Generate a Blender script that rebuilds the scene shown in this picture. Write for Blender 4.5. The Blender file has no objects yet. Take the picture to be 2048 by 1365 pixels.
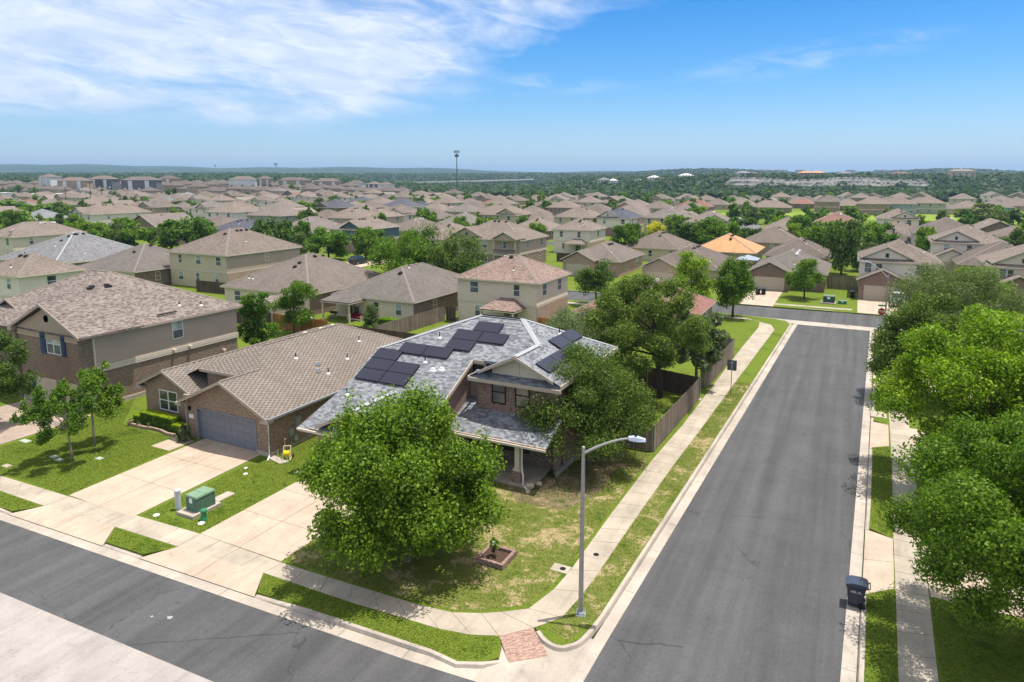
import bpy, math, random
import numpy as np
from mathutils import Vector
PI=math.pi; R=math.radians
scene=bpy.context.scene
# ------------------------------------------------------------ camera, sky, sun
H=17.6; F=1350.; PITCH=math.atan(207/1350.); YAW=R(27.)
cam=bpy.data.cameras.new('camera'); camo=bpy.data.objects.new('camera',cam)
scene.collection.objects.link(camo); scene.camera=camo
camo.location=(0,0,H); camo.rotation_euler=(PI/2-PITCH,0,YAW)
cam.sensor_width=36; cam.lens=F/2048*36; cam.shift_y=(565-682.5)/2048
cam.clip_start=0.5; cam.clip_end=60000
SUN_EL=R(76.); SUN_AZ=math.atan2(.75,.66)      # azimuth measured from +Y towards +X
sdir=Vector((math.sin(SUN_AZ)*math.cos(SUN_EL),math.cos(SUN_AZ)*math.cos(SUN_EL),math.sin(SUN_EL)))
sl=bpy.data.lights.new('sun','SUN'); so=bpy.data.objects.new('sun',sl); scene.collection.objects.link(so)
sl.energy=4.6; sl.angle=R(.53); sl.color=(1,.955,.88)
so.rotation_euler=sdir.to_track_quat('Z','Y').to_euler(); so.location=(0,0,60)
scene.view_settings.view_transform='Standard'; scene.view_settings.look='None'
scene.view_settings.exposure=0.40; scene.view_settings.gamma=1
hd=(-math.sin(YAW),math.cos(YAW)); rt=(math.cos(YAW),math.sin(YAW))

class N:
    """tiny node-tree helper"""
    def __init__(s,nt): s.nt=nt; s.n=nt.nodes; s.l=nt.links
    def new(s,t,**k):
        n=s.n.new(t)
        for a,b in k.items():
            if a.startswith('i_'):
                key=a[2:].replace('_',' ')
                n.inputs[key].default_value=b
            else: setattr(n,a,b)
        return n
    def link(s,a,b): s.l.new(a,b)
    def math(s,op,a,b=None,c=None,clamp=False):
        n=s.n.new('ShaderNodeMath'); n.operation=op; n.use_clamp=clamp
        for i,v in enumerate((a,b,c)):
            if v is None: continue
            if isinstance(v,(int,float)): n.inputs[i].default_value=v
            else: s.l.new(v,n.inputs[i])
        return n.outputs[0]
    def mix(s,f,a,b,mode='MIX'):
        n=s.n.new('ShaderNodeMix'); n.data_type='RGBA'; n.blend_type=mode
        for i,v in ((0,f),(6,a),(7,b)):
            if isinstance(v,(int,float)): n.inputs[i].default_value=v
            elif isinstance(v,(tuple,list)): n.inputs[i].default_value=tuple(v)+((1,) if len(v)==3 else ())
            else: s.l.new(v,n.inputs[i])
        return n.outputs[2]
    def ramp(s,f,stops,interp='LINEAR'):
        n=s.n.new('ShaderNodeValToRGB'); cr=n.color_ramp; cr.interpolation=interp
        while len(cr.elements)<len(stops): cr.elements.new(.5)
        for e,(p,c) in zip(cr.elements,stops):
            e.position=p; e.color=(c if isinstance(c,(tuple,list)) else (c,c,c))[:3]+(1,) if isinstance(c,(tuple,list)) else (c,c,c,1)
        s.l.new(f,n.inputs[0]); return n.outputs[0]
    def noise(s,vec,scale,detail=3,rough=.5,dist=0.):
        n=s.n.new('ShaderNodeTexNoise'); n.inputs['Scale'].default_value=scale
        n.inputs['Detail'].default_value=detail; n.inputs['Roughness'].default_value=rough
        n.inputs['Distortion'].default_value=dist
        if vec is not None: s.l.new(vec,n.inputs['Vector'])
        return n.outputs[0]

w=bpy.data.worlds.new('World'); scene.world=w; w.use_nodes=True
def build_world():
    g=N(w.node_tree); g.n.clear()
    sky=g.new('ShaderNodeTexSky',sky_type='NISHITA',sun_disc=False,sun_elevation=SUN_EL,sun_rotation=SUN_AZ,
              altitude=250,air_density=1.0,dust_density=0.6,ozone_density=2.2)
    tc=g.new('ShaderNodeTexCoord'); sx=g.new('ShaderNodeSeparateXYZ'); g.link(tc.outputs['Generated'],sx.inputs[0])
    X,Y,Z=sx.outputs
    # azimuth (degrees, relative to north-west, clockwise positive) and elevation in degrees
    a=g.math('ADD',g.math('MULTIPLY',X,rt[0]),g.math('MULTIPLY',Y,rt[1]))
    f=g.math('ADD',g.math('MULTIPLY',X,hd[0]),g.math('MULTIPLY',Y,hd[1]))
    az=g.math('MULTIPLY',g.math('ARCTAN2',a,f),57.3)
    el=g.math('MULTIPLY',g.math('ARCSINE',Z),57.3)
    # lower sky deeper blue with height, paler at the horizon
    tint=g.ramp(g.math('DIVIDE',el,40.,clamp=True),[(0,(.98,1.0,1.1)),(.06,(.74,.88,1.04)),(.2,(.29,.70,1.02)),(.36,(.035,.53,.99)),(.42,(.2,.6,.9)),(.60,(3.0,2.0,1.25)),(1,(3.6,2.2,1.35))])  # unseen dome overhead artificially whitened and brightened to fill shaded walls
    side=g.math('MULTIPLY',g.math('ADD',az,40),1/75,clamp=True)
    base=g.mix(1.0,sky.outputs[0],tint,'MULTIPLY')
    # streaky high cloud
    cv=g.new('ShaderNodeCombineXYZ')
    sh=g.math('SUBTRACT',el,g.math('MULTIPLY',az,-.10))
    g.link(g.math('MULTIPLY',az,.055),cv.inputs[0]); g.link(g.math('MULTIPLY',sh,.17),cv.inputs[1]); cv.inputs[2].default_value=3.7
    n1=g.noise(cv.outputs[0],1.25,8,.6,.5)
    cv2=g.new('ShaderNodeCombineXYZ')
    g.link(g.math('MULTIPLY',az,.16),cv2.inputs[0]); g.link(g.math('MULTIPLY',sh,.6),cv2.inputs[1]); cv2.inputs[2].default_value=9.1
    n2=g.noise(cv2.outputs[0],1.3,6,.6,.7)
    # cloud bank: left of a slanting edge, above 4.5 degrees
    edge=g.math('SUBTRACT',g.math('MULTIPLY',el,1.9),g.math('ADD',az,17.5))       # >0 left/above
    edgem=g.math('MULTIPLY_ADD',edge,.075,.5,clamp=True)
    low=g.math('MULTIPLY',g.math('SUBTRACT',el,2.2),.32,clamp=True)
    bank=g.math('MULTIPLY',edgem,low)
    dens=g.math('ADD',g.math('MULTIPLY',n1,1.15),g.math('MULTIPLY',n2,.42))
    dens=g.math('ADD',dens,g.math('MULTIPLY',bank,.65))
    dens=g.math('SUBTRACT',dens,1.03)
    cm=g.math('MULTIPLY',dens,2.4,clamp=True)
    cm=g.math('MULTIPLY',cm,bank)
    # thin wisps on the right
    d1=g.math('SUBTRACT',az,23.); d2=g.math('SUBTRACT',g.math('SUBTRACT',el,8.9),g.math('MULTIPLY',d1,.10))
    w1=g.math('SUBTRACT',1,g.math('ADD',g.math('POWER',g.math('DIVIDE',d1,11.),2),g.math('POWER',g.math('DIVIDE',d2,1.3),2)),clamp=True)
    w1=g.math('MULTIPLY',w1,g.math('MULTIPLY',g.math('SUBTRACT',n2,.42),1.5,clamp=True))
    d3=g.math('SUBTRACT',az,3.); d4=g.math('SUBTRACT',el,7.6)
    w2=g.math('SUBTRACT',1,g.math('ADD',g.math('POWER',g.math('DIVIDE',d3,8.),2),g.math('POWER',g.math('DIVIDE',d4,1.0),2)),clamp=True)
    w2=g.math('MULTIPLY',w2,g.math('MULTIPLY',g.math('SUBTRACT',n2,.42),1.5,clamp=True))
    cm=g.math('MAXIMUM',g.math('MAXIMUM',g.math('MULTIPLY',cm,.86),w1),w2)
    cm=g.math('MULTIPLY',cm,g.math('MULTIPLY',g.math('SUBTRACT',el,2.),.4,clamp=True))
    cloud=g.mix(g.math('MULTIPLY_ADD',n2,2.6,-.8,clamp=True),(3.9,4.7,6.2),(6.8,7.0,7.5))
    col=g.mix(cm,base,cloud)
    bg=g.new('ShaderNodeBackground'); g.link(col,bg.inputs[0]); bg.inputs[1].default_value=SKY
    out=g.new('ShaderNodeOutputWorld'); g.link(bg.outputs[0],out.inputs[0])
SKY=.122
HAZE=1.25e-4
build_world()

# ------------------------------------------------------------ geometry helpers
cp_,sp_=math.cos(PITCH),math.sin(PITCH)
def G(px,py,z=0.):
    """world point seen at photo pixel (px,py) on the level z (used to read positions off the photo)"""
    u=(px-1024)/F; v=(565-py)/F
    f=cp_+v*sp_; dz=-sp_+v*cp_; t=(z-H)/dz
    return Vector((t*(f*hd[0]+u*rt[0]), t*(f*hd[1]+u*rt[1]), z))
def W(px,d,z=0.):
    t=(px-1024)/1366.
    return Vector((d*hd[0]+t*d*rt[0], d*hd[1]+t*d*rt[1], z))
def ss(a,b,x):
    t=np.clip((x-a)/(b-a),0,1); return t*t*(3-2*t)
def dt(x,y):
    d=x*hd[0]+y*hd[1]; r=x*rt[0]+y*rt[1]; return d, r/np.maximum(d,1.)
def gz(x,y):
    """terrain height"""
    d,t=dt(np.asarray(x,float),np.asarray(y,float))
    px=1024+t*1366
    md=ss(640,760,px)*ss(1160,1060,px); z=13*(ss(650,1500,d)*(1-md)+ss(1500,2200,d)*md)+12*ss(1500,3000,d)
    z=z+7*ss(520,660,d)*ss(880,620,px)*(1-.6*ss(700,1200,d))
    z=z+13*ss(640,800,d)*ss(1040,1500,px)*(1-1.0*ss(840,1450,d))
    far=ss(3200,6500,d)
    rid=118+30*ss(700,0,px)-20*ss(900,1060,px)*1.6+ 6*np.sin(px*.011)+4*np.sin(px*.037+1)
    z=z+far*np.maximum(rid-30,10)
    z=z+ss(1700,2600,d)*ss(3600,2900,d)*(10+9*np.sin(px*.013+2))*ss(1000,1200,px)
    return z
COL=scene.collection
class MB:
    def __init__(s,off=(0,0,0)):
        s.v=[]; s.f=[]; s.m=[]; s.off=off
    def poly(s,pts,m=0):
        i=len(s.v); s.v+= [tuple(p) for p in pts]; s.f.append(list(range(i,i+len(pts)))); s.m.append(m)
    def box(s,x0,x1,y0,y1,z0,z1,m=0):
        a=[(x0,y0,z0),(x1,y0,z0),(x1,y1,z0),(x0,y1,z0),(x0,y0,z1),(x1,y0,z1),(x1,y1,z1),(x0,y1,z1)]
        s.hexa(a,m)
    def hexa(s,a,m=0):
        i=len(s.v); s.v+=[tuple(p) for p in a]
        for q in ((3,2,1,0),(4,5,6,7),(0,1,5,4),(1,2,6,5),(2,3,7,6),(3,0,4,7)): s.f.append([i+k for k in q]); s.m.append(m)
    def prism(s,poly,z0,z1,m=0):
        n=len(poly); i=len(s.v)
        s.v+=[(p[0],p[1],z0) for p in poly]+[(p[0],p[1],z1) for p in poly]
        ar=sum(poly[k][0]*poly[(k+1)%n][1]-poly[(k+1)%n][0]*poly[k][1] for k in range(n))
        o=list(range(n))
        if ar<0: o=o[::-1]
        s.f.append([i+n+k for k in o]); s.m.append(m)
        s.f.append([i+k for k in o[::-1]]); s.m.append(m)
        for a in range(n):
            p,q=o[a],o[(a+1)%n]; s.f.append([i+p,i+q,i+n+q,i+n+p]); s.m.append(m)
    def slab(s,pts,t,m=0):
        """closed plate: pts top polygon (3d, counter-clockwise from above), thickness t downwards"""
        n=len(pts); i=len(s.v)
        s.v+=[tuple(p) for p in pts]+[(p[0],p[1],p[2]-t) for p in pts]
        s.f.append([i+k for k in range(n)]); s.m.append(m)
        s.f.append([i+n+k for k in range(n)][::-1]); s.m.append(m)
        for k in range(n):
            q=(k+1)%n; s.f.append([i+k,i+n+k,i+n+q,i+q]); s.m.append(m)
    def tube(s,path,rad,n=8,m=0,cap=True):
        i0=len(s.v); path=[Vector(p) for p in path]
        if isinstance(rad,(int,float)): rad=[rad]*len(path)
        for k,p in enumerate(path):
            a=path[max(k-1,0)]; b=path[min(k+1,len(path)-1)]; t=(b-a).normalized()
            u=t.cross(Vector((0,0,1)));
            if u.length<.05: u=Vector((1,0,0))
            u.normalize(); v=t.cross(u)
            for j in range(n):
                an=2*PI*j/n; q=p+u*math.cos(an)*rad[k]+v*math.sin(an)*rad[k]; s.v.append(tuple(q))
        for k in range(len(path)-1):
            for j in range(n):
                a=i0+k*n+j; b=i0+k*n+(j+1)%n; s.f.append([a,a+n,b+n,b]); s.m.append(m)
        if cap:
            s.f.append([i0+j for j in range(n)]); s.m.append(m)
            e=i0+(len(path)-1)*n; s.f.append([e+j for j in range(n)][::-1]); s.m.append(m)
    def lathe(s,c,prof,n=14,m=0):
        i0=len(s.v)
        for r,z in prof:
            for j in range(n): s.v.append((c[0]+r*math.cos(2*PI*j/n),c[1]+r*math.sin(2*PI*j/n),c[2]+z))
        for k in range(len(prof)-1):
            for j in range(n):
                a=i0+k*n+j; b=i0+k*n+(j+1)%n; s.f.append([a,b,b+n,a+n]); s.m.append(m)
        s.f.append([i0+j for j in range(n)][::-1]); s.m.append(m)
        e=i0+(len(prof)-1)*n; s.f.append([e+j for j in range(n)]); s.m.append(m)
    def mesh(s,name,mats,smooth=False):
        me=bpy.data.meshes.new(name)
        v=np.array(s.v,float).reshape(-1,3)-np.array(s.off,float)
        me.from_pydata(v.tolist(),[],s.f)
        for m in mats: me.materials.append(m)
        me.polygons.foreach_set('material_index',s.m)
        uvl=me.uv_layers.new(name='UVMap')
        nl=len(me.loops); li=np.empty(nl,int); me.loops.foreach_get('vertex_index',li)
        nf=len(me.polygons); nor=np.empty(nf*3); me.polygons.foreach_get('normal',nor); nor=nor.reshape(-1,3)
        lt=np.empty(nf,int); me.polygons.foreach_get('loop_total',lt)
        fn=np.repeat(nor,lt,axis=0)
        up=np.array([0,0,1.]); t=np.cross(up,fn); ln=np.linalg.norm(t,axis=1)
        t[ln<1e-3]=(1,0,0); ln[ln<1e-3]=1; t/=ln[:,None]
        b=np.cross(fn,t); vv=v[li]+np.array(s.off,float)*0
        uv=np.stack([(vv*t).sum(1),(vv*b).sum(1)],1)
        uvl.data.foreach_set('uv',uv.ravel())
        if smooth: me.polygons.foreach_set('use_smooth',[True]*nf)
        me.update(); return me
    def build(s,name,mats,parent=None,loc=None,smooth=False,**tags):
        if not isinstance(mats,(list,tuple)): mats=[mats]
        me=s.mesh(name,mats,smooth); o=bpy.data.objects.new(name,me); COL.objects.link(o)
        if parent is not None: o.parent=parent
        if loc is not None: o.location=loc
        elif parent is None: o.location=s.off
        tag(o,**tags); return o
def tag(o,label=None,cat=None,group=None,kind=None):
    if label: o['label']=label
    if cat: o['category']=cat
    if group: o['group']=group
    if kind: o['kind']=kind
    return o
def empty(name,loc,label,cat,group=None,rz=0.,scale=1.):
    o=bpy.data.objects.new(name,None); COL.objects.link(o); o.location=loc; o.rotation_euler=(0,0,rz)
    o.empty_display_size=.5
    if scale!=1.: o.scale=(scale,)*3
    return tag(o,label,cat,group)
def inst(name,me,parent=None,loc=(0,0,0),rz=0.,sc=None):
    o=bpy.data.objects.new(name,me); COL.objects.link(o)
    if parent is not None: o.parent=parent
    o.location=loc; o.rotation_euler=(0,0,rz)
    if sc is not None: o.scale=sc
    return o

# ------------------------------------------------------------ materials
MC={}
def newmat(name):
    m=bpy.data.materials.new(name); m.use_nodes=True; g=N(m.node_tree)
    b=g.n['Principled BSDF']; b.inputs['Specular IOR Level'].default_value=.25
    MC[name]=m; return m,g,b
def uvn(g): return g.new('ShaderNodeUVMap').outputs[0]
def posn(g): return g.new('ShaderNodeNewGeometry').outputs['Position']
def scalev(g,vec,s):
    n=g.new('ShaderNodeVectorMath',operation='MULTIPLY'); g.link(vec,n.inputs[0]); n.inputs[1].default_value=s; return n.outputs[0]
def plain(name,c,rough=.7,var=.08,scale=3.,metal=0.,spec=.25,bump=0.):
    if name in MC: return MC[name]
    m,g,b=newmat(name)
    p=posn(g); n=g.noise(p,scale,4,.6)
    f=g.ramp(n,[(.3,1-var),(.7,1+var)])
    g.link(g.mix(1.,c,f,'MULTIPLY'),b.inputs['Base Color'])
    b.inputs['Roughness'].default_value=rough; b.inputs['Metallic'].default_value=metal
    b.inputs['Specular IOR Level'].default_value=spec
    if bump:
        bm=g.new('ShaderNodeBump'); bm.inputs['Strength'].default_value=bump; bm.inputs['Distance'].default_value=.02
        g.link(g.noise(p,40,3,.6),bm.inputs['Height']); g.link(bm.outputs[0],b.inputs['Normal'])
    return m
def brick(name,c1,c2,mortar,bw=.21,rh=.075,ms=.012,patch=None,bumps=.4):
    if name in MC: return MC[name]
    m,g,b=newmat(name); uv=uvn(g)
    t=g.new('ShaderNodeTexBrick'); g.link(uv,t.inputs['Vector'])
    t.inputs['Color1'].default_value=c1+(1,); t.inputs['Color2'].default_value=c2+(1,); t.inputs['Mortar'].default_value=mortar+(1,)
    t.inputs['Scale'].default_value=1; t.inputs['Brick Width'].default_value=bw; t.inputs['Row Height'].default_value=rh
    t.inputs['Mortar Size'].default_value=ms; t.inputs['Bias'].default_value=0
    sv=scalev(g,uv,(5.,13.,1.)); n=g.noise(sv,1.,2,.6)
    big=g.noise(uv,.5,4,.6)
    c=g.mix(1.,t.outputs[0],g.ramp(n,[(.3,.62),(.7,1.38)]),'MULTIPLY')
    c=g.mix(1.,c,g.ramp(big,[(.3,.86),(.7,1.12)]),'MULTIPLY')
    g.link(c,b.inputs['Base Color']); b.inputs['Roughness'].default_value=.9
    bm=g.new('ShaderNodeBump'); bm.inputs['Strength'].default_value=bumps; bm.inputs['Distance'].default_value=.01
    g.link(t.outputs[1],bm.inputs['Height']); bm.invert=True; g.link(bm.outputs[0],b.inputs['Normal'])
    return m
def shingle(name,c1,c2,c3=None,sx=2.6,sy=7.,dots=False,contrast=1.,objvar=False):
    """laminated asphalt shingles: rows .14 m with tab-sized patches of three tones"""
    if name in MC: return MC[name]
    m,g,b=newmat(name); uv=uvn(g)
    sp=g.new('ShaderNodeSeparateXYZ'); g.link(uv,sp.inputs[0]); U,V=sp.outputs[0],sp.outputs[1]
    row=g.math('FLOOR',g.math('DIVIDE',V,.145))
    rn=g.new('ShaderNodeTexWhiteNoise',noise_dimensions='1D'); g.link(row,rn.inputs['W'])
    uo=g.math('ADD',U,g.math('MULTIPLY',rn.outputs[0],.9))
    tab=g.math('FLOOR',g.math('DIVIDE',uo,.26))
    cv=g.new('ShaderNodeCombineXYZ'); g.link(tab,cv.inputs[0]); g.link(row,cv.inputs[1])
    wn=g.new('ShaderNodeTexWhiteNoise',noise_dimensions='2D'); g.link(cv.outputs[0],wn.inputs['Vector'])
    pn=g.noise(scalev(g,uv,(sx,sy,1)),1.,2,.5)
    v=g.math('ADD',g.math('MULTIPLY',wn.outputs[0],.45),g.math('MULTIPLY',pn,.75))
    v=g.math('MULTIPLY_ADD',g.math('SUBTRACT',v,.6),contrast,.5,clamp=True)
    st=[(.25,c1),(.5,c2)]+([(.78,c3)] if c3 else [(.75,c2)])
    c=g.ramp(v,st)
    if dots:
        ud=g.math('ADD',U,g.math('MULTIPLY',g.math('MODULO',row,2.),.25))
        du=g.math('ABSOLUTE',g.math('SUBTRACT',g.math('FRACT',g.math('DIVIDE',ud,.5)),.5))
        dv=g.math('ABSOLUTE',g.math('SUBTRACT',g.math('FRACT',g.math('DIVIDE',V,.145)),.5))
        dm=g.math('MULTIPLY',g.math('LESS_THAN',du,.22),g.math('LESS_THAN',dv,.34))
        dm=g.math('MULTIPLY',dm,g.math('MULTIPLY_ADD',wn.outputs[0],.5,.6))
        c=g.mix(dm,c,tuple(x*.55 for x in c1))
    # course shadow line, large stains
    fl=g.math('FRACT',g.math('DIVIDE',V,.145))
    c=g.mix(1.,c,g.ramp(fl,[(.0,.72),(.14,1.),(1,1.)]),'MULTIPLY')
    big=g.noise(uv,.22,4,.62)
    c=g.mix(1.,c,g.ramp(big,[(.3,.90),(.7,1.09)]),'MULTIPLY')
    st=g.noise(scalev(g,uv,(.9,.12,1)),1.,4,.65)
    c=g.mix(1.,c,g.ramp(st,[(.3,.93),(.65,1.05)]),'MULTIPLY')
    if objvar:
        oi=g.new('ShaderNodeObjectInfo')
        c=g.mix(1.,c,g.ramp(oi.outputs['Random'],[(0,(.74,.73,.73)),(.35,(.95,.92,.89)),(.7,(1.07,1.03,1.0)),(1,(.88,.93,.97))]),'MULTIPLY')
    gr=g.noise(uv,60,2,.7); c=g.mix(1.,c,g.ramp(gr,[(.3,.86),(.7,1.14)]),'MULTIPLY')
    g.link(c,b.inputs['Base Color']); b.inputs['Roughness'].default_value=.92
    bm=g.new('ShaderNodeBump'); bm.inputs['Strength'].default_value=.35; bm.inputs['Distance'].default_value=.02
    g.link(fl,bm.inputs['Height']); bm.invert=True; g.link(bm.outputs[0],b.inputs['Normal'])
    return m
def siding(name,c,pitch=.19):
    if name in MC: return MC[name]
    m,g,b=newmat(name); uv=uvn(g); sp=g.new('ShaderNodeSeparateXYZ'); g.link(uv,sp.inputs[0])
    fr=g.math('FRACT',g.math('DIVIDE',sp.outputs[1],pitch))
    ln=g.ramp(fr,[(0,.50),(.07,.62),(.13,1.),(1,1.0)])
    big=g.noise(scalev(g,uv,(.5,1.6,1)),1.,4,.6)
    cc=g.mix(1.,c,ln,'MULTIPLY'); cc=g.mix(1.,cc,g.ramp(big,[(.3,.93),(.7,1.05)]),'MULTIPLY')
    g.link(cc,b.inputs['Base Color']); b.inputs['Roughness'].default_value=.75
    bm=g.new('ShaderNodeBump'); bm.inputs['Strength'].default_value=.5; bm.inputs['Distance'].default_value=.02
    g.link(fr,bm.inputs['Height']); bm.invert=True; g.link(bm.outputs[0],b.inputs['Normal'])
    return m
def grass(name,lush,mid,dry,dryamt=.5,scale=.35):
    if name in MC: return MC[name]
    m,g,b=newmat(name); p=posn(g)
    n1=g.noise(p,scale,6,.68,.5); n2=g.noise(p,2.3,6,.72,.3); n3=g.noise(p,11,4,.75)
    v=g.math('ADD',g.math('MULTIPLY',n1,.6),g.math('MULTIPLY',n2,.4))
    c=g.ramp(v,[(.40,lush),(.47,mid),(.515+.14*(1-dryamt),mid),(.585+.2*(1-dryamt),dry)])
    c=g.mix(1.,c,g.ramp(n3,[(.28,.50),(.5,.95),(.74,1.5)]),'MULTIPLY')
    n4=g.noise(p,75,2,.7); c=g.mix(1.,c,g.ramp(n4,[(.3,.75),(.7,1.25)]),'MULTIPLY')
    g.link(c,b.inputs['Base Color']); b.inputs['Roughness'].default_value=.95; b.inputs['Specular IOR Level'].default_value=.1
    bm=g.new('ShaderNodeBump'); bm.inputs['Strength'].default_value=.7; bm.inputs['Distance'].default_value=.06
    g.link(g.noise(p,18,4,.75),bm.inputs['Height']); g.link(bm.outputs[0],b.inputs['Normal'])
    return m
def concrete(name,c,stain=.18):
    if name in MC: return MC[name]
    m,g,b=newmat(name); p=posn(g)
    n1=g.noise(p,.5,6,.65); n2=g.noise(p,9,4,.7); n3=g.noise(p,70,2,.6); n4=g.noise(p,1.7,6,.75,.6)
    cc=g.mix(1.,c,g.ramp(n1,[(.3,1-stain),(.65,1.05)]),'MULTIPLY')
    cc=g.mix(1.,cc,g.ramp(n2,[(.3,.93),(.7,1.05)]),'MULTIPLY'); cc=g.mix(1.,cc,g.ramp(n3,[(.3,.93),(.7,1.07)]),'MULTIPLY')
    cc=g.mix(1.,cc,g.ramp(n4,[(.28,.74),(.44,1.)]),'MULTIPLY'); n5=g.noise(scalev(g,p,(2.2,.16,1)),1.,5,.7); cc=g.mix(1.,cc,g.ramp(n5,[(.32,.84),(.5,1.),(.75,1.03)]),'MULTIPLY')
    hn=g.noise(p,2.1,3,.6,1.2); cc=g.mix(1.,cc,g.ramp(hn,[(.495,1.),(.5,.86),(.505,1.)]),'MULTIPLY')
    g.link(cc,b.inputs['Base Color']); b.inputs['Roughness'].default_value=.85
    return m
def leafmat(name,c1,c2,c3):
    if name in MC: return MC[name]
    m,g,b=newmat(name)
    gi=g.new('ShaderNodeNewGeometry'); oi=g.new('ShaderNodeObjectInfo')
    cl=g.noise(gi.outputs['Position'],.55,3,.6)
    v=g.math('ADD',g.math('MULTIPLY',gi.outputs['Random Per Island'],.62),g.math('MULTIPLY',cl,.42))
    c=g.ramp(v,[(.15,c1),(.5,c2),(.92,c3)])
    c=g.mix(1.,c,g.ramp(oi.outputs['Random'],[(0,(.82,.86,.85)),(.5,(1,1,1)),(1,(1.16,1.10,.95))]),'MULTIPLY')
    g.link(c,b.inputs['Base Color']); b.inputs['Roughness'].default_value=.55; b.inputs['Specular IOR Level'].default_value=.2
    tr=g.new('ShaderNodeBsdfTranslucent'); g.link(g.mix(1.,c,(1.5,1.9,.7),'MULTIPLY'),tr.inputs[0])
    mx=g.new('ShaderNodeMixShader'); mx.inputs[0].default_value=.31
    g.link(b.outputs[0],mx.inputs[1]); g.link(tr.outputs[0],mx.inputs[2]); g.link(mx.outputs[0],g.n['Material Output'].inputs[0])
    return m
# ------------------------------------------------------------ palettes
def asphalt():
    m,g,b=newmat('asphalt'); p=posn(g)
    n1=g.noise(p,.35,5,.6,.4); n2=g.noise(p,45,3,.75); n3=g.noise(p,3.,4,.7)
    # worn wheel tracks run along the side road
    sp=g.new('ShaderNodeSeparateXYZ'); g.link(p,sp.inputs[0])
    ax=g.math('SUBTRACT',sp.outputs[0],g.math('MULTIPLY',sp.outputs[1],.0277))
    tr=g.noise(scalev(g,p,(1.1,.035,1)),1.,4,.6)
    c=g.ramp(n2,[(.25,(.040,.040,.042)),(.5,(.073,.073,.074)),(.75,(.135,.131,.126))])
    c=g.mix(1.,c,g.ramp(n1,[(.3,.88),(.7,1.1)]),'MULTIPLY'); c=g.mix(1.,c,g.ramp(tr,[(.35,.86),(.64,1.24)]),'MULTIPLY')
    c=g.mix(1.,c,g.ramp(n3,[(.3,.94),(.7,1.05)]),'MULTIPLY')
    # oil drips
    vo=g.noise(p,.16,2,.5); sp2=g.noise(p,1.1,3,.5)
    st=g.math('MULTIPLY',g.math('GREATER_THAN',sp2,.70),.35); c=g.mix(st,c,(.045,.045,.05))
    # hairline cracks and tar joints
    wv=g.noise(p,1.2,4,.6); vm=g.new('ShaderNodeVectorMath',operation='ADD'); cvv=g.new('ShaderNodeCombineXYZ'); g.link(wv,cvv.inputs[0]); g.link(wv,cvv.inputs[1]); g.link(p,vm.inputs[0]); g.link(cvv.outputs[0],vm.inputs[1])
    vt=g.new('ShaderNodeTexVoronoi',feature='DISTANCE_TO_EDGE'); vt.inputs['Scale'].default_value=.16; g.link(vm.outputs[0],vt.inputs['Vector'])
    ck=g.math('MULTIPLY',g.math('LESS_THAN',vt.outputs['Distance'],.0035),g.math('GREATER_THAN',g.noise(p,.11,2,.5),.53))
    c=g.mix(g.math('MULTIPLY',ck,.55),c,(.03,.03,.032))
    wp=g.noise(p,.9,5,.8); c=g.mix(g.math('MULTIPLY',g.math('GREATER_THAN',wp,.735),.4),c,(.30,.29,.27))
    g.link(c,b.inputs['Base Color']); b.inputs['Roughness'].default_value=.85
    bm=g.new('ShaderNodeBump'); bm.inputs['Strength'].default_value=.4; bm.inputs['Distance'].default_value=.01
    g.link(n2,bm.inputs['Height']); g.link(bm.outputs[0],b.inputs['Normal'])
    return m
ASPH=asphalt()
CONC=concrete('driveway_concrete',(.47,.375,.285)); CONC2=concrete('kerb_concrete',(.45,.39,.325),.3); CONC3=concrete('sidewalk_concrete',(.43,.37,.29),.3)
PALE=concrete('pale_road',(.36,.325,.30),.2)
JOINT=plain('joint_dirt',(.19,.15,.11),.95)
LAWN=grass('lawn_lush',(.070,.118,.012),(.125,.172,.020),(.22,.21,.055),.45)
LAWND=grass('lawn_dry',(.085,.130,.016),(.155,.180,.038),(.40,.32,.165),1.0,.45)
FIELD=grass('far_field',(.12,.20,.02),(.20,.27,.035),(.30,.31,.08),.6,.02)
MULCH=plain('mulch',(.075,.045,.030),.95,.3,9,bump=.8)
DIRT=grass('soil_and_grass',(.05,.085,.018),(.17,.135,.075),(.34,.25,.155),.95,.6)
DIRT0=plain('dirt',(.30,.22,.14),.95,.25,2,bump=.5)
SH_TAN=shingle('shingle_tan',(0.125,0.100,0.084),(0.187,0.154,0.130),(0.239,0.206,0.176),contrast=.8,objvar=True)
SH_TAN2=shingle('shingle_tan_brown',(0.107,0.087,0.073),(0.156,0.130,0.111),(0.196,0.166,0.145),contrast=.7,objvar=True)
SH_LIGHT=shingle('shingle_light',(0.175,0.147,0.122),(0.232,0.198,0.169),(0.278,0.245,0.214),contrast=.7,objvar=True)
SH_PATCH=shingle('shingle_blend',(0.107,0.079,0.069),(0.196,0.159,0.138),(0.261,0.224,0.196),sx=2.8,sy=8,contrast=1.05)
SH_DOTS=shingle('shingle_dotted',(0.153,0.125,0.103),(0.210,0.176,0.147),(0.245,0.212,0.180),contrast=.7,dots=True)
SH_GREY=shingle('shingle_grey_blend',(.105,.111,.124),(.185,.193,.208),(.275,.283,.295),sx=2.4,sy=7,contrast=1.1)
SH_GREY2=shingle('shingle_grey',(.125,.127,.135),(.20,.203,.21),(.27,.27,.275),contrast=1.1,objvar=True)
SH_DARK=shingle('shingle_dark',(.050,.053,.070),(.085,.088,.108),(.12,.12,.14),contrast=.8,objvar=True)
SH_RED=shingle('shingle_red',(.17,.085,.068),(.225,.118,.097),(.28,.16,.13),contrast=.7,objvar=True)
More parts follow.
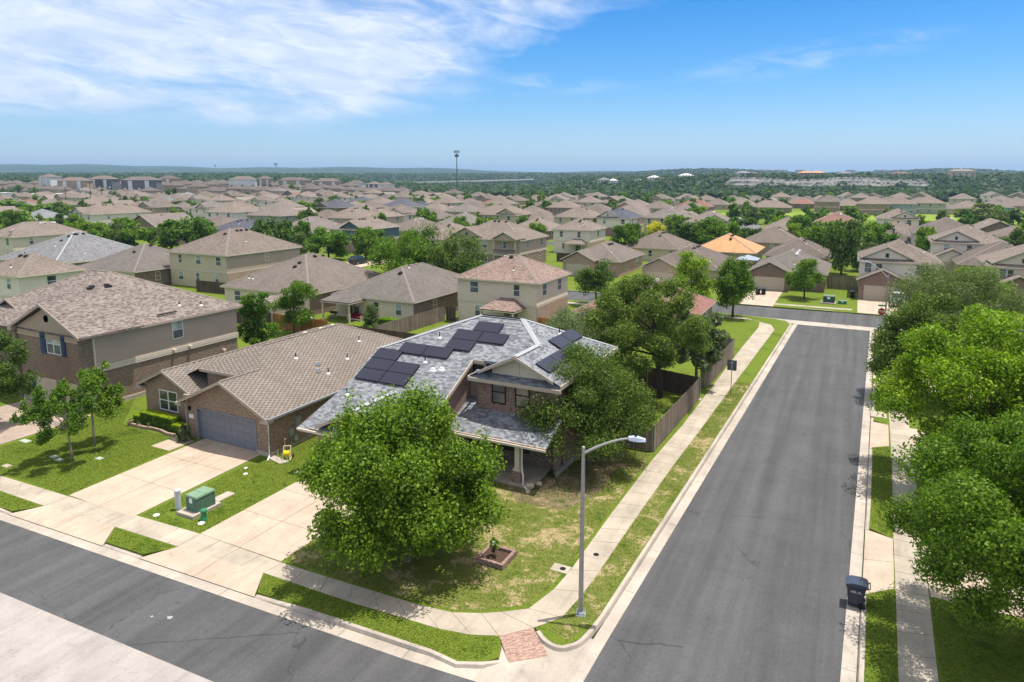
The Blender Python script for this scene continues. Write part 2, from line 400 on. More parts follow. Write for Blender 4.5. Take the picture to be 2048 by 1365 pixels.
SH_PINK=shingle('shingle_redbrown',(0.150,0.099,0.080),(0.232,0.163,0.133),(0.284,0.215,0.181),contrast=1.1)
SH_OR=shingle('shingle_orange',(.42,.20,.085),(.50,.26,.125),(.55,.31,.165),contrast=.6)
CAP_T=plain('cap_tan',(.205,.172,.148),.9,.15,6); CAP_G=plain('cap_grey',(.33,.34,.355),.9,.15,6); CAP_D=plain('cap_dark',(.09,.09,.10),.9,.15,6)
BR1=brick('brick_brown',(.135,.088,.064),(.225,.150,.110),(.28,.23,.18))
BR2=brick('brick_orange_brown',(.180,.105,.072),(.30,.180,.122),(.35,.29,.225))
BR3=brick('brick_red_blend',(.12,.058,.048),(.29,.145,.11),(.37,.30,.25))
BR4=brick('brick_pinkish',(.30,.165,.125),(.42,.27,.20),(.46,.38,.31))
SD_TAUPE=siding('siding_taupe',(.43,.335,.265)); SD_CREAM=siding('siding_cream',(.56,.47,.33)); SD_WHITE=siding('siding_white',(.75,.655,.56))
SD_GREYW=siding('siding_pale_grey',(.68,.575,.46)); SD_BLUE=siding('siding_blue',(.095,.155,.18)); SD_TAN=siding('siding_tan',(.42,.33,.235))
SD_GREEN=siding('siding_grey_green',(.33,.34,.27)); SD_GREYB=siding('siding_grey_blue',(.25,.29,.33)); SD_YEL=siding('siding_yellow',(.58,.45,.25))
TRIM=plain('trim_cream',(.60,.52,.42),.6,.04); TRIMW=plain('trim_white',(.74,.72,.68),.5,.03); TRIMT=plain('trim_taupe',(.40,.33,.265),.6,.04)
TRIMTAN=plain('trim_tan',(.46,.36,.24),.6,.04)
BLUEP=plain('paint_navy',(.022,.052,.125),.5,.06); GDOOR=plain('garage_grey_blue',(.20,.205,.235),.55,.05); GDOORC=plain('garage_cream',(.50,.42,.33),.6,.05)
BLACK=plain('black_frame',(.012,.012,.013),.4,.1); VENT=plain('vent_dark',(.030,.026,.026),.5,.1); METAL=plain('galvanised',(.42,.44,.45),.4,.08,5,.6)
WHITE=plain('white_paint',(.78,.78,.76),.5,.03); PIPEW=plain('flashing_white',(.72,.70,.68),.5,.05)
def glass(name,c,rough=.06,spec=.8):
    if name in MC: return MC[name]
    m,g,b=newmat(name); p=posn(g)
    n=g.noise(p,1.3,2,.5); g.link(g.mix(1.,c,g.ramp(n,[(.35,.7),(.7,1.3)]),'MULTIPLY'),b.inputs['Base Color'])
    b.inputs['Roughness'].default_value=rough; b.inputs['Specular IOR Level'].default_value=spec; return m
GL=glass('window_glass',(.035,.045,.045)); GLB=glass('window_blinds',(.36,.44,.40),.15,.5); SCR=glass('window_screen',(.10,.12,.125),.35,.3)
def wood(name,c1,c2,pw=.145):
    if name in MC: return MC[name]
    m,g,b=newmat(name); uv=uvn(g); p=posn(g)
    sp=g.new('ShaderNodeSeparateXYZ'); g.link(uv,sp.inputs[0])
    bd=g.math('FLOOR',g.math('DIVIDE',sp.outputs[0],pw)); wn=g.new('ShaderNodeTexWhiteNoise',noise_dimensions='1D'); g.link(bd,wn.inputs['W'])
    gr=g.noise(scalev(g,uv,(22,1.2,1)),1.,3,.6); big=g.noise(p,.5,4,.6)
    c=g.mix(wn.outputs[0],c1,c2); c=g.mix(1.,c,g.ramp(gr,[(.3,.7),(.7,1.25)]),'MULTIPLY'); c=g.mix(1.,c,g.ramp(big,[(.3,.72),(.7,1.2)]),'MULTIPLY')
    fr=g.math('FRACT',g.math('DIVIDE',sp.outputs[0],pw)); c=g.mix(1.,c,g.ramp(fr,[(0,.3),(.06,1.)]),'MULTIPLY')
    g.link(c,b.inputs['Base Color']); b.inputs['Roughness'].default_value=.9; return m
FW_GREY=wood('fence_weathered',(.155,.120,.095),(.27,.215,.17)); FW_OR=wood('fence_cedar',(.36,.155,.045),(.46,.215,.075)); FW_DK=wood('fence_dark',(.075,.052,.040),(.13,.09,.068))

# ------------------------------------------------------------ ground, streets and walks
def slabobj(name,poly,z0,z1,mat,kind='structure',**k):
    m=MB(); m.prism(poly,z0,z1); return m.build(name,mat,loc=(0,0,0),kind=kind,**k)
def line(pts,off):
    """offset polyline to its left by off"""
    out=[]
    for i,p in enumerate(pts):
        a=pts[max(i-1,0)]; b=pts[min(i+1,len(pts)-1)]
        dx,dy=b[0]-a[0],b[1]-a[1]; l=math.hypot(dx,dy); out.append((p[0]-dy/l*off,p[1]+dx/l*off))
    return out
def resample(pts,step):
    out=[pts[0]]; 
    for a,b in zip(pts,pts[1:]):
        l=math.hypot(b[0]-a[0],b[1]-a[1]); n=max(1,round(l/step))
        out+=[(a[0]+(b[0]-a[0])*k/n,a[1]+(b[1]-a[1])*k/n) for k in range(1,n+1)]
    return out
def smooth(p,n=6):
    out=[]
    for i in range(len(p)-1):
        a=p[max(i-1,0)];b=p[i];c=p[i+1];d=p[min(i+2,len(p)-1)]
        for k in range(n):
            t=k/n; out.append(tuple(.5*((2*b[j])+(-a[j]+c[j])*t+(2*a[j]-5*b[j]+4*c[j]-d[j])*t*t+(-a[j]+3*b[j]-3*c[j]+d[j])*t**3) for j in (0,1)))
    return out+[p[-1]]
def walk(name,A,B,mat,step=1.5,z=.014,gap=.025):
    """pavement made of separate slabs between two edge lines of equal point count"""
    m=MB(); u=MB()
    n=len(A)
    for i in range(n-1):
        a0,a1,b0,b1=[Vector(p) for p in (A[i],A[i+1],B[i],B[i+1])]
        L=((a1-a0).length+(b1-b0).length)/2; k=max(1,round(L/step))
        for j in range(k):
            t0=j/k+gap/2/L; t1=(j+1)/k-gap/2/L
            q=[a0.lerp(a1,t0),b0.lerp(b1,t0),b0.lerp(b1,t1),a0.lerp(a1,t1)]
            m.prism([tuple(x) for x in q],-.05,z)
        u.poly([(a0[0],a0[1],.005),(b0[0],b0[1],.005),(b1[0],b1[1],.005),(a1[0],a1[1],.005)])
    o=m.build(name,mat,loc=(0,0,0),kind='structure'); u.build('paving_joints',JOINT,loc=(0,0,0),kind='structure'); return o
def yk(x): return 18.02+.0445*(x+40.2)          # kerb back line of the front street
def xl(y): return -8.17+.0289*y                  # side road, left asphalt edge
def xr(y): return -.05+.0265*y                   # side road, right asphalt edge
# asphalt (one sheet each), level -.12
m=MB()
m.poly([(-150,yk(-150)-.72,-.12),(-150,yk(-150)-4.35,-.12),(-12.,14.75,-.12),(30,16.3,-.12),(30,-30,-.12),(60,-30,-.12),(60,20.9,-.12),(3.,19.5,-.12),(xr(24),24.,-.12),(xr(88.6),88.6,-.12),(xl(88.6),88.6,-.12),(xl(22.3),22.3,-.12),(-8.0,20.0,-.12),(-10.6,18.7,-.12)])
m.build('road',ASPH,loc=(0,0,0),kind='structure')
m=MB(); m.poly([(-170,yk(-170)-4.35,-.121),(-170,-40,-.121),(30,-40,-.121),(30,16.3,-.121),(-12,14.75,-.121)]); m.build('concrete_road',PALE,loc=(0,0,0),kind='structure')
m=MB(); m.poly([(-200,87.5,-.12),(-120,90.5,-.12),(-16,91.2,-.12),(-8.2,90.5,-.12),(4.,90.3,-.12),(90,93,-.12),(90,101.,-.12),(4,98.9,-.12),(-11,98.5,-.12),(-120,98.5,-.12),(-200,96,-.12)]); m.build('cross_street',ASPH,loc=(0,0,0),kind='structure')
# gutter pans and kerbs
def gutter(name,edge,w=.5,side=1):
    m=MB(); e=resample(edge,3.0); o=line(e,w*side)
    for i in range(len(e)-1):
        a,b,c,d=Vector(e[i]+(0,)),Vector(e[i+1]+(0,)),Vector(o[i+1]+(0,)),Vector(o[i]+(0,))
        t=(b-a).normalized()*.01
        m.slab([(p.x,p.y,-.112) for p in ((a+t,d+t,c-t,b-t) if side<0 else (a+t,b-t,c-t,d+t))],.05)
    return m.build(name,CONC2,loc=(0,0,0),kind='structure')
def kerb(name,back,w=.16,side=-1):
    """raised kerb, its back edge on the given line"""
    m=MB(); e=resample(back,3.0); o=line(e,w*side); o2=line(e,(w+.06)*side)
    for i in range(len(e)-1):
        a,b,c,d,c2,d2=e[i],e[i+1],o[i+1],o[i],o2[i+1],o2[i]
        t0=-.10 if i==0 else .018; t1=-.10 if i==len(e)-2 else .018
        q=[(d2[0],d2[1],-.15),(c2[0],c2[1],-.15),(b[0],b[1],-.15),(a[0],a[1],-.15),(d[0],d[1],t0),(c[0],c[1],t1),(b[0],b[1],t1),(a[0],a[1],t0)]
        m.hexa(q if side<0 else [q[k] for k in (1,0,3,2,5,4,7,6)])
    return m.build(name,CONC2,loc=(0,0,0),kind='structure')
e1=[(x,yk(x)-.74) for x in (-150,-60,-40,-30,-20,-14)]+[(-12.,18.6),(-10.6,18.7)]
gutter('gutter',e1); gutter('gutter',[(xl(y),y) for y in (22.6,30,50,70,88.4)],.5,1); gutter('gutter',[(xr(y),y) for y in (19.5,40,60,80,88.4)],.5,-1)
# concrete fan at the corner and valley gutter at the far junction
m=MB(); m.prism([(-11.5,21.25),(-10.3,22.3),(-9.6,21.9),(-8.6,21.8),(-9.0,20.6),(-10.7,19.2),(-11.6,19.4)],-.17,-.1125)
m.prism([(-12.6,18.55),(-10.6,18.70),(3.0,19.35),(3.0,20.9),(-7.55,20.35),(xl(22.7),22.7),(xl(22.7)-.6,22.7),(-8.9,21.4),(-9.15,21.1),(-10.2,20.1),(-10.7,19.7),(-11.3,19.3),(-12.7,19.1)],-.17,-.111)
m.prism([(-16,90.6),(-8.2,89.3),(xl(88.4),88.42),(xr(88.4),88.42),(4.,88.9),(12,90.4),(12,92.2),(4.,90.6),(-8,90.9),(-16,91.6)],-.17,-.111)
m.build('corner_concrete',CONC2,loc=(0,0,0),kind='structure')
kb=[(x,yk(x)) for x in (-150,-59.6)]; kerb('kerb',kb)
kerb('kerb',[(x,yk(x)) for x in (-50.2,-44,-39.3)]); kerb('kerb',[(x,yk(x)) for x in (-31.7,-29.1)]); kerb('kerb',[(x,yk(x)) for x in (-21.9,-16,-13.2)]+[(-12.,19.12),(-11.2,19.5),(-10.75,20.)])
kerb('kerb',smooth([(-10.1,22.15),(-9.6,21.75),(-9.1,21.62),(-8.75,21.8),(-8.4,22.4),(xl(24)-.74,24.)],4)[:-1]+[(xl(y)-.74,y) for y in (24.,40,60,80,87.5)]+[(-7.1,89.3),(-8.4,90.2)])
LK=[(xr(y)+.74,y) for y in (18,24,30.6)]; kerb('kerb',LK,side=1)
for a,b in ((36.9,48.8),(54.6,63.),(69.,83)): kerb('kerb',[(xr(y)+.74,y) for y in (a,(a+b)/2,b)],side=1)
kerb('kerb',[(xr(84)+.74,84),(3.1,87),(4.2,89.2),(6.5,90.4)],side=1)
kerb('kerb',[(-120,98.7),(-18,98.9)],side=-1) if False else None
# block slabs: grass level 0, notched where driveways cross
blockA=[(-150,yk(-150)),(-59.6,yk(-59.6)),(-58.6,19.1),(-51.0,19.2),(-50.2,yk(-50.2)),(-39.3,yk(-39.3)),(-38.3,19.15),(-32.75,19.5),(-31.7,yk(-31.7)),(-29.1,yk(-29.1)),(-28.15,19.7),(-22.8,20.0),(-21.9,yk(-21.9)),(-13.2,yk(-13.2)),(-12.,19.12),(-11.2,19.5),(-10.75,20.),(-10.95,20.6),(-11.3,21.1),(-10.3,22.15),(-9.6,21.75),(-9.1,21.62),(-8.75,21.8),(-8.4,22.4),(xl(24)-.74,24),(xl(87.5)-.74,87.5),(-7.1,89.3),(-8.4,90.2),(-16,91.15),(-120,90.4),(-200,87.4),(-200,yk(-200))]
slabobj('lawn_verge',blockA,-.3,0,LAWN)
P2=[(xl(60)-.8,60),(-8.52,60),(-8.85,47),(-9.1,40),(-9.25,32.4),(-9.3,27),(-9.35,25.2),(-9.55,23.2),(-9.7,22.3),(-8.8,22.0),(xl(24)-.8,24)]
m=MB(); P=[(-22.6,21.2),(-18.6,21.3),(-15.2,21.45),(-13.7,21.65),(-12.6,22.2),(-11.2,23.3),(-10.8,24.9),(-10.72,28),(-10.75,41.3),(-14.9,41.3),(-14.8,32.9),(-21.1,32.7),(-21.2,29.3),(-22.6,29.3)]
m.poly([(x,y,.004) for x,y in P]); m.poly([(x,y,.004) for x,y in P2]); m.build('dry_lawn',LAWND,loc=(0,0,0),kind='structure')
m=MB(); m.poly([(x,y,.009) for x,y in ((-17.8,33.4),(-15.6,31.2),(-12.9,31.6),(-11.9,34.5),(-12.2,40.5),(-14.2,41),(-14.2,36.4),(-17.6,35.3))]); m.build('bare_soil',DIRT,loc=(0,0,0),kind='structure')
PD,PD2=P,P2
blockB=[(60,21.2),(3.8,20.),(xr(24)+.74,24),(xr(30.6)+.74,30.6),(2.5,31.55),(2.72,36.2),(xr(36.9)+.74,36.9),(xr(48.8)+.74,48.8),(2.9,49.5),(3.,53.9),(xr(54.6)+.74,54.6),(xr(63)+.74,63.),(3.3,63.9),(3.4,68.6),(xr(69)+.74,69),(xr(84)+.74,84),(3.1,87),(4.2,89.2),(6.5,90.4),(90,92.7),(90,21.8)]
slabobj('lawn_verge',blockB,-.3,0,LAWN)
blockC=[(-200,96.4),(-120,98.7),(-17,98.9),(4,99.1),(90,101.2),(420,140),(420,560),(-700,700),(-700,-60),(-201,-60),(-201,96.4)]
slabobj('far_lawn',blockC,-.3,0,LAWN)
kerb('kerb',[(-120,98.7),(-60,98.8),(-17,98.9),(-14.6,98.93)],side=1); kerb('kerb',[(-8.0,99.0),(0.4,99.06)],side=1)
# sidewalks
s1f=[(-150,14.3),(-60,18.25),(-42.3,19.05),(-38.3,19.15),(-32.7,19.5),(-28.2,19.7),(-22.8,19.98),(-17.9,20.1),(-13.6,20.35),(-12.3,20.62),(-11.32,21.05)]
s1b=[(-150,15.5),(-60,19.45),(-44.7,20.15),(-38.3,20.4),(-32.7,20.75),(-28.2,21.0),(-22.6,20.95),(-18.6,21.1),(-15.2,21.25),(-13.7,21.45),(-12.6,21.95)]
walk('sidewalk',s1f,s1b,CONC3)
walk('sidewalk',[(-12.6,21.95),(-11.9,22.4),(-11.0,23.1),(-10.6,24.8),(-10.5,26.5),(-10.55,32),(-10.5,40),(-10.2,47),(-10.05,58),(-9.9,72),(-9.6,84),(-9.9,87.2),(-11.8,89.1)],
     [(-11.32,21.05),(-10.3,22.1),(-9.55,23.2),(-9.35,25.2),(-9.3,27),(-9.25,32.4),(-9.1,40),(-8.85,47),(-8.55,58),(-8.15,71),(-7.75,83.4),(-8.4,86.),(-10.6,88.0)],CONC3)
walk('sidewalk',[(-11.8,89.1),(-16,89.6),(-60,88.9),(-120,88.4)],[(-10.6,88.),(-16,88.5),(-60,87.7),(-120,87.2)],CONC3)
walk('sidewalk',[(2.3,19.),(2.45,25.3),(2.6,31.5),(2.7,36.2),(3.0,46),(3.15,55),(3.4,70),(3.7,84)],[(3.6,19.),(3.7,25.9),(3.85,31.6),(3.95,36.2),(4.2,46),(4.4,55),(4.7,70),(5,84)],CONC3)
walk('sidewalk',[(-15,100.5),(-8.2,100.6),(.3,100.7)],[(-15,101.6),(-8.2,101.7),(.3,101.8)],CONC3)
m=MB(); m.slab([(-10.35,20.05,-.105),(-9.2,21.05,-.105),(-10.3,22.08,.016),(-11.3,21.08,.016)],.1)
br=brick('ramp_pavers',(.27,.155,.12),(.36,.225,.175),(.36,.29,.24),.2,.1,.008); m.build('kerb_ramp',br,loc=(0,0,0),kind='structure')
# driveways: slabs with control joints, flared aprons running down to the gutter
def drive(x0,x1,y0,y1,n=3,split=True,mat=CONC,z=.02,name='driveway',skew=0):
    m=MB(); ys=[y0+(y1-y0)*k/n for k in range(n+1)]; xs=[x0,(x0+x1)/2,x1] if split else [x0,x1]
    for a,b in zip(ys,ys[1:]):
        for c,d in zip(xs,xs[1:]):
            sk=lambda y:skew*(y-y0)
            m.prism([(c+.012+sk(a),a+.012),(d-.012+sk(a),a+.012),(d-.012+sk(b),b-.012),(c+.012+sk(b),b-.012)],-.05,z)
    m.build(name,mat,loc=(0,0,0),kind='structure')
    u=MB(); u.poly([(x0,y0,.017-.008),(x1,y0,.009),(x1+skew*(y1-y0),y1,.009),(x0+skew*(y1-y0),y1,.009)]); u.build('paving_joints',JOINT,loc=(0,0,0),kind='structure')
def apron(pts,mat=CONC): # (outer left, outer right, inner right, inner left)
    m=MB(); a,b,c,d=[Vector(p+(0,)) for p in pts]
    ab=(a+b)/2; dc=(d+c)/2; e=Vector((.012,0,0)) if abs(a.x-b.x)>abs(a.y-b.y) else Vector((0,.012,0))
    if (ab-a).dot(e)<0: e=-e
    for q in ((a,ab-e,dc-e,d),(ab+e,b,c,dc+e)):
        m.slab([(q[0].x,q[0].y,-.10),(q[1].x,q[1].y,-.10),(q[2].x,q[2].y,.014),(q[3].x,q[3].y,.014)],.06)
    m.build('driveway_apron',mat,loc=(0,0,0),kind='structure')
def mouth(xa,xb,ya,yb): return [(xa,ya),(xb,yb)]
apron([(-39.3,yk(-39.3)-.2),(-31.7,yk(-31.7)-.2),(-32.75,19.5),(-38.3,19.15)]); drive(-38.4,-32.85,20.5,29.75,3,skew=-.04)
drive(-40.85,-39.0,27.2,29.1,1,False); 
apron([(-29.1,yk(-29.1)-.2),(-21.9,yk(-21.9)-.2),(-22.8,20.0),(-28.15,19.7)]); drive(-28.25,-22.75,21.0,29.3,3)
apron([(-59.6,yk(-59.6)-.2),(-50.2,yk(-50.2)-.2),(-51.0,19.2),(-58.6,19.1)]); drive(-58.4,-50.0,19.8,28.95,3,mat=concrete('old_driveway',(.40,.315,.25),.3),skew=-.02)
apron([(xr(30.6)+.55,30.6),(xr(36.9)+.55,36.9),(2.68,36.2),(2.55,31.55)]); drive(3.9,14.,31.6,36.15,1,True)
apron([(xr(48.8)+.55,48.8),(xr(54.6)+.55,54.6),(3.05,53.9),(2.95,49.5)]); drive(4.3,15.,49.5,53.9,1,True)
apron([(xr(63)+.55,63.),(xr(69)+.55,69),(3.35,68.6),(3.3,63.9)]); drive(4.6,15.,63.9,68.6,1,True)
drive(-14.3,-9.6,98.9,113.,3); drive(.9,6.6,99.2,111.4,3); drive(-30,-25,98.8,111,3)
m=MB(); m.box(1.95,3.0,55.4,56.9,-.05,.02); m.build('utility_pad',CONC3,loc=(0,0,0),kind='structure')
# base earth out to the horizon and the terrain beyond the houses
dd=np.concatenate([np.array([-60,0,60,200,400,520]),np.linspace(560,1600,60),np.geomspace(1650,14000,70)])
tt=np.linspace(-1.15,1.15,170)
me=bpy.data.meshes.new('hills'); V=[];
rng=np.random.default_rng(5)
for d in dd:
    dl=max(d,300.)
    x=d*hd[0]+tt*dl*rt[0]; y=d*hd[1]+tt*dl*rt[1]; z=gz(x,y)+(rng.random(len(tt))*2.2*ss(2500,5000,d))+ (rng.random(len(tt))*1.5*ss(800,1200,d)); 
    z=z-.14
    V+=list(zip(x.tolist(),y.tolist(),z.tolist()))
nt=len(tt); Fq=[(i*nt+j,i*nt+j+1,(i+1)*nt+j+1,(i+1)*nt+j) for i in range(len(dd)-1) for j in range(nt-1)]
me.from_pydata(V,[],Fq); 
def terrain():
    m,g,b=newmat('terrain'); p=posn(g)
    n1=g.noise(scalev(g,p,(.004,.004,.004)),1.,6,.6); n2=g.noise(scalev(g,p,(.03,.03,.03)),1.,5,.7)
    c=g.ramp(n2,[(.3,(.012,.028,.010)),(.5,(.026,.050,.015)),(.68,(.06,.08,.03))])
    c2=g.ramp(n2,[(.35,(.045,.075,.02)),(.6,(.16,.16,.09))])
    c=g.mix(g.ramp(n1,[(.55,0.),(.62,.7)]),c,c2)
    # sparse pale clearings and roofs far off
    vo=g.new('ShaderNodeTexVoronoi'); g.link(scalev(g,p,(.012,.012,.012)),vo.inputs['Vector']); vo.inputs['Scale'].default_value=1
    c=g.mix(g.ramp(vo.outputs[0],[(.0,.15),(.05,.15),(.08,0.)]),c,(.45,.38,.32))
    g.link(c,b.inputs['Base Color']); b.inputs['Roughness'].default_value=1.; b.inputs['Specular IOR Level'].default_value=0.
    bm=g.new('ShaderNodeBump'); bm.inputs['Strength'].default_value=.8; bm.inputs['Distance'].default_value=9.
    g.link(n2,bm.inputs['Height']); g.link(bm.outputs[0],b.inputs['Normal'])
    return m
me.materials.append(terrain()); ho=bpy.data.objects.new('hills',me); COL.objects.link(ho); ho['kind']='structure'
# grass field and later streets behind the near rows
def sheet(name,pts,z,mat): 
    m=MB(); m.poly([(p[0],p[1],z) for p in pts]); m.build(name,mat,loc=(0,0,0),kind='structure')
sheet('field',[(-75,345),(-40,402),(10,410),(120,395),(300,400),(300,320),(120,318),(40,326),(-20,338)],.012,FIELD)
for y0,x0,x1 in ((166,-330,160),(241,-420,200),(316,-480,-20),(391,-520,-75),(466,-560,230),(541,-600,-160)):
    sheet('street',[(x0,y0),(x1,y0),(x1,y0+8.5),(x0,y0+8.5)],.006,ASPH)
for x0,y0,y1 in ((-132,98,391),(-260,166,541),(60,99,318),(-8,175,300)):
    sheet('street',[(x0,y0),(x0+8.5,y0),(x0+8.5,y1),(x0,y1)],.010,ASPH)
sheet('parking_apron',[(-9,452),(22,450),(22,466),(-9,466)],.014,CONC)

# grass blades over the nearest lawns: a fine ragged nap
def inpoly(x,y,P_):
    c=np.zeros(len(x),bool); n=len(P_)
    for i in range(n):
        (x1,y1),(x2,y2)=P_[i],P_[i-1]; c^=((y1>y)!=(y2>y))&(x<(x2-x1)*(y-y1)/(y2-y1+1e-12)+x1)
    return c
def blades(name,polys,dens,mat,seed,label,holes=()):
    rg=np.random.default_rng(seed); V=[]
    for P_ in polys:
        a=np.array(P_); lo,hi=a.min(0),a.max(0); n=int((hi-lo).prod()*dens); x=rg.uniform(lo[0],hi[0],n); y=rg.uniform(lo[1],hi[1],n); k=inpoly(x,y,P_)
        for h in holes: k&=~((x>h[0])&(x<h[1])&(y>h[2])&(y<h[3]))
        x,y=x[k],y[k]; n=len(x); x=x+rg.normal(size=n)*.015; y=y+rg.normal(size=n)*.015
        an=rg.random(n)*6.28; w_=.012+.014*rg.random(n); h=(.012+.026*rg.random(n)); lx=rg.normal(size=n)*.045; ly=rg.normal(size=n)*.045
        q=np.stack([np.stack([x-np.cos(an)*w_,y-np.sin(an)*w_,np.zeros(n)],1),np.stack([x+np.cos(an)*w_,y+np.sin(an)*w_,np.zeros(n)],1),np.stack([x+lx+np.cos(an)*w_*.3,y+ly+np.sin(an)*w_*.3,h],1),np.stack([x+lx-np.cos(an)*w_*.3,y+ly-np.sin(an)*w_*.3,h],1)],1)
        V.append(q.reshape(-1,3))
    V=np.concatenate(V); me=bpy.data.meshes.new(name); n=len(V)//4
    me.vertices.add(n*4); me.vertices.foreach_set('co',V.astype(np.float32).ravel()); me.loops.add(n*4); me.loops.foreach_set('vertex_index',np.arange(n*4,dtype=np.int32))
    me.polygons.add(n); me.polygons.foreach_set('loop_start',np.arange(0,n*4,4,dtype=np.int32)); me.polygons.foreach_set('loop_total',np.full(n,4,np.int32)); me.update(calc_edges=True); me.materials.append(mat)
    o=bpy.data.objects.new(name,me); COL.objects.link(o); o['kind']='stuff'; o['label']=label; o['category']='grass'; return n
HL_=((-45.9,-40.6,28.9,30.6),(-31.6,-29.7,21.5,23.8),(-14.7,-13.2,25.,26.5))
nb=blades('grass',[PD,PD2],420,LAWND,1,'dry patchy grass of the corner lawn and verge',HL_)
nb+=blades('grass',[[(-48.5,20.3),(-38.45,20.45),(-38.95,27.1),(-40.95,27.1),(-40.95,29.1),(-46.5,29.),(-51.1,33),(-49.9,28),(-49.5,20.1)],[(-32.65,20.85),(-28.3,21.05),(-28.35,30),(-28.4,36),(-32.3,36),(-32.8,29.4)],
  [(-38.4,19.1),(-42.3,19.0),(-46,18.85),(-46,17.85),(-39.4,18.1)],[(-32.65,19.45),(-28.3,19.65),(-29.1,18.55),(-31.6,18.45)],[(-22.7,19.95),(-17.9,20.05),(-13.6,20.3),(-12.3,20.55),(-11.35,20.95),(-10.95,20.4),(-11.3,19.6),(-12.1,19.25),(-13.3,19.2),(-21.8,18.87)],
  [(2.45,25.),(2.6,31.5),(1.45,30.7),(1.35,22)],[(3.75,22),(3.9,31.5),(9,31.5),(9,22)],[(1.75,37.),(2.7,36.4),(2.95,45),(2.95,49.3),(1.95,48.7)]],420,LAWN,2,'short green grass of the lawns and verges',HL_)
print('blades',nb)
# ------------------------------------------------------------ house parts
def hipf(m,x0,x1,y0,y1,z,p=.5,mi=0,cap=None,ci=1,trunc=None):
    """hip roof surface above the rectangle, returns ridge height"""
    w,d=x1-x0,y1-y0; h=min(w,d)/2*p
    if w>=d: a=(x0+d/2,(y0+y1)/2,z+h); b=(x1-d/2,(y0+y1)/2,z+h)
    else: a=((x0+x1)/2,y0+w/2,z+h); b=((x0+x1)/2,y1-w/2,z+h)
    c0,c1,c2,c3=(x0,y0,z),(x1,y0,z),(x1,y1,z),(x0,y1,z)
    if w>=d:
        fs=[(c0,c1,b,a),(c1,c2,b),(c2,c3,a,b),(c3,c0,a)]; hips=[(c0,a),(c1,b),(c2,b),(c3,a),(a,b)]
    else:
        fs=[(c0,c1,a),(c1,c2,b,a),(c2,c3,b),(c3,c0,a,b)]; hips=[(c0,a),(c1,a),(c2,b),(c3,b),(a,b)]
    for f in fs: 
        f=[q for i,q in enumerate(f) if q!=f[i-1]]
        m.poly(f,mi)
    if cap is not None:
        for s,e in hips: capstrip(cap,s,e)
    return z+h
def capstrip(m,s,e,wd=.15):
    s,e=Vector(s),Vector(e)
    if (e-s).length<.1: return
    t=(e-s).normalized(); u=t.cross(Vector((0,0,1))).normalized()
    s=s+Vector((0,0,.035)); e=e+Vector((0,0,.035)); dn=Vector((0,0,-.06))
    m.poly([s+u*wd+dn,e+u*wd+dn,e,s]); m.poly([s,e,e-u*wd+dn,s-u*wd+dn])
def gablef(m,x0,x1,y0,y1,z,p=.5,axis='y',t=.14,mi=0,ti=None):
    """two plates meeting at a ridge"""
    if axis=='y':
        xc=(x0+x1)/2; h=(x1-x0)/2*p
        m.slab([(x0,y0,z),(xc,y0,z+h),(xc,y1,z+h),(x0,y1,z)],t,mi); m.slab([(xc,y0,z+h),(x1,y0,z),(x1,y1,z),(xc,y1,z+h)],t,mi)
    else:
        yc=(y0+y1)/2; h=(y1-y0)/2*p
        m.slab([(x0,y0,z),(x1,y0,z),(x1,yc,z+h),(x0,yc,z+h)],t,mi); m.slab([(x0,yc,z+h),(x1,yc,z+h),(x1,y1,z),(x0,y1,z)],t,mi)
    return z+h
def rake(m,x0,x1,y,z,p=.5,w=.17,t=.05,axis='y',sgn=-1):
    """fascia boards along a gable edge; face looks to sgn*y"""
    xc=(x0+x1)/2; h=(x1-x0)/2*p; ya,yb=sorted((y,y+sgn*t))
    for (xa,za,xb,zb) in ((x0,z,xc,z+h),(xc,z+h,x1,z)):
        m.hexa([(xa,ya,za-w-.02),(xb,ya,zb-w-.02),(xb,yb,zb-w-.02),(xa,yb,za-w-.02),(xa,ya,za-.01),(xb,ya,zb-.01),(xb,yb,zb-.01),(xa,yb,za-.01)] )
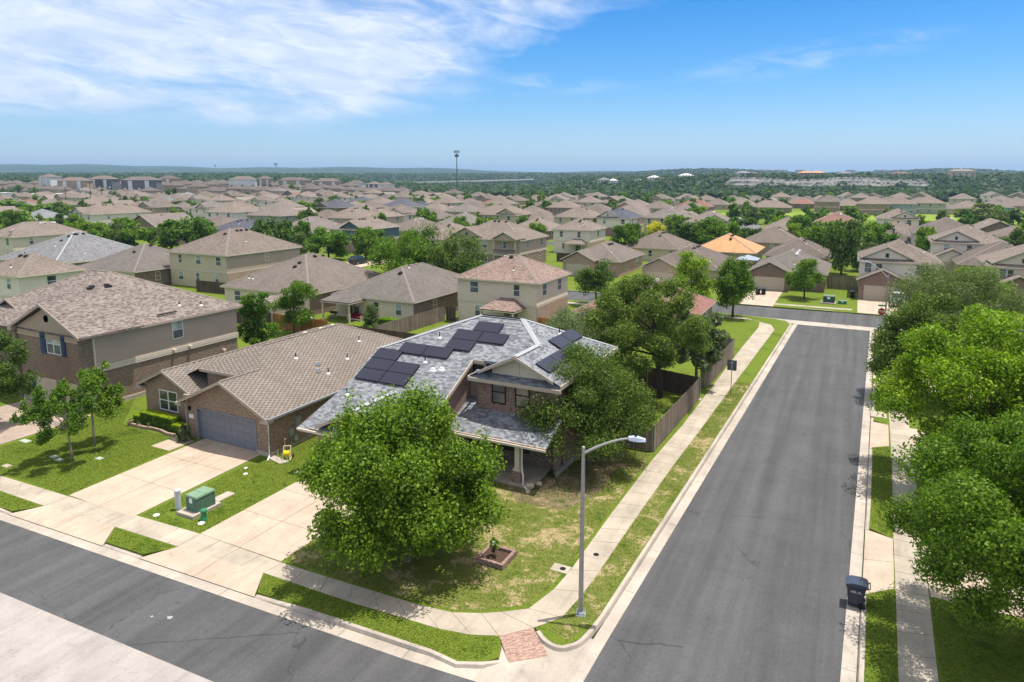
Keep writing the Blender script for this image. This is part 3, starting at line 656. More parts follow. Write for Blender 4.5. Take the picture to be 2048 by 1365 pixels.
def windowp(root,face,s,z,w,h,at,frame=None,top=None,bot=None,muntin=0,off=0.,label=None,pane=True,dbl=False,depth=.05):
    """window part with a pane sub-part. face: f(-Y) b(+Y) r(+X) l(-X); at: wall plane coordinate; s,z: lower-left corner"""
    frame=frame or TRIMW; top=top or GLB; bot=bot or SCR
    def T(a,b_,c): # a along wall, b_ outwards, c up
        if face=='f': return (a,at-b_,c)
        if face=='b': return (a,at+b_,c)
        if face=='r': return (at+b_,a,c)
        return (at-b_,a,c)
    def bx(m,a0,a1,b0,b1,c0,c1):
        p,q=T(a0,b0,c0),T(a1,b1,c1)
        m.box(min(p[0],q[0]),max(p[0],q[0]),min(p[1],q[1]),max(p[1],q[1]),c0,c1)
    fr=MB(off=OFF); t=.06; D=depth
    bx(fr,s,s+w,.0,D,z,z+t); bx(fr,s,s+w,.0,D,z+h-t,z+h); bx(fr,s,s+t,.0,D-.002,z+t,z+h-t); bx(fr,s+w-t,s+w,.0,D-.002,z+t,z+h-t)
    bx(fr,s+t,s+w-t,.0,D-.004,z+h/2-.03,z+h/2+.03)
    if dbl: bx(fr,s+w/2-.05,s+w/2+.05,.0,D-.001,z+t,z+h-t)
    for k in range(muntin):
        xx=s+t+(w-2*t)*(k+1)/(muntin+1); bx(fr,xx-.012,xx+.012,.0,D-.012,z+t,z+h-t)
    if muntin:
        for zz in (z+h*.25,z+h*.75): bx(fr,s+t,s+w-t,.0,D-.013,zz-.012,zz+.012)
    o=fr.build('window',frame,root,loc=(0,0,0))
    if pane:
        pm=MB(off=OFF); bx(pm,s+t,s+w-t,.0,.018,z+h/2+.03,z+h-t); pm.m=[0]*len(pm.f); n=len(pm.f)
        bx(pm,s+t,s+w-t,.0,.018,z+t,z+h/2-.03); pm.m=[0]*n+[1]*(len(pm.f)-n)
        pm.build('pane',[top,bot],o,loc=(0,0,0))
    return o
OFF=(0,0,0)
def garage_door(root,x0,x1,y,z0,h,mat,frame=None,face='f'):
    m=MB(off=OFF); s=-1 if face=='f' else 1
    for k in range(4):
        za=z0+h*k/4+.008; zb=z0+h*(k+1)/4-.008
        m.box(x0,x1,min(y,y+s*.04),max(y,y+s*.04),za,zb)
        n=max(4,int((x1-x0)/.6))
        for j in range(n):
            a=x0+(x1-x0)*(j+.12)/n; b=x0+(x1-x0)*(j+.88)/n
            m.box(a,b,min(y,y+s*.055),max(y,y+s*.055),za+.1,zb-.1)
    return m.build('garage_door',mat,root,loc=(0,0,0))
def ventbox(root,pts,mat=None,sz=.22):
    for p in pts:
        m=MB(off=OFF); x,y,z=p
        m.box(x-sz*1.15,x+sz*1.15,y-sz*1.15,y+sz*1.15,z-.12,z+.05); m.hexa([(x-sz*.8,y-sz*.8,z+.05),(x+sz*.8,y-sz*.8,z+.05),(x+sz*.8,y+sz*.8,z+.05),(x-sz*.8,y+sz*.8,z+.05),(x-sz*.65,y-sz*.5,z+.2),(x+sz*.65,y-sz*.5,z+.2),(x+sz*.65,y+sz*.5,z+.2),(x-sz*.65,y+sz*.5,z+.2)])
        m.build('roof_vent',mat or VENT,root,loc=(0,0,0))
def pipes(root,pts):
    for x,y,z in pts:
        m=MB(off=OFF); m.tube([(x,y,z-.1),(x,y,z+.42)],.045,8,0); m.lathe((x,y,z-.05),[(.17,0),(.16,.06),(.07,.16)],10,1)
        m.build('vent_pipe',[VENT,PIPEW],root,loc=(0,0,0))
# ------------------------------------------------------------ generic tract house
PR=lambda a,b,t:a+(b-a)*t
HPOS=[]
def house(x,y,w,d,st,roof,wall,lower=None,label='',rz=0.,yaxis=False,z0=0.,feat='',trim=None,seed=0,name='house',group=None,detail=1,eave=None,pitch=.5,door=None,cap=None):
    """x,y: footprint centre; w along X, d along Y; feat letters:
       G garage gable to -Y, g garage gable to +Y, T upper gable to -Y with skirt roof, P patio roof to -Y, p patio corner cut, C chimney, D dish, B balcony"""
    rs=random.Random(seed*7+int(x*13)+int(y*7)); HPOS.append((x,y,max(w,d)/2))
    root=empty(name,(x,y,z0),label,'house',group,rz)
    e=eave or (2.85 if st==1 else 5.6); trim=trim or TRIM; lower=lower or wall
    x0,x1,y0,y1=-w/2,w/2,-d/2,d/2; ov=.42
    if st==2:
        m=MB(); m.box(x0+.03,x1-.03,y0+.03,y1-.03,-.2,2.75); m.build('lower_wall',lower,root,loc=(0,0,0))
        m=MB(); m.box(x0,x1,y0,y1,2.75,e-.17); m.build('upper_wall',wall,root,loc=(0,0,0))
        m=MB(); 
        for a in (2.62,2.80): m.box(x0-.03,x1+.03,y0-.03,y1+.03,a,a+.13)
        m.build('band_board',trim,root,loc=(0,0,0))
    else:
        m=MB(); m.box(x0,x1,y0,y1,-.2,e-.17); m.build('wall',wall,root,loc=(0,0,0))
    m=MB(); m.box(x0-ov,x1+ov,y0-ov,y1+ov,e-.17,e-.002); fa=m
    rm=MB(); cm=MB() if detail>=1 else None
    if 'X' in feat: # cross gable ridge along y with gable wall to the front
        zr=gablef(rm,x0-ov,x1+ov,y0-ov,y1+ov,e+.14,pitch,'y'); gw=MB(); h=(w/2)*pitch
        gw.poly([(x0,y0,e-.17),(x1,y0,e-.17),(x1,y0,e),(0,y0,e+h),(x0,y0,e)]); gw.poly([(x1,y1,e-.17),(x0,y1,e-.17),(x0,y1,e),(0,y1,e+h),(x1,y1,e)]); gw.build('gable_wall',wall,root,loc=(0,0,0)); rake(fa,x0-ov,x1+ov,y0-ov,e+.14,pitch)
    else:
        zr=hipf(rm,x0-ov,x1+ov,y0-ov,y1+ov,e,pitch,0,cm)
    slope=lambda px,py: e+pitch*max(0,min(px-(x0-ov),(x1+ov)-px,py-(y0-ov),(y1+ov)-py))
    if 'G' in feat or 'g' in feat:
        s=-1 if 'G' in feat else 1; side=-1 if rs.random()<.5 else 1
        if 'R' in feat: side=1
        if 'L' in feat: side=-1
        gw=6.0 if w>9 else w*.6; gx0=(x0+.02 if side<0 else x1-gw-.02); gx1=gx0+gw; pj=1.8 if w<12 else 2.6
        yf=y0-pj if s<0 else y1+pj; ya,yb=sorted((yf,(y0+3 if s<0 else y1-3)))
        wm=MB(); wm.box(gx0,gx1,*(sorted((yf,(y0+.1 if s<0 else y1-.1)))),-.2,2.68)
        h=gw/2*pitch
        if s<0: wm.poly([(gx0,yf,2.68),(gx1,yf,2.68),(gx1,yf,2.85),((gx0+gx1)/2,yf,2.85+h),(gx0,yf,2.85)])
        else: wm.poly([(gx1,yf,2.68),(gx0,yf,2.68),(gx0,yf,2.85),((gx0+gx1)/2,yf,2.85+h),(gx1,yf,2.85)])
        wm.build('garage_wall',lower,root,loc=(0,0,0))
        back=(y0+gw*.5+2.6) if s<0 else (y1-gw*.5-2.6)
        if st==2: back=y0+.05 if s<0 else y1-.05
        gablef(rm,gx0-ov,gx1+ov,min(yf+s*ov,back),max(yf+s*ov,back),2.99,pitch,'y')
        rake(fa,gx0-ov,gx1+ov,yf+s*ov,2.99,pitch,sgn=s)
        if detail>=1: garage_door(root,gx0+.7,gx1-.7,yf,0,2.15,door or GDOORC,face='f' if s<0 else 'b')
        else:
            dm=MB(); dm.box(gx0+.7,gx1-.7,min(yf,yf+s*.04),max(yf,yf+s*.04),0,2.15); dm.build('garage_door',door or GDOORC,root,loc=(0,0,0))
    if 'T' in feat: # front gable above a skirt roof
        tw=min(w*.62,6.8); tx0=x0+.3 if 'R' in feat else x1-tw-.3; tx1=tx0+tw; zc=e+.30
        gablef(rm,tx0-.35,tx1+.35,y0-ov+.35,y0+tw*.5+1.2,zc+.14,pitch,'y')
        gm=MB(); gm.poly([(tx0,y0+.3,zc-.25),(tx1,y0+.3,zc-.25),(tx1,y0+.3,zc),((tx0+tx1)/2,y0+.3,zc+tw/2*pitch),(tx0,y0+.3,zc)]); gm.build('gable_wall',wall,root,loc=(0,0,0))
        rake(fa,tx0-.35,tx1+.35,y0-ov+.35,zc+.14,pitch)
        c=(tx0+tx1)/2; vm=MB(); vm.box(c-.22,c+.22,y0+.24,y0+.3,zc+.25,zc+.85); vm.build('gable_vent',GL,root,loc=(0,0,0))
    if 'P' in feat:
        px0=(-.5 if 'R' in feat else x0+.4); px1=px0+4.2; pm=MB()
        hz=2.7; 
        rm.slab([(px0-.3,y0-3.0,hz-.15),(px1+.3,y0-3.0,hz-.15),(px1-1.2,y0+.02,hz+.85),(px0+1.2,y0+.02,hz+.85)],.1)
        rm.slab([(px1+.3,y0-3.0,hz-.15),(px1+.3,y0+.0,hz-.15),(px1-1.2,y0+.02,hz+.85)],.1); rm.slab([(px0-.3,y0,hz-.15),(px0-.3,y0-3.0,hz-.15),(px0+1.2,y0+.02,hz+.85)],.1)
        fa.box(px0-.3,px1+.3,y0-3.0,y0-.035,hz-.36,hz-.16)
        for a in (px0,px1):
            q=MB(); q.box(a-.09,a+.09,y0-2.9,y0-2.72,0,hz-.36); q.build('post',trim,root,loc=(0,0,0))
        if detail>=1:
            dm=MB(); dm.box(px0+1.6,px0+3.4,y0-.04,y0+.02,.1,2.15,0); dm.box(px0+2.46,px0+2.54,y0-.06,y0-.04,.1,2.15,1); dm.build('patio_door',[GL,TRIMW],root,loc=(0,0,0))
    if 'B' in feat:
        bx0=x1-5.2; q=MB(); q.box(bx0,x1-.1,y0-1.5,y0-.035,2.6,2.78,0); q.box(bx0,x1-.1,y0-1.5,y0-1.44,3.65,3.75,1)
        for k in range(26): a=bx0+.1+k*.195; q.box(a,a+.04,y0-1.49,y0-1.45,2.78,3.65,1)
        q.build('balcony',[trim,BLACK],root,loc=(0,0,0))
        for a in (bx0+.1,x1-.25):
            q=MB(); q.box(a-.08,a+.08,y0-1.46,y0-1.3,0,e-.17); q.build('post',trim,root,loc=(0,0,0))
        gablef(rm,bx0-.3,x1+.35,y0-1.9,y0+2.2,e+.3,pitch,'y'); rake(fa,bx0-.3,x1+.35,y0-1.9,e+.3,pitch)
        gm=MB(); c=(bx0-.3+x1+.35)/2; hw=(x1+.35-bx0+.3)/2-.3; gm.poly([(c-hw,y0-1.55,e-.02),(c+hw,y0-1.55,e-.02),(c+hw,y0-1.55,e+.12),(c,y0-1.55,e+.12+hw*pitch),(c-hw,y0-1.55,e+.12)]); gm.build('gable_wall',SD_TAUPE,root,loc=(0,0,0))
    ro=rm.build('roof',roof,root,loc=(0,0,0))
    if cm is not None and cm.f: cm.build('ridge_cap',cap or CAP_T,ro,loc=(0,0,0))
    fa.build('fascia',trim,root,loc=(0,0,0))
    if 'C' in feat:
        q=MB(); q.box(x1-2.2,x1-1.2,.4,1.6,e-.2,zr+.9); q.build('chimney',wall,root,loc=(0,0,0))
    # windows
    fr=TRIMW; k=0
    for fl in range(st):
        zb=.95+2.85*fl
        for face,at,a0,a1 in (('f',y0,x0,x1),('r',x1,y0,y1),('b',y1,x0,x1)):
            L=a1-a0; n={'f':2+(w>11),'r':2,'b':2}[face]
            if face=='f' and fl==0 and 'G' in feat: n=0
            if face=='r' and rs.random()<.35: n=1
            if face=='b' and detail<2 and rz==0: n=0
            for j in range(n):
                s=a0+L*(j+.5)/n-.45+rs.uniform(-.6,.6)
                if 'P' in feat and fl==0 and face=='f' and px0-.6<s+.45<px1+.6: continue
                ww=rs.choice((.9,.9,1.2)); hh=1.45
                at2=at if (st==1 or fl==1) else (at+.03 if face=='f' else at-.03)
                if detail>=1: windowp(root,face,s,zb,ww,hh,at2,fr,rs.choice((GLB,GL,SCR)),SCR)
                else:
                    q=MB()
                    if face=='f': q.box(s,s+ww,at2-.04,at2,zb,zb+hh,1); q.box(s+.07,s+ww-.07,at2-.055,at2-.04,zb+.07,zb+hh-.07,0)
                    elif face=='b': q.box(s,s+ww,at2,at2+.04,zb,zb+hh,1); q.box(s+.07,s+ww-.07,at2+.04,at2+.055,zb+.07,zb+hh-.07,0)
                    else: q.box(at2,at2+.04,s,s+ww,zb,zb+hh,1); q.box(at2+.04,at2+.055,s+.07,s+ww-.07,zb+.07,zb+hh-.07,0)
                    q.build('window',[SCR,TRIMW],root,loc=(0,0,0))
                k+=1
    # roof vents and pipes
    if detail>=1:
        vp=[]
        for j in range(rs.choice((3,4,5))):
            a=rs.uniform(.25,.75)*(w if w>d else d)-(w if w>d else d)/2
            px,py=(a,.9) if w>d else (.9,a)
            vp.append((px,py-(1.5 if w>d else 0),slope(px,py-(1.5 if w>d else 0))+.05))
        ventbox(ro,vp,rs.choice((VENT,VENT,PIPEW)))
        pipes(ro,[(q[0],q[1],slope(*q)) for q in [(rs.uniform(x0+1.5,x1-1.5),rs.uniform(y0+1.,0)) for _ in range(2)]])
    if 'D' in feat:
        q=MB(); q.tube([(x1-1,y0+.6,e+.3),(x1-1,y0+.4,e+1.0)],.03,6); q.lathe((x1-1,y0+.35,e+.9),[(.05,0),(.3,.05),(.42,.14),(.41,.16),(.02,.03)],12); q.build('satellite_dish',VENT,root,loc=(0,0,0))
    return root
# ------------------------------------------------------------ the three front houses, in world coordinates
def wedge(m,x0,x1,y0,y1,z0,f,mi=0):
    """box whose top follows f(x,y)"""
    m.hexa([(x0,y0,z0),(x1,y0,z0),(x1,y1,z0),(x0,y1,z0),(x0,y0,f(x0,y0)),(x1,y0,f(x1,y0)),(x1,y1,f(x1,y1)),(x0,y1,f(x0,y1))],mi)
# ---- 1: two-storey brick and taupe siding house
OFF=(-55,29,0)
r1=empty('house',OFF,'two storey brown brick house with taupe siding side wall and navy shutters','house'); HPOS.append((-57,36,9))
m=MB(off=OFF); m.box(-59.4,-51.33,29.15,43.6,-.1,5.6); m.box(-68,-59.4,31.6,43.6,-.1,5.6); m.box(-59.75,-59.35,28.95,29.6,-.1,5.7)
m.build('brick_wall',BR1,r1,loc=(0,0,0))
m=MB(off=OFF); m.box(-51.33,-51.27,30.3,43.65,3.3,5.68); m.box(-59.4,-51.4,43.6,43.66,3.2,5.66); m.build('side_siding',SD_TAUPE,r1,loc=(0,0,0),label='taupe lap siding on the upper side wall')
m=MB(off=OFF); 
for a in (2.84,3.0,3.16): m.box(-51.33,-51.24+(.01 if a==3.0 else 0),30.25,43.7,a,a+.145)
m.box(-51.34,-51.25,30.2,30.32,3.3,5.68); m.build('band_board',TRIM,r1,loc=(0,0,0))
m=MB(off=OFF); m.poly([(-59.4,29.10,5.45),(-51.33,29.10,5.45),(-51.33,29.10,5.95),(-55.1,29.10,7.85),(-59.4,29.10,5.95)]); m.box(-59.5,-51.33,29.08,29.15,5.35,5.55); m.build('gable_wall',SD_TAN,r1,loc=(0,0,0))
rm=MB(off=OFF); cm=MB(off=OFF); fa=MB(off=OFF)
zr=hipf(rm,-68.5,-50.85,28.95,44.1,5.85,.485,0,cm); fa.box(-68.5,-50.85,29.6,44.1,5.66,5.847); fa.box(-50.95,-50.85,28.95,29.6,5.66,5.846)
gablef(rm,-59.85,-50.44,28.72,33.9,5.99,.465,'y'); rake(fa,-59.85,-50.44,28.72,5.99,.465,w=.2)
fa.hexa([(-59.9,28.68,5.66),(-59.35,28.68,5.66),(-59.35,29.1,5.66),(-59.9,29.1,5.66),(-59.9,28.68,5.84),(-59.35,28.68,6.05),(-59.35,29.1,6.05),(-59.9,29.1,5.84)])
gablef(rm,-67.6,-61.,30.9,34.,5.99,.465,'y'); rake(fa,-67.6,-61.,30.9,5.99,.465)
m=MB(off=OFF); m.poly([(-67.2,31.3,5.4),(-61.4,31.3,5.4),(-61.4,31.3,5.95),(-64.3,31.3,7.35),(-67.2,31.3,5.95)]); m.build('gable_wall',SD_TAN,r1,loc=(0,0,0))
ro=rm.build('roof',SH_PATCH,r1,loc=(0,0,0)); cm.build('ridge_cap',CAP_T,ro,loc=(0,0,0)); fa.build('fascia',TRIMT,r1,loc=(0,0,0))
sl1=lambda x,y: 5.85+.485*min(-50.85-x,y-28.95)
ventbox(ro,[(-57.6,34.3,sl1(-57.6,34.3)),(-56.5,34.9,sl1(-56.5,34.9)),(-56.1,31.8,7.15)],VENT,.26)
pipes(ro,[(-52.4,38.6,sl1(-52.4,38.6)),(-51.9,40.4,sl1(-51.9,40.4))])
m=MB(off=OFF); m.tube([(-51.5,35.8,6.35),(-51.5,37.6,6.35)],.07,6); m.build('roof_vent',VENT,ro,loc=(0,0,0))
windowp(r1,'f',-55.4,4.2,1.85,1.62,29.15,TRIMW,GLB,SCR,dbl=True); windowp(r1,'r',36.9,4.05,1.05,1.55,-51.27,TRIMW,GLB,SCR)
for a,b in ((-56.2,-55.5),(-53.48,-52.95)):
    m=MB(off=OFF); m.box(a,b,29.08,29.14,4.15,5.85); 
    for k in range(11): m.box(a+.08,b-.08,29.06,29.08,4.25+k*.14,4.33+k*.14)
    m.build('shutter',BLUEP,r1,loc=(0,0,0))
garage_door(r1,-57.45,-54.6,29.15,.0,2.12,GDOORC); garage_door(r1,-53.85,-51.95,29.15,.0,2.12,GDOORC)
for a in (-57.9,-54.3,-51.85):
    m=MB(off=OFF); m.box(a,a+.34,29.05,29.15,0,2.12); m.build('door_trim',BLUEP,r1,loc=(0,0,0))
m=MB(off=OFF); m.lathe((-55.1,29.09,6.62),[(.01,0),(.3,0)],8,0); m.v=[(v[0],29.06,6.95+(v[1]-29.09)) for v in m.v]; m.build('gable_vent',TRIMT,r1,loc=(0,0,0))
for y,z in ((36.9,3.02),(38.45,3.02),(41.9,1.9)):
    m=MB(off=OFF); m.box(-51.25,-50.97,y-.12,y+.12,z,z+.2); m.build('wall_vent',TRIM,r1,loc=(0,0,0))
m=MB(off=OFF); m.box(-59.4,-51.2,29.05,43.7,-.15,.32); m.build('foundation',CONC3,r1,loc=(0,0,0))
m=MB(off=OFF); m.box(-66.5,-59.8,30.4,31.6,2.9,3.05,0); m.box(-66.5,-59.8,30.4,30.46,4.0,4.1,1); 
for k in range(40): m.box(-66.4+k*.166,-66.36+k*.166,30.4,30.44,3.05,4.0,1)
m.build('balcony',[TRIMT,BLACK],r1,loc=(0,0,0))
m=MB(off=OFF); m.box(-58.25,-58.1,28.98,29.14,2.25,2.5,0); m.build('wall_lamp',BLACK,r1,loc=(0,0,0))
# ---- 2: brown brick ranch with the grey-blue garage door
OFF=(-38,30,0)
r2=empty('house',OFF,'single storey brown brick house with dotted tan shingles and grey blue garage door','house'); HPOS.append((-38,39,10))
m=MB(off=OFF); 
GZ=lambda x: 2.70+.46*min(x+40.2,-31.9-x)
# front wall with the recessed door opening
for a,b in ((-39.95,-39.15),(-33.5,-32.4)): m.box(a,b,29.5,29.8,.0,2.25)
m.poly([(-39.95,29.5,2.25),(-32.4,29.5,2.25),(-32.4,29.5,GZ(-32.4)-.1),(-36.05,29.5,GZ(-36.05)-.12),(-39.95,29.5,GZ(-39.95)-.1)]); m.poly([(-39.15,29.5,2.25),(-39.15,29.8,2.25),(-33.5,29.8,2.25),(-33.5,29.5,2.25)])
m.box(-32.7,-32.4,29.8,48.6,.0,2.62); m.box(-39.95,-39.65,29.8,33,.0,2.62); m.box(-39.9,-32.6,48.3,48.6,.0,2.62)
m.box(-45.85,-40.75,30.55,48.4,.0,2.62); m.box(-40.9,-37.0,31.95,33.6,.0,4.05)
m.poly([(-45.85,30.5,.0),(-40.75,30.5,.0),(-40.75,30.5,2.7),(-43.4,30.5,3.98),(-45.85,30.5,2.7)])
m.build('brick_wall',BR2,r2,loc=(0,0,0))
rm=MB(off=OFF); cm=MB(off=OFF); fa=MB(off=OFF)
xr_,xl_,xm=-31.9,-44.3,-38.1; rz_=2.75+.46*(xr_-xm); e0=2.75
ya=31.45; ze=4.25                      # truncated front eave of the main roof
yr=ya+(rz_-ze)/.46; xg=-36.05; zg=e0+.46*(xr_-xg); yg=ya+(zg-ze)/.46
rm.poly([(xr_,28.95,e0),(xr_,49.,e0),(xm,49-(xr_-xm),rz_),(xm,yr,rz_),(xg+.0,yg,zg),(xg,28.95,zg)])
xq=xg-(zg-ze)/.46; xlf=xm-(rz_-ze)/.46
rm.poly([(xlf,ya,ze),(xq,ya,ze),(xg,yg,zg),(xm,yr,rz_)])
rm.poly([(xlf,ya,ze),(xm,yr,rz_),(xm,49-(xr_-xm),rz_),(xl_,49,e0),(xl_,ya,e0)])
rm.poly([(xr_,49.,e0),(xl_,49.,e0),(xm,49-(xr_-xm),rz_)])
rm.slab([(-40.2,28.95,e0),(xg,28.95,zg),(xg,yg,zg),(-40.2,yg+.4,e0)],.12)
gablef(rm,-46.4,-40.55,30.2,47.5,2.75,.46,'y')
for s,e in (((xm,yr,rz_),(xm,49-(xr_-xm),rz_)),((xg,28.95,zg),(xg,yg,zg)),((xm,49-(xr_-xm),rz_),(xr_,49,e0)),((-43.475,30.2,4.096),(-43.475,46,4.096))): capstrip(cm,s,e)
ro=rm.build('roof',SH_DOTS,r2,loc=(0,0,0)); cm.build('ridge_cap',SH_DOTS,ro,loc=(0,0,0))
rake(fa,-40.2,-31.9,28.95,e0,.46,.2); rake(fa,-46.4,-40.55,30.2,2.75,.46,.2)
fa.box(-32.4,-31.9,29.0,49,e0-.19,e0-.004); fa.box(xlf,xq,ya-.05,ya+.4,ze-.2,ze-.006); fa.box(-41.05,-40.55,29.99,31.9,2.57,2.745)
for a,b,yy in ((-40.45,-39.9,28.95),(-32.45,-31.86,28.95),(-46.45,-45.85,30.2),(-41.,-40.5,30.2)): fa.box(a,b,yy-.06,yy+.5,2.42,2.62)
fa.build('fascia',TRIMT,r2,loc=(0,0,0))
m=MB(off=OFF); m.box(-31.9,-31.79,29.,49.,2.62,2.76); m.box(-40.55,-40.44,30.,32.,2.62,2.76); m.build('gutter',METAL,r2,loc=(0,0,0))
m=MB(off=OFF); m.tube([(-31.85,29.35,2.64),(-32.0,29.35,2.5),(-32.3,29.4,2.3),(-32.33,29.4,.25),(-32.2,29.2,.08),(-32.0,28.9,.06)],.055,8); m.build('downspout',TRIMW,r2,loc=(0,0,0))
m=MB(off=OFF); m.tube([(-40.0,29.35,2.5),(-40.02,29.4,.25),(-39.9,29.2,.08),(-39.2,28.95,.06)],.055,8); m.build('downspout',METAL,r2,loc=(0,0,0))
m=MB(off=OFF); m.box(-32.45,-32.34,29.45,48.7,-.1,.28); m.box(-33.5,-32.34,29.44,29.52,-.1,.28); m.build('foundation',CONC3,r2,loc=(0,0,0))
garage_door(r2,-39.12,-33.53,29.78,.02,2.22,GDOOR)
m=MB(off=OFF); m.box(-39.17,-39.05,29.47,29.77,0,2.27); m.box(-33.6,-33.48,29.47,29.77,0,2.27); m.box(-39.17,-33.48,29.46,29.77,2.18,2.28); m.build('door_frame',GDOOR,r2,loc=(0,0,0))
windowp(r2,'f',-44.3,1.02,1.95,1.5,30.5,TRIMW,GL,GL,dbl=True)
m=MB(off=OFF); m.box(-39.85,-39.4,29.45,29.5,1.42,1.7); m.build('house_number_plate',WHITE,r2,loc=(0,0,0))
m=MB(off=OFF); m.lathe((-39.7,29.4,1.95),[(.02,0),(.07,.03),(.09,.22),(.11,.24),(.02,.34)],8); m.box(-39.72,-39.68,29.4,29.5,2.2,2.24); m.build('wall_lamp',BLACK,r2,loc=(0,0,0))
s2=lambda x,y:e0+.46*(xr_-x)
px2=[(-35.9,35.6),(-34.3,39.3),(-33.6,36.4),(-35.6,42.3)]
pipes(ro,[(x,y,s2(x,y)) for x,y in px2]); ventbox(ro,[(-34.7,36.5,s2(-34.7,36.5)),(-34.1,35.9,s2(-34.1,35.9))],METAL,.17)
ventbox(ro,[(-38.9,39.8,rz_-.4),(-38.9,41.6,rz_-.4),(-38.9,43.0,rz_-.4)],TRIM,.3)
# utility boxes on the side wall
for nm,y,z,a,h,dp,mt in (('breaker_panel',31.95,1.25,.42,.75,.16,METAL),('meter_box',31.3,.85,.36,.5,.16,METAL),('meter_box',31.62,.42,.34,.36,.2,METAL)):
    m=MB(off=OFF); m.box(-32.4,-32.4+dp,y-a/2,y+a/2,z,z+h); m.box(-32.4+dp,-32.4+dp+.02,y-a/2+.03,y+a/2-.03,z+.03,z+h-.03); m.build(nm,mt,r2,loc=(0,0,0))
m=MB(off=OFF); m.tube([(-32.32,31.3,.85),(-32.32,31.3,.0)],.035,6); m.tube([(-32.32,31.45,1.2),(-32.32,31.8,1.3)],.03,6); m.build('conduit',METAL,r2,loc=(0,0,0))
# ---- 3: corner house with the solar panels
OFF=(-22,33,0)
r3=empty('house',OFF,'corner house with mottled grey roof carrying black solar panels and brick dormer','house'); HPOS.append((-21,38,9))
Mz=lambda x,y:2.9+.5*(y-28.95); Rz=lambda x,y:8.3-.5*(x+19.4); Lz=lambda x,y:2.75+.40*(y-33.0)
rm=MB(off=OFF); cm=MB(off=OFF); fa=MB(off=OFF)
def pt(x,y,f): return (x,y,f(x,y))
RL=(-22.6,39.8,8.325); RR=(-19.45,39.8,8.325); BR=(-14.5,44.75,5.85); BF=(-14.5,34.5,5.85)
rm.slab([(-29.15,28.8,2.83),pt(-21.0,28.95,Mz),pt(-21.0,35.8,Mz),pt(-19.25,35.8,Mz),(-17.35,37.7,7.275),RR,RL,pt(-28.4,35.6,Mz),pt(-28.35,32.3,Mz)],.16)
rm.poly([RR,(-17.35,37.7,7.275),(-17.35,34.4,7.275),BF,BR])
rm.poly([RL,RR,BR,(-28.4,44.75,5.85),(-28.4,44.05,6.2)]); rm.poly([RL,(-28.4,44.05,6.2),pt(-28.4,35.6,Mz)])
# dormer gable: left plate, right plate is the big right slope
rm.slab([(-20.5,34.5,5.7),(-17.35,34.4,7.275),(-17.35,37.7,7.275),(-20.5,34.6,5.72)],.02)
rm.slab([(-19.75,34.35,6.12),(-17.35,34.35,7.29),(-17.35,35.2,7.29),(-19.75,35.2,6.12)],.1); rm.slab([(-17.35,34.35,7.29),(-14.9,34.35,6.12),(-14.9,35.2,6.12),(-17.35,35.2,7.29)],.1)
rm.slab([(-20.5,34.45,5.62),(-14.4,34.45,5.62),(-14.6,35.1,5.95),(-20.3,35.1,5.95)],.05)   # skirt
rm.slab([pt(-21.25,32.85,Lz),pt(-14.6,32.85,Lz),pt(-14.6,35.1,Lz),pt(-20.0,35.1,Lz),pt(-20.0,36.0,Lz),pt(-21.25,36.0,Lz)],.12)
gablef(rm,-27.6,-21.75,28.62,32.5,3.18,.5,'y')
ro=rm.build('roof',SH_GREY,r3,loc=(0,0,0))
for s,e in ((RL,RR),(RR,(-17.35,37.7,7.275)),((-17.35,37.7,7.275),(-17.35,34.4,7.3)),(RL,pt(-28.4,35.6,Mz)),(RR,BR),): capstrip(cm,s,e,.19)
cm.build('ridge_cap',CAP_G,ro,loc=(0,0,0)); cm=MB(off=OFF); capstrip(cm,(-24.68,28.62,4.66),(-24.68,32.6,4.66),.19); cm.build('ridge_cap',CAP_G,ro,loc=(0,0,0))
m=MB(off=OFF); m.box(-22.5,-19.6,39.66,39.74,8.33,8.40); m.build('ridge_vent',VENT,ro,loc=(0,0,0))
fa.box(-29.15,-28.3,28.75,28.85,2.6,2.82); fa.box(-28.35,-21.0,28.84,28.94,2.68,2.89); fa.box(-21.3,-14.6,32.75,32.85,2.45,2.70)
fa.box(-20.55,-14.4,34.36,34.46,5.4,5.615); fa.box(-20.6,-20.5,34.4,35.9,5.45,5.68); fa.box(-14.5,-14.4,34.5,44.8,5.6,5.845)
fa.hexa([(-21.02,28.95,2.68),(-20.94,28.95,2.68),(-20.94,35.8,6.1),(-21.02,35.8,6.1),(-21.02,28.95,2.9),(-20.94,28.95,2.9),(-20.94,35.8,6.33),(-21.02,35.8,6.33)])
fa.box(-21.,-20.2,35.72,35.79,6.1,6.32)
rake(fa,-19.8,-14.85,34.35,6.12,.478,.17)
rake(fa,-27.6,-21.75,28.62,3.18,.5,.17)
fa.build('fascia',plain('trim_beige',(.43,.36,.285),.6,.06),r3,loc=(0,0,0))
m=MB(off=OFF)
m.box(-28.2,-21.3,29.45,30.,-.1,2.8); wedge(m,-28.2,-27.95,30.,44.4,-.1,lambda x,y:min(Mz(x,y),6.2)-.3 if y<35 else 5.6)
wedge(m,-21.5,-21.25,29.45,35.85,-.1,lambda x,y:Mz(x,y)-.17)
m.box(-19.95,-14.95,35.0,35.3,2.9,5.5); m.box(-15.2,-14.95,35.3,44.4,-.1,5.6); m.box(-21.25,-14.95,35.9,36.1,-.1,2.7); m.box(-20.2,-19.95,35.0,36.5,2.9,5.5)
m.poly([(-26.9,29.4,2.7),(-22.4,29.4,2.7),(-22.4,29.4,3.35),(-24.68,29.4,4.4),(-26.9,29.4,3.35)])
m.build('brick_wall',BR3,r3,loc=(0,0,0))
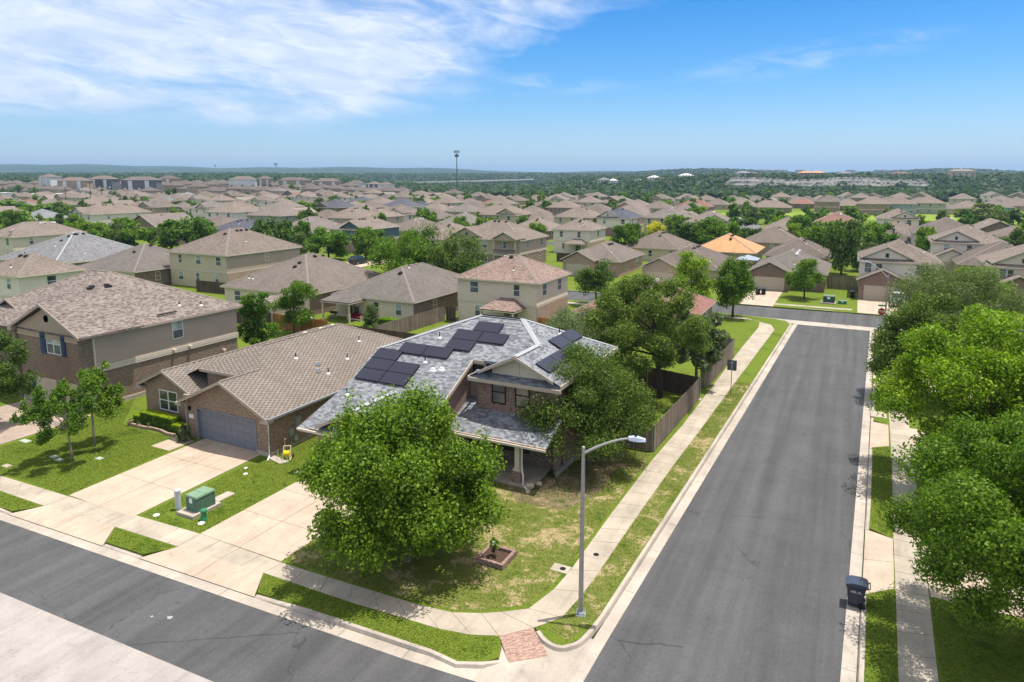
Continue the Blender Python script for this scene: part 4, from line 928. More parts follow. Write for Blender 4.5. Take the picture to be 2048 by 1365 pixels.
for q_ in ((-21.25,-20.1,35.88,36.05,3.4,6.15),(-28.2,-15.2,44.2,44.4,-.1,5.6)):
    m=MB(off=OFF); m.box(*q_); m.build('siding_wall',SD_TAUPE,r3,loc=(0,0,0))
m=MB(off=OFF); m.poly([(-19.2,35.0,5.9),(-15.5,35.0,5.9),(-15.5,35.0,6.2),(-17.35,35.0,7.1),(-19.2,35.0,6.2)]); m.box(-17.37,-17.33,34.96,35.,5.95,7.05); m.build('gable_wall',TRIM,r3,loc=(0,0,0))
windowp(r3,'f',-19.2,4.02,.95,1.45,35.0,BLACK,glass('window_reflect',(.17,.155,.13),.1,.8),glass('window_reflect',(.17,.155,.13)),depth=.07); windowp(r3,'f',-17.6,4.02,.95,1.45,35.0,BLACK,glass('window_reflect',(0,0,0)),glass('window_reflect',(0,0,0)),depth=.07)
m=MB(off=OFF)
for a in (-19.3,-17.7): m.box(a,a+1.15,34.96,35.0,5.38,5.5)
m.build('window_header',TRIM,r3,loc=(0,0,0))
windowp(r3,'f',-21.06,5.4,.8,.58,35.88,BLACK,GL,GL); windowp(r3,'f',-18.9,.75,1.8,1.5,35.9,BLACK,GL,GL,dbl=True,depth=.07)
garage_door(r3,-27.3,-22.4,29.45,.0,2.2,GDOORC)
# porch: slab, brick pier, column, downspout
m=MB(off=OFF); m.box(-21.2,-15.6,32.9,35.9,-.1,.15); m.box(-14.95,-14.85,35.,44.4,-.1,.35); m.build('porch_slab',CONC3,r3,loc=(0,0,0))
m=MB(off=OFF); m.box(-16.85,-16.3,33.05,33.55,.0,.85); m.build('brick_pier',BR3,r3,loc=(0,0,0))
m=MB(off=OFF); m.box(-16.8,-16.36,33.08,33.5,.85,1.0); m.box(-16.72,-16.44,33.14,33.42,1.0,2.35); m.box(-16.8,-16.36,33.08,33.5,2.35,2.5); m.build('porch_column',TRIM,r3,loc=(0,0,0))
m=MB(off=OFF); m.tube([(-16.2,32.8,2.5),(-16.22,33.1,2.3),(-16.22,33.1,.9),(-16.1,33.0,.75),(-16.1,33.0,.12),(-15.7,32.7,.06)],.05,8); m.build('downspout',TRIMW,r3,loc=(0,0,0))
m=MB(off=OFF); m.box(-29.15,-21.,28.66,28.76,2.68,2.80); m.box(-21.2,-14.6,32.66,32.76,2.5,2.62); m.build('gutter',TRIM,r3,loc=(0,0,0))
ventbox(ro,[(-23.1,34.4,5.64),(-22.55,34.55,5.72)],WHITE,.16)
pipes(ro,[(-24.1,35.0,Mz(0,35.)),(-24.4,37.2,Mz(0,37.2)),(-17.3,41.,Rz(-17.3,0)),(-27.7,31.6,Mz(0,31.6))])
SOLAR,g_,b_=newmat('solar_cell')
uv_=uvn(g_); sp_n=g_.new('ShaderNodeSeparateXYZ'); g_.link(uv_,sp_n.inputs[0])
gl_=[g_.math('LESS_THAN',g_.math('FRACT',g_.math('DIVIDE',sp_n.outputs[k],.163)),.06) for k in (0,1)]
g_.link(g_.mix(g_.math('MULTIPLY',g_.math('MAXIMUM',gl_[0],gl_[1]),.5),(.020,.019,.034),(.05,.05,.07)),b_.inputs['Base Color']); b_.inputs['Roughness'].default_value=.28; b_.inputs['Specular IOR Level'].default_value=.35
def panel(p,u,v,n):
    """p lower-left corner, u along the length 1.93, v up the slope 1.0"""
    p,u,v,n=map(Vector,(p,u,v,n)); A=p+n*.10; m=MB(off=OFF)
    def quad(a0,a1,b0,b1,h0,h1,mi): m.hexa([tuple(A+u*a+v*b+n*h) for h in (h0,h1) for a,b in ((a0,b0),(a1,b0),(a1,b1),(a0,b1))],mi)
    quad(.0,1.93,.0,1.0,-.01,.035,1); quad(.02,1.91,.02,.98,.035,.040,0)
    for a in (.3,1.6): quad(a,a+.04,.1,.9,-.10,-.012,2)
    m.build('solar_panel',[SOLAR,BLACK,METAL],ro,loc=(0,0,0))
c_=1/math.sqrt(1.25); vM=(0,c_,.5*c_); nM=(0,-.5*c_,c_)
def rowM(x,y,n):
    for k in range(n): panel((x+k*1.965,y,Mz(0,y)),(1,0,0),vM,nM)
st_=1.03*c_
rowM(-28.1,32.85,2); rowM(-28.1,32.85+st_,2); rowM(-28.1,32.85+2*st_,1); rowM(-26.6,35.45,2)
rowM(-23.45,36.3,1); rowM(-23.45,36.3+st_,2); rowM(-22.35,36.3+2*st_,1)
vR=(-c_,0,.5*c_); nR=(.5*c_,0,c_)
for x,y,n in ((-16.33,38.85,2),(-15.42,34.95,2),(-15.42,38.9,1)):
    for k in range(n): panel((x,y+k*1.965,Rz(x,0)),(0,1,0),vR,nR)
OFF=(0,0,0)
# ------------------------------------------------------------ pixel of a world point (for words such as left / right in labels only)
def PX(x,y,z):
    d=x*hd[0]+y*hd[1]; r=x*rt[0]+y*rt[1]; h=z-H; fz=d*cp_-h*sp_
    return 1024+F*r/fz, 565-F*(d*sp_+h*cp_)/fz, fz
def HA(px,py,ze,w,d,st,roof,wall,lower,label,feat='',**k):
    A=G(px,py,ze); return house(A.x-.42-w/2,A.y+.42+d/2,w,d,st,roof,wall,lower,label,feat=feat,seed=int(px),**k)
def sideclad(r,w,d,st,mat,band=False,up=None):
    m=MB(); m.box(w/2-.02,w/2+.035,-d/2+.02,d/2-.02,-.1,2.6 if st==2 else 2.66); m.build('side_wall',mat,r,loc=(0,0,0))
    if up: m=MB(); m.box(w/2-.02,w/2+.025,-d/2+.02,d/2-.02,2.95,5.4); m.build('side_siding',up,r,loc=(0,0,0))
r=HA(1077,568,5.6,10.8,9.5,2,SH_PINK,SD_GREYW,SD_GREYW,'two storey pale siding house with reddish roof right behind the solar panel house','PR',detail=2); sideclad(r,10.8,9.5,2,BR4)
r=HA(828,605,2.9,12.2,17,1,SH_TAN2,SD_GREYW,None,'single storey tan roofed house with covered patio and red sofa','P',detail=2); sideclad(r,12.2,17,1,BR1)
r=HA(618,590,2.9,15.6,17,1,SH_TAN2,SD_GREYW,None,'wide single storey house with long row of black roof vents and satellite dish','D',detail=2); sideclad(r,15.6,17,1,BR1)
r=HA(451,512,5.6,13.6,16,2,SH_TAN,SD_CREAM,SD_CREAM,'two storey yellow cream siding house with taupe side wall','',detail=2); sideclad(r,13.6,16,2,BR4,up=SD_TAUPE)
r=HA(267,544,2.9,14,14,1,SH_TAN2,SD_GREYW,None,'single storey tan roofed house with side porch behind the two storey brick house','P',detail=2); sideclad(r,14,14,1,BR1)
r=HA(107,529,2.9,18,19,1,SH_GREY2,SD_CREAM,None,'wide single storey house with mid grey shingle roof at the left edge','',detail=2,cap=CAP_G); sideclad(r,18,19,1,BR1)
HA(21,474,5.7,10,15,2,SH_TAN,SD_GREYW,None,'two storey pale grey house with dish cut by the left edge of the photo','D',detail=1); 
HA(32,553,5.7,9,8,2,SH_TAN,SD_WHITE,None,'white siding house corner just above the round tree at the left edge',detail=1)
HA(722,460,5.7,9.5,15,2,SH_TAN,SD_BLUE,BR4,'two storey blue siding house with brick base and front gable','TP',detail=1)
HA(181,429,5.7,12,22,2,SH_TAN,SD_WHITE,None,'white sided two storey house with tan roof on the left','TR',detail=1)
HA(1041,481,5.7,16,13,2,SH_TAN,SD_TAUPE,BR2,'two storey brick and taupe house with upstairs balcony','TRB',detail=1)
r=HA(1182,461,5.7,9.3,11,2,SH_TAN,SD_WHITE,SD_WHITE,'two storey white house with small back patio roof in the centre','PR',detail=1); sideclad(r,9.3,11,2,BR4)
HA(1260,437,5.7,10.5,14,2,SH_DARK,SD_WHITE,BR3,'two storey white house with dark slate coloured roof beside the yellow tree','TR',detail=1,cap=CAP_D)
HA(1241,524,2.9,10.2,15,1,SH_TAN2,BR4,None,'single storey pink brick house with front gable and open side gate','GL',detail=2)
HA(1440,540,2.9,12,16,1,SH_TAN2,SD_TAUPE,None,'single storey house with cream garage door behind the two bright green trees','GL',detail=2)
HA(1360,499,2.9,12,14,1,SH_TAN2,SD_CREAM,None,'single storey cream house with many black roof vents in front of the yellow tree','',detail=1)
HA(1512,507,2.9,12.4,14,1,SH_OR,SD_TAN,BR3,'single storey house with bright orange shingle roof','',detail=1)
house(-9.3,122.6,11,15,1,SH_TAN2,BR1,None,'brown brick garage gable house straight across the far junction',feat='GL',detail=2,seed=3)
HA(1660,516,2.9,11,15,1,SH_TAN2,SD_TAN,None,'low hip roofed tan house behind the round tree at the junction','',detail=1)
house(6.0,118.9,10.2,12.4,2,SH_TAN,SD_WHITE,BR3,'two storey white house with brick garage gable right of the stop sign',feat='TGRL',detail=2,seed=5)
house(23.6,148,14,15,1,SH_TAN2,SD_TAN,None,'low wide roofed house behind the yellow green tree top',detail=1,seed=6)
house(22.6,119.5,11,12.5,2,SH_TAN,SD_GREYW,BR2,'two storey pale house with front gable at the right edge above the crape myrtle',feat='TGRL',detail=2,seed=7)
for hx,hy,yy in ((6.0,118.9,6.2),(22.6,119.5,6.25)):
    q_=[o for o in COL.objects if o.name.startswith('house') and o.parent is None and abs(o.location.x-hx)<.1 and abs(o.location.y-hy)<.1][0]
    for s_ in (-4.5,3.2): windowp(q_,'f',s_,3.85,.95,1.45,-yy,TRIMW,SCR,SCR,muntin=1)
r=house(-21.3,76.6,12.6,13.4,1,SH_RED,BR2,None,'single storey brick house with dark red roof half hidden by trees beside the sidewalk',detail=2,seed=8)
HA(1837,485,2.9,11,12,1,SH_TAN2,SD_TAN,None,'low house with two front windows behind the white two storey house',detail=1)
MIDN=len(HPOS)
# houses read off by their roof top: px,py, storeys, w, d, roof, wall, feat
A_='SH_TAN SH_TAN2 SH_LIGHT SH_GREY2 SH_DARK SH_RED SH_OR'.split()
AP=[(82,384,1,20,18,2,SD_TAN,'C'),(22,368,1,16,16,1,SD_TAN,'X'),(87,368,1,18,16,0,SD_TAN,''),(170,377,1,20,17,0,SD_CREAM,''),(237,377,1,18,16,0,SD_TAN,''),
(350,368,2,15,13,0,SD_CREAM,''),(332,393,1,17,15,3,SD_TAN,''),(265,395,1,14,14,0,SD_TAN,'X'),(385,394,1,12,14,5,SD_TAN,''),(422,390,1,16,15,3,SD_TAN,''),(450,381,1,14,14,0,SD_TAN,''),
(467,403,2,14,14,0,SD_WHITE,''),(325,428,1,14,15,0,BR1,'X'),(412,438,1,14,14,0,SD_TAN,''),(487,438,1,14,17,4,SD_TAN,'GL'),(355,386,1,12,12,0,BR1,''),(555,409,2,15,13,0,SD_GREEN,''),
(597,386,1,16,15,5,SD_TAN,'X'),(640,387,1,14,14,4,SD_TAN,''),(672,398,2,13,13,4,BR1,'TR'),(725,393,1,15,14,4,SD_TAN,''),(805,397,2,15,13,4,SD_WHITE,''),(712,414,2,12,13,0,SD_TAN,''),(757,414,2,11,12,0,SD_CREAM,''),
(625,433,1,15,18,0,SD_GREEN,''),(835,435,1,13,15,0,SD_TAN,''),(900,443,1,15,15,0,SD_CREAM,''),(525,368,2,12,12,1,SD_TAN,'T'),(600,369,1,14,13,0,SD_TAN,''),(1012,408,2,14,13,0,SD_CREAM,'T'),(1065,411,1,14,14,0,SD_TAN,''),
(1082,422,1,14,14,1,SD_TAN,''),(1160,413,2,13,12,0,SD_CREAM,''),(1075,434,1,13,14,0,BR1,'D'),(1260,404,1,15,15,0,SD_TAN,'X'),(1037,394,1,16,14,0,SD_CREAM,''),(1120,384,1,15,14,0,SD_TAN,''),(1325,389,1,15,14,0,SD_TAN,''),
(1337,414,2,12,13,0,SD_CREAM,''),(1390,399,1,18,14,5,BR3,''),(1350,413,1,11,12,0,SD_TAN,''),(1422,421,2,12,12,0,SD_WHITE,'T'),(1475,434,1,12,14,3,SD_TAN,''),(1542,401,1,20,13,0,BR1,''),(1575,434,1,14,15,0,SD_TAN,''),
(1550,452,1,13,14,1,SD_TAN,'g'),(1675,423,2,11,12,5,SD_CREAM,''),(1796,417,2,11,12,0,SD_WHITE,'T'),(1796,442,1,14,13,0,SD_CREAM,''),(1894,434,2,13,13,0,SD_WHITE,''),(1936,449,2,12,12,0,SD_WHITE,'TGRL'),
(1990,442,1,15,14,0,BR1,'X'),(2025,452,1,15,15,1,BR1,''),(1748,393,2,15,13,0,BR2,''),(1798,393,2,15,13,0,SD_GREYB,''),(1858,392,2,14,13,0,SD_GREEN,''),(1926,387,2,13,12,0,SD_CREAM,''),(1656,391,2,12,12,0,BR2,''),
(1696,398,1,16,14,0,BR1,''),(1600,394,1,15,13,0,SD_TAN,''),(1480,394,1,15,13,0,SD_TAN,''),(1880,402,1,15,14,0,SD_TAN,''),(1935,402,1,16,14,0,SD_TAN,''),(1990,400,1,15,14,0,SD_GREYB,''),(2035,398,1,15,14,0,SD_TAN,''),
(930,424,1,14,14,0,SD_TAN,''),(980,420,1,13,13,1,SD_TAN,''),(1435,397,1,14,13,0,SD_TAN,''),(1212,399,1,14,14,0,SD_TAN,''),(1180,392,2,12,12,0,SD_CREAM,'')]
RN={'shingle_tan':'tan','shingle_tan_brown':'brownish tan','shingle_light':'pale tan','shingle_grey':'light grey','shingle_dark':'dark slate','shingle_red':'dark red','shingle_orange':'orange'}
def WN(mt): 
    n=mt.name
    for k,v in (('white','white'),('cream','cream'),('taupe','taupe'),('blue','blue grey'),('green','grey green'),('pale','pale grey'),('brick','brick'),('tan','tan')):
        if k in n: return v
    return 'tan'
ZC=[(110,'at the left edge'),(250,'above the grey roofed house on the left'),(400,'above the yellow cream house'),(560,'left of the blue two storey house'),(700,'above the blue two storey house'),(850,'between blue house and cell tower'),(980,'below the cell tower'),(1110,'just right of the cell tower'),(1230,'above the central white house'),(1350,'above the yellow tree'),(1480,'behind the orange roof'),(1620,'by the green field'),(1750,'beyond the junction'),(1880,'beyond the stop sign'),(3000,'towards the right edge')]
def where(px): 
    for a,b in ZC:
        if px<a: return b
def band(d): 
    for a,b in ((170,'nearer'),(230,'second block back,'),(300,'third block back,'),(380,'fourth block back,'),(470,'fifth block back,'),(600,'distant'),(3000,'farthest')):
        if d<a: return b
used={}
def hlabel(roof,wall,st,px,d,feat=''):
    l='%s %s house with %s roof, %s walls%s %s'%(band(d),'two storey' if st==2 else 'low',RN.get(roof.name,'tan'),WN(wall),' and front gable' if ('T' in feat or 'X' in feat or 'G' in feat) else '',where(px))
    l=' '.join(l.split()[:16]); used[l]=used.get(l,0)+1; return l
made=[]
for px,py,st,w_,d_,ri,wall,feat in AP:
    roof=globals()[A_[ri]]; zr=(2.85 if st==1 else 5.6)+.25*(min(w_,d_)+.84); p=G(px,py,zr)
    z0=0
    d,t=dt(p.x,p.y)
    lb=hlabel(roof,wall,st,px,d,feat)
    o=house(p.x,p.y,w_,d_,st,roof,wall,None,lb,feat=feat,detail=1 if d<230 else 0,seed=px,cap=CAP_D if ri==4 else CAP_T); made.append((o,lb))
# rows filled in behind: copies of a few prototypes
rsf=random.Random(11); protos={}
def copytree(o,loc,label,group):
    c=o.copy(); COL.objects.link(c); c.location=loc; c['label']=label; c['group']=group
    for ch in o.children:
        k=ch.copy(); COL.objects.link(k); k.parent=c
        for g2 in ch.children:
            q=g2.copy(); COL.objects.link(q); q.parent=k
    return c
PK=[(1,14,14,0,'SD_TAN',''),(1,15,13,1,'SD_TAUPE','GL'),(2,12,12,0,'SD_CREAM',''),(1,14,13,2,'BR1','X'),(2,12,13,0,'SD_WHITE','T'),(1,13,15,0,'SD_TAN','GR'),(1,14,14,3,'SD_TAN',''),(2,11,12,1,'SD_TAN','TGRL'),(1,15,14,0,'SD_CREAM','g'),(1,14,13,4,'SD_TAN',''),(2,12,12,0,'BR2',''),(1,13,14,5,'BR1','')]
PW=[7,6,4,3,3,6,1.2,3,5,.8,2,.6]
nfill=0; SKIP=[(1545,490),(1300,462),(1530,575)]
rows=[]
for yc in list(range(170,1000,75)):
    for cy,face in ((yc-24,'b'),(yc+25,'f')):
        for k in range(-60,24):
            x=k*16.2+(yc%7)*1.3; rows.append((x+rsf.uniform(-1.2,1.2),cy+rsf.uniform(-1.5,1.5),face))
cand=[]
for x,y,face in rows:
    d,t=dt(x,y)
    if d<150: continue
    px,py,fz=PX(x,y,3.)
    if not -40<px<2090: continue
    lim=float(np.interp(px,[0,250,450,650,850,950,1100,1500,2050],[820,860,900,860,660,545,500,500,520]))
    if d>lim: continue
    if x>-72 and 312<y<408: continue
    if any(abs(x-sx)<9.5+4 for sx in (-127.7,-255.7,64.2)) : continue
    if -13<x<26 and 445<y<470: continue
    if px>1395 and 165<d<392: continue
    if any(math.hypot(x-a,y-b)<r_+8.2 for a,b,r_ in HPOS): continue
    cand.append((d,x,y,px,face))
cand.sort(); APB=[(W(px_,d_+12),max(w_)) for px_,d_,*w_ in ((100,640,14),(150,600,22),(207,620,20),(283,600,26),(338,660,16),(487,640,22),(530,650,14),(590,700,28),(655,690,24),(712,680,14),(748,680,12),(772,670,12))]
cand=[c for c in cand if not any(math.hypot(c[1]-q.x,c[2]-q.y)<w_*.6+9 for q,w_ in APB)]
for d,x,y,px,face in cand[:205]:
    st,w_,d_,ri,wn,feat=rsf.choices(PK,PW)[0]; key=(st,w_,d_,ri,wn,feat)
    roof=globals()[A_[ri]]; wall=globals()[wn]; z=max(0.,float(gz(x,y))-.1)
    lb=hlabel(roof,wall,st,px,d,feat)
    if key not in protos:
        o=house(x,y,w_,d_,st,roof,wall,None,lb,feat=feat,detail=0,seed=len(protos)*31+5,cap=CAP_D if ri==4 else CAP_T); o.location.z=z; protos[key]=o
    else: o=copytree(protos[key],(x,y,z),lb,''); HPOS.append((x,y,8))
    made.append((o,lb)); nfill+=1
xm_=[MB(),MB()]
for d,x,y,px,face in cand[205:]:
    z=max(0.,float(gz(x,y))-.1); w_=rsf.choice((12,14,15)); dd_=rsf.choice((12,13)); h=rsf.choice((2.8,2.8,5.5))
    xm_[0].box(x-w_/2,x+w_/2,y-dd_/2,y+dd_/2,z-2,z+h); hipf(xm_[1],x-w_/2-.4,x+w_/2+.4,y-dd_/2-.4,y+dd_/2+.4,z+h,.5)
mm=MB(); mm.v=xm_[0].v+xm_[1].v; n0=len(xm_[0].v); mm.f=xm_[0].f+[[i+n0 for i in f] for f in xm_[1].f]; mm.m=[0]*len(xm_[0].f)+[1]*len(xm_[1].f)
tag(mm.build('farthest_houses',[SD_TAN,SH_TAN2],loc=(0,0,0)),'mass of the farthest tan roofed houses before the woods','houses',kind='stuff')
for o,lb in made: o['group']='tract houses of the far neighbourhood'
print('houses',len(HPOS),'fill',nfill,'cand',len(cand),'dups',sum(v-1 for v in used.values()))
# ------------------------------------------------------------ trees
LM={'oak':leafmat('leaf_oak',(.032,.064,.010),(.108,.158,.026),(.26,.31,.060)),
    'dark':leafmat('leaf_dark',(.024,.056,.012),(.076,.130,.026),(.175,.24,.050)),
    'mid':leafmat('leaf_mid',(.028,.074,.008),(.092,.172,.016),(.22,.325,.034)),
    'bright':leafmat('leaf_bright',(.040,.100,.005),(.135,.225,.010),(.31,.41,.026)),
    'lime':leafmat('leaf_lime',(.036,.085,.006),(.105,.185,.013),(.235,.33,.032)),
    'olive':leafmat('leaf_olive',(.060,.085,.024),(.120,.155,.050),(.205,.235,.095)),
    'silver':leafmat('leaf_silver',(.075,.100,.045),(.150,.180,.090),(.25,.28,.16)),
    'yellow':leafmat('leaf_yellow',(.30,.28,.01),(.58,.50,.02),(.80,.68,.06))}
BARK=plain('bark',(.17,.135,.10),.95,.35,9,bump=.8); BARKG=plain('bark_grey',(.27,.24,.205),.95,.25,9,bump=.6); BARKD=plain('bark_dark',(.075,.055,.042),.95,.3,9,bump=.6)
def crown_pts(rg,ncl,shape,flat=1.,lobes=True,div=5):
    """clump centres in a unit crown (radius 1, height 0..1): evenly spread lobes, each a group of clumps"""
    def rmax(z,a):
        if shape=='round': r=math.sqrt(max(0,1-(2*z-1)**2))*.96+.04
        elif shape=='spread': r=max(0.,1-(z*1.0)**2.8)**.5*(.70+.30*min(1,z*3.2))
        elif shape=='oval': r=math.sin(math.pi*min(1,(z*.84+.13)))**.62
        elif shape=='dome': r=max(0,1-z**1.7)**.55*(.82+.18*min(1,z*5))
        elif shape=='ball': r=max(0,1-abs(2*z-.95)**2.6)**.5
        elif shape=='cone': r=(1-z)**.75*.95+.05
        else: r=1
        return r*(.92+(.07+.05*(div>5))*math.sin(3*a+z*2)+(.05+.06*(div>5))*math.sin(5*a+z*7))
    nl_=max(9,ncl//div) if lobes else ncl
    L_=[]
    while len(L_)<nl_:
        best=None;bd=-1
        for _ in range(10):
            z=rg.random(); a=rg.random()*2*np.pi; r=rmax(z,a)*(1. if rg.random()<.72 else rg.random()**.6)
            if rg.random()>max(r,.25)**.7: continue
            q=np.array([r*math.cos(a),r*math.sin(a),z*1.25])
            dd_=min([np.linalg.norm(q-k) for k in L_]) if L_ else 1
            if dd_>bd: bd=dd_;best=q
        if best is not None: L_.append(best)
    L_=np.array(L_); L_[:,2]/=1.25
    if not lobes: return L_
    q=L_[np.arange(ncl)%nl_]; o=rg.normal(size=(ncl,3)); o/=np.linalg.norm(o,axis=1)[:,None]
    sp_=1.0/math.sqrt(nl_); o*=sp_*rg.random(ncl)[:,None]**.4; q=q+o*np.array([1,1,.75]); k_=rg.random(ncl)<.2; q[k_]=q[k_]*np.array([.55,.55,.55])+np.array([0,0,.2]); q[:,2]=np.clip(q[:,2],0,1.); return q
def leaves(rg,C_,rc,per,leaf,R_,Hh,up=.18,aspect=.62,spike=0.):
    """leaf quads around clump centres (already in metres)"""
    n=len(C_)*per; c=np.repeat(C_,per,0); rr=np.repeat(rc,per)
    v=rg.normal(size=(n,3)); v/=np.linalg.norm(v,axis=1)[:,None]; rad=rg.random(n)**.45
    off=v*rad[:,None]*rr[:,None]; off[:,2]*=.72
    if spike: 
        sp=rg.random(n)<spike; off[sp,2]=np.abs(off[sp,2])*1.9; off[sp,:2]*=.45
    p=c+off
    # leaf normal: outwards + up + noise
    nn=off/(np.linalg.norm(off,axis=1)[:,None]+1e-6)+rg.normal(size=(n,3))*.75; nn[:,2]+=up; nn/=np.linalg.norm(nn,axis=1)[:,None]
    t=np.cross(nn,rg.normal(size=(n,3))); t/=np.linalg.norm(t,axis=1)[:,None]; b=np.cross(nn,t)
    s=leaf*(.65+.7*rg.random(n))[:,None]; 
    q=np.stack([p-t*s*.5,p+b*s*.5*aspect,p+t*s*.5,p-b*s*.5*aspect],1)
    q[:,0]-=nn*s*.12; q[:,2]-=nn*s*.12
    return q.reshape(-1,3)
def quadmesh(name,V_,mat):
    me=bpy.data.meshes.new(name); n=len(V_)//4
    me.vertices.add(n*4); me.vertices.foreach_set('co',V_.astype(np.float32).ravel())
    me.loops.add(n*4); me.loops.foreach_set('vertex_index',np.arange(n*4,dtype=np.int32))
    me.polygons.add(n); me.polygons.foreach_set('loop_start',np.arange(0,n*4,4,dtype=np.int32)); me.polygons.foreach_set('loop_total',np.full(n,4,np.int32))
    me.update(calc_edges=True); me.materials.append(mat); return me
def trunkmesh(name,rg,C_,zb,r0,mat,nl=9,lean=(0,0),stems=1):
    m=MB(); top=C_[:,2].max(); 
    fork=zb+(top-zb)*.12
    for s in range(stems):
        ax=(rg.random()-.5)*.5*(stems>1); ay=(rg.random()-.5)*.5*(stems>1)
        m.tube([(ax*.3,ay*.3,-.15),(ax*.5,ay*.5,zb*.5),(ax+lean[0]*.4,ay+lean[1]*.4,fork),(lean[0],lean[1],zb+(top-zb)*.55),(lean[0]*1.2,lean[1]*1.2,zb+(top-zb)*.9)],[r0*1.25/stems**.5,r0/stems**.5,r0*.8/stems**.5,r0*.4/stems**.5,r0*.1],9)
    idx=rg.choice(len(C_),min(nl,len(C_)),replace=False)
    for i in idx:
        c=C_[i]; h=fork+(max(c[2]-fork,0))*.35*rg.random()
        mid=np.array([c[0]*.5,c[1]*.5,(h+c[2])*.5+.1])
        m.tube([(0,0,h),tuple(mid),tuple(c)],[r0*.42,r0*.22,r0*.05],6)
    return m.mesh(name,[mat],True)
def ztop(x,y,py,lo=0.,hi=40.):
    for _ in range(40):
        md=(lo+hi)/2
        if PX(x,y,md)[1]>py: lo=md
        else: hi=md
    return lo
def near_tree(name,base,top,l,r_,clear,species,shape,ncl,per,leaf,label,cat='tree',bark=None,lean=None,spike=0.,cr=.24,seed=1,stems=1,trunk=.14,nl=12,depth=1.,dx=0.,dy=0.,div=5):
    """tree measured off the photo: trunk foot, crown top, crown left and right edge"""
    b=G(*base); zt=ztop(b.x,b.y,top); zmid=(zt+clear)/2; px,py,fz=PX(b.x,b.y,zmid); R_=(r_-l)/2/F*fz
    cx=((l+r_)/2-px)/F*fz                                # sideways crown offset in the view, turned to world
    ox,oy=cx*rt[0],cx*rt[1]
    rg=np.random.default_rng(seed); C_=crown_pts(rg,ncl,shape,div=div)
    Hh=zt-clear; rcl=cr*R_*1.08*(.6+.7*rg.random(ncl))
    rm_=cr*R_*1.08; C_=C_*np.array([R_-rm_*.75,(R_-rm_*.75)*depth,Hh-rm_*1.25]); C_[:,2]+=clear+rm_*.5; C_[:,0]+=ox+dx; C_[:,1]+=oy+dy
    V_=leaves(rg,C_,rcl,per,leaf,R_,Hh,spike=spike)
    V_=V_[V_[:,2].reshape(-1,4).min(1).repeat(4)>.12] if True else V_
    t=empty(name,(b.x,b.y,0),label,cat)
    inst('crown',quadmesh('crown',V_,LM[species]),t)
    inst('trunk',trunkmesh('trunk',rg,C_,clear,trunk,bark or BARK,nl,(ox*.5,oy*.5),stems),t)
    return t,b,R_,zt
INFO=[]
def NT(*a,**k): t=near_tree(*a,**k); INFO.append((a[1],round(t[2],1),round(t[3],1)))
NT('maple_tree',(818,1124),800,598,1005,1.05,'lime','ball',220,460,.155,'big bushy bright green maple in the corner front yard',spike=.28,cr=.20,seed=31,nl=16,div=5)
NT('oak_tree',(1180,925),684,1010,1326,1.6,'oak','dome',240,440,.12,'dense dark green oak against the brick dormer side of the corner house',seed=4,cr=.20,nl=16,trunk=.2)
NT('oak_tree',(1319,795),548,1168,1412,2.3,'oak','ball',220,380,.15,'tallest oak inside the fenced back yard of the corner house',seed=5,div=7,cr=.17,bark=BARKD,trunk=.24,nl=18)
NT('magnolia_tree',(1392,772),600,1335,1447,1.2,'silver','oval',60,170,.30,'pale big leaved magnolia leaning over the backyard fence',seed=6,cr=.26)
NT('olive_tree',(1150,735),612,1085,1225,1.5,'silver','round',70,240,.15,'grey green olive like tree just behind the grey roof',seed=7,cr=.26,stems=2)
NT('young_tree',(145,925),776,52,190,1.6,'mid','round',60,300,.13,'young thin trunked tree nearest the sidewalk in the left front lawn',seed=8,cr=.19,bark=BARKG,trunk=.07,spike=.5,nl=12)
NT('young_tree',(190,893),728,122,242,1.8,'mid','oval',60,300,.13,'young thin trunked tree standing farther back in the left front lawn',seed=9,cr=.19,bark=BARKG,trunk=.07,spike=.5,nl=12)
NT('young_tree',(-10,850),652,-75,62,1.5,'dark','round',60,260,.15,'dark leafy tree cut by the left edge in front of the two storey brick house',seed=10,cr=.26)
NT('shade_tree',(516,716),580,472,552,.8,'mid','oval',60,230,.2,'slim dark green tree at the back corner of the two storey brick house',seed=11,cr=.3)
NT('shade_tree',(588,668),560,545,634,1.0,'lime','round',46,240,.2,'open green tree beside the orange cedar fence',seed=12,cr=.3)
NT('rose_shrub',(740,668),596,717,766,.3,'olive','cone',34,220,.16,'tall cone topped flowering shrub in front of the covered patio','shrub',seed=13,cr=.42,stems=2)
NT('shade_tree',(800,592),440,736,880,.3,'mid','oval',80,200,.28,'tallest of the three merged dark trees in the centre',seed=14,cr=.28,trunk=.2)
NT('shade_tree',(868,590),444,820,945,.3,'dark','oval',70,190,.28,'middle tree of the three merged dark trees in the centre',seed=15,cr=.28,trunk=.2)
NT('shade_tree',(925,590),470,872,986,.3,'dark','round',64,190,.28,'lowest right tree of the three merged dark trees in the centre',seed=16,cr=.3,trunk=.2)
NT('shade_tree',(1192,610),517,1148,1232,1.4,'dark','spread',50,170,.24,'small umbrella shaped dark tree right of the pale two storey house',seed=17,cr=.3,bark=BARKD)
NT('cypress_tree',(1386,632),494,1328,1426,.7,'bright','oval',70,190,.24,'bright green cone shaped tree in front of the cream garage door',seed=18,cr=.34)
NT('cypress_tree',(1465,635),515,1424,1516,1.6,'mid','oval',64,200,.24,'green tree with dark trunk on the corner lawn before the cross street',seed=19,cr=.3,bark=BARKD,spike=.2)
NT('lawn_tree',(1608,598),513,1570,1648,1.4,'mid','round',56,190,.25,'round green tree on the lawn beside two green utility boxes',seed=20,cr=.32,bark=BARKD,trunk=.12)
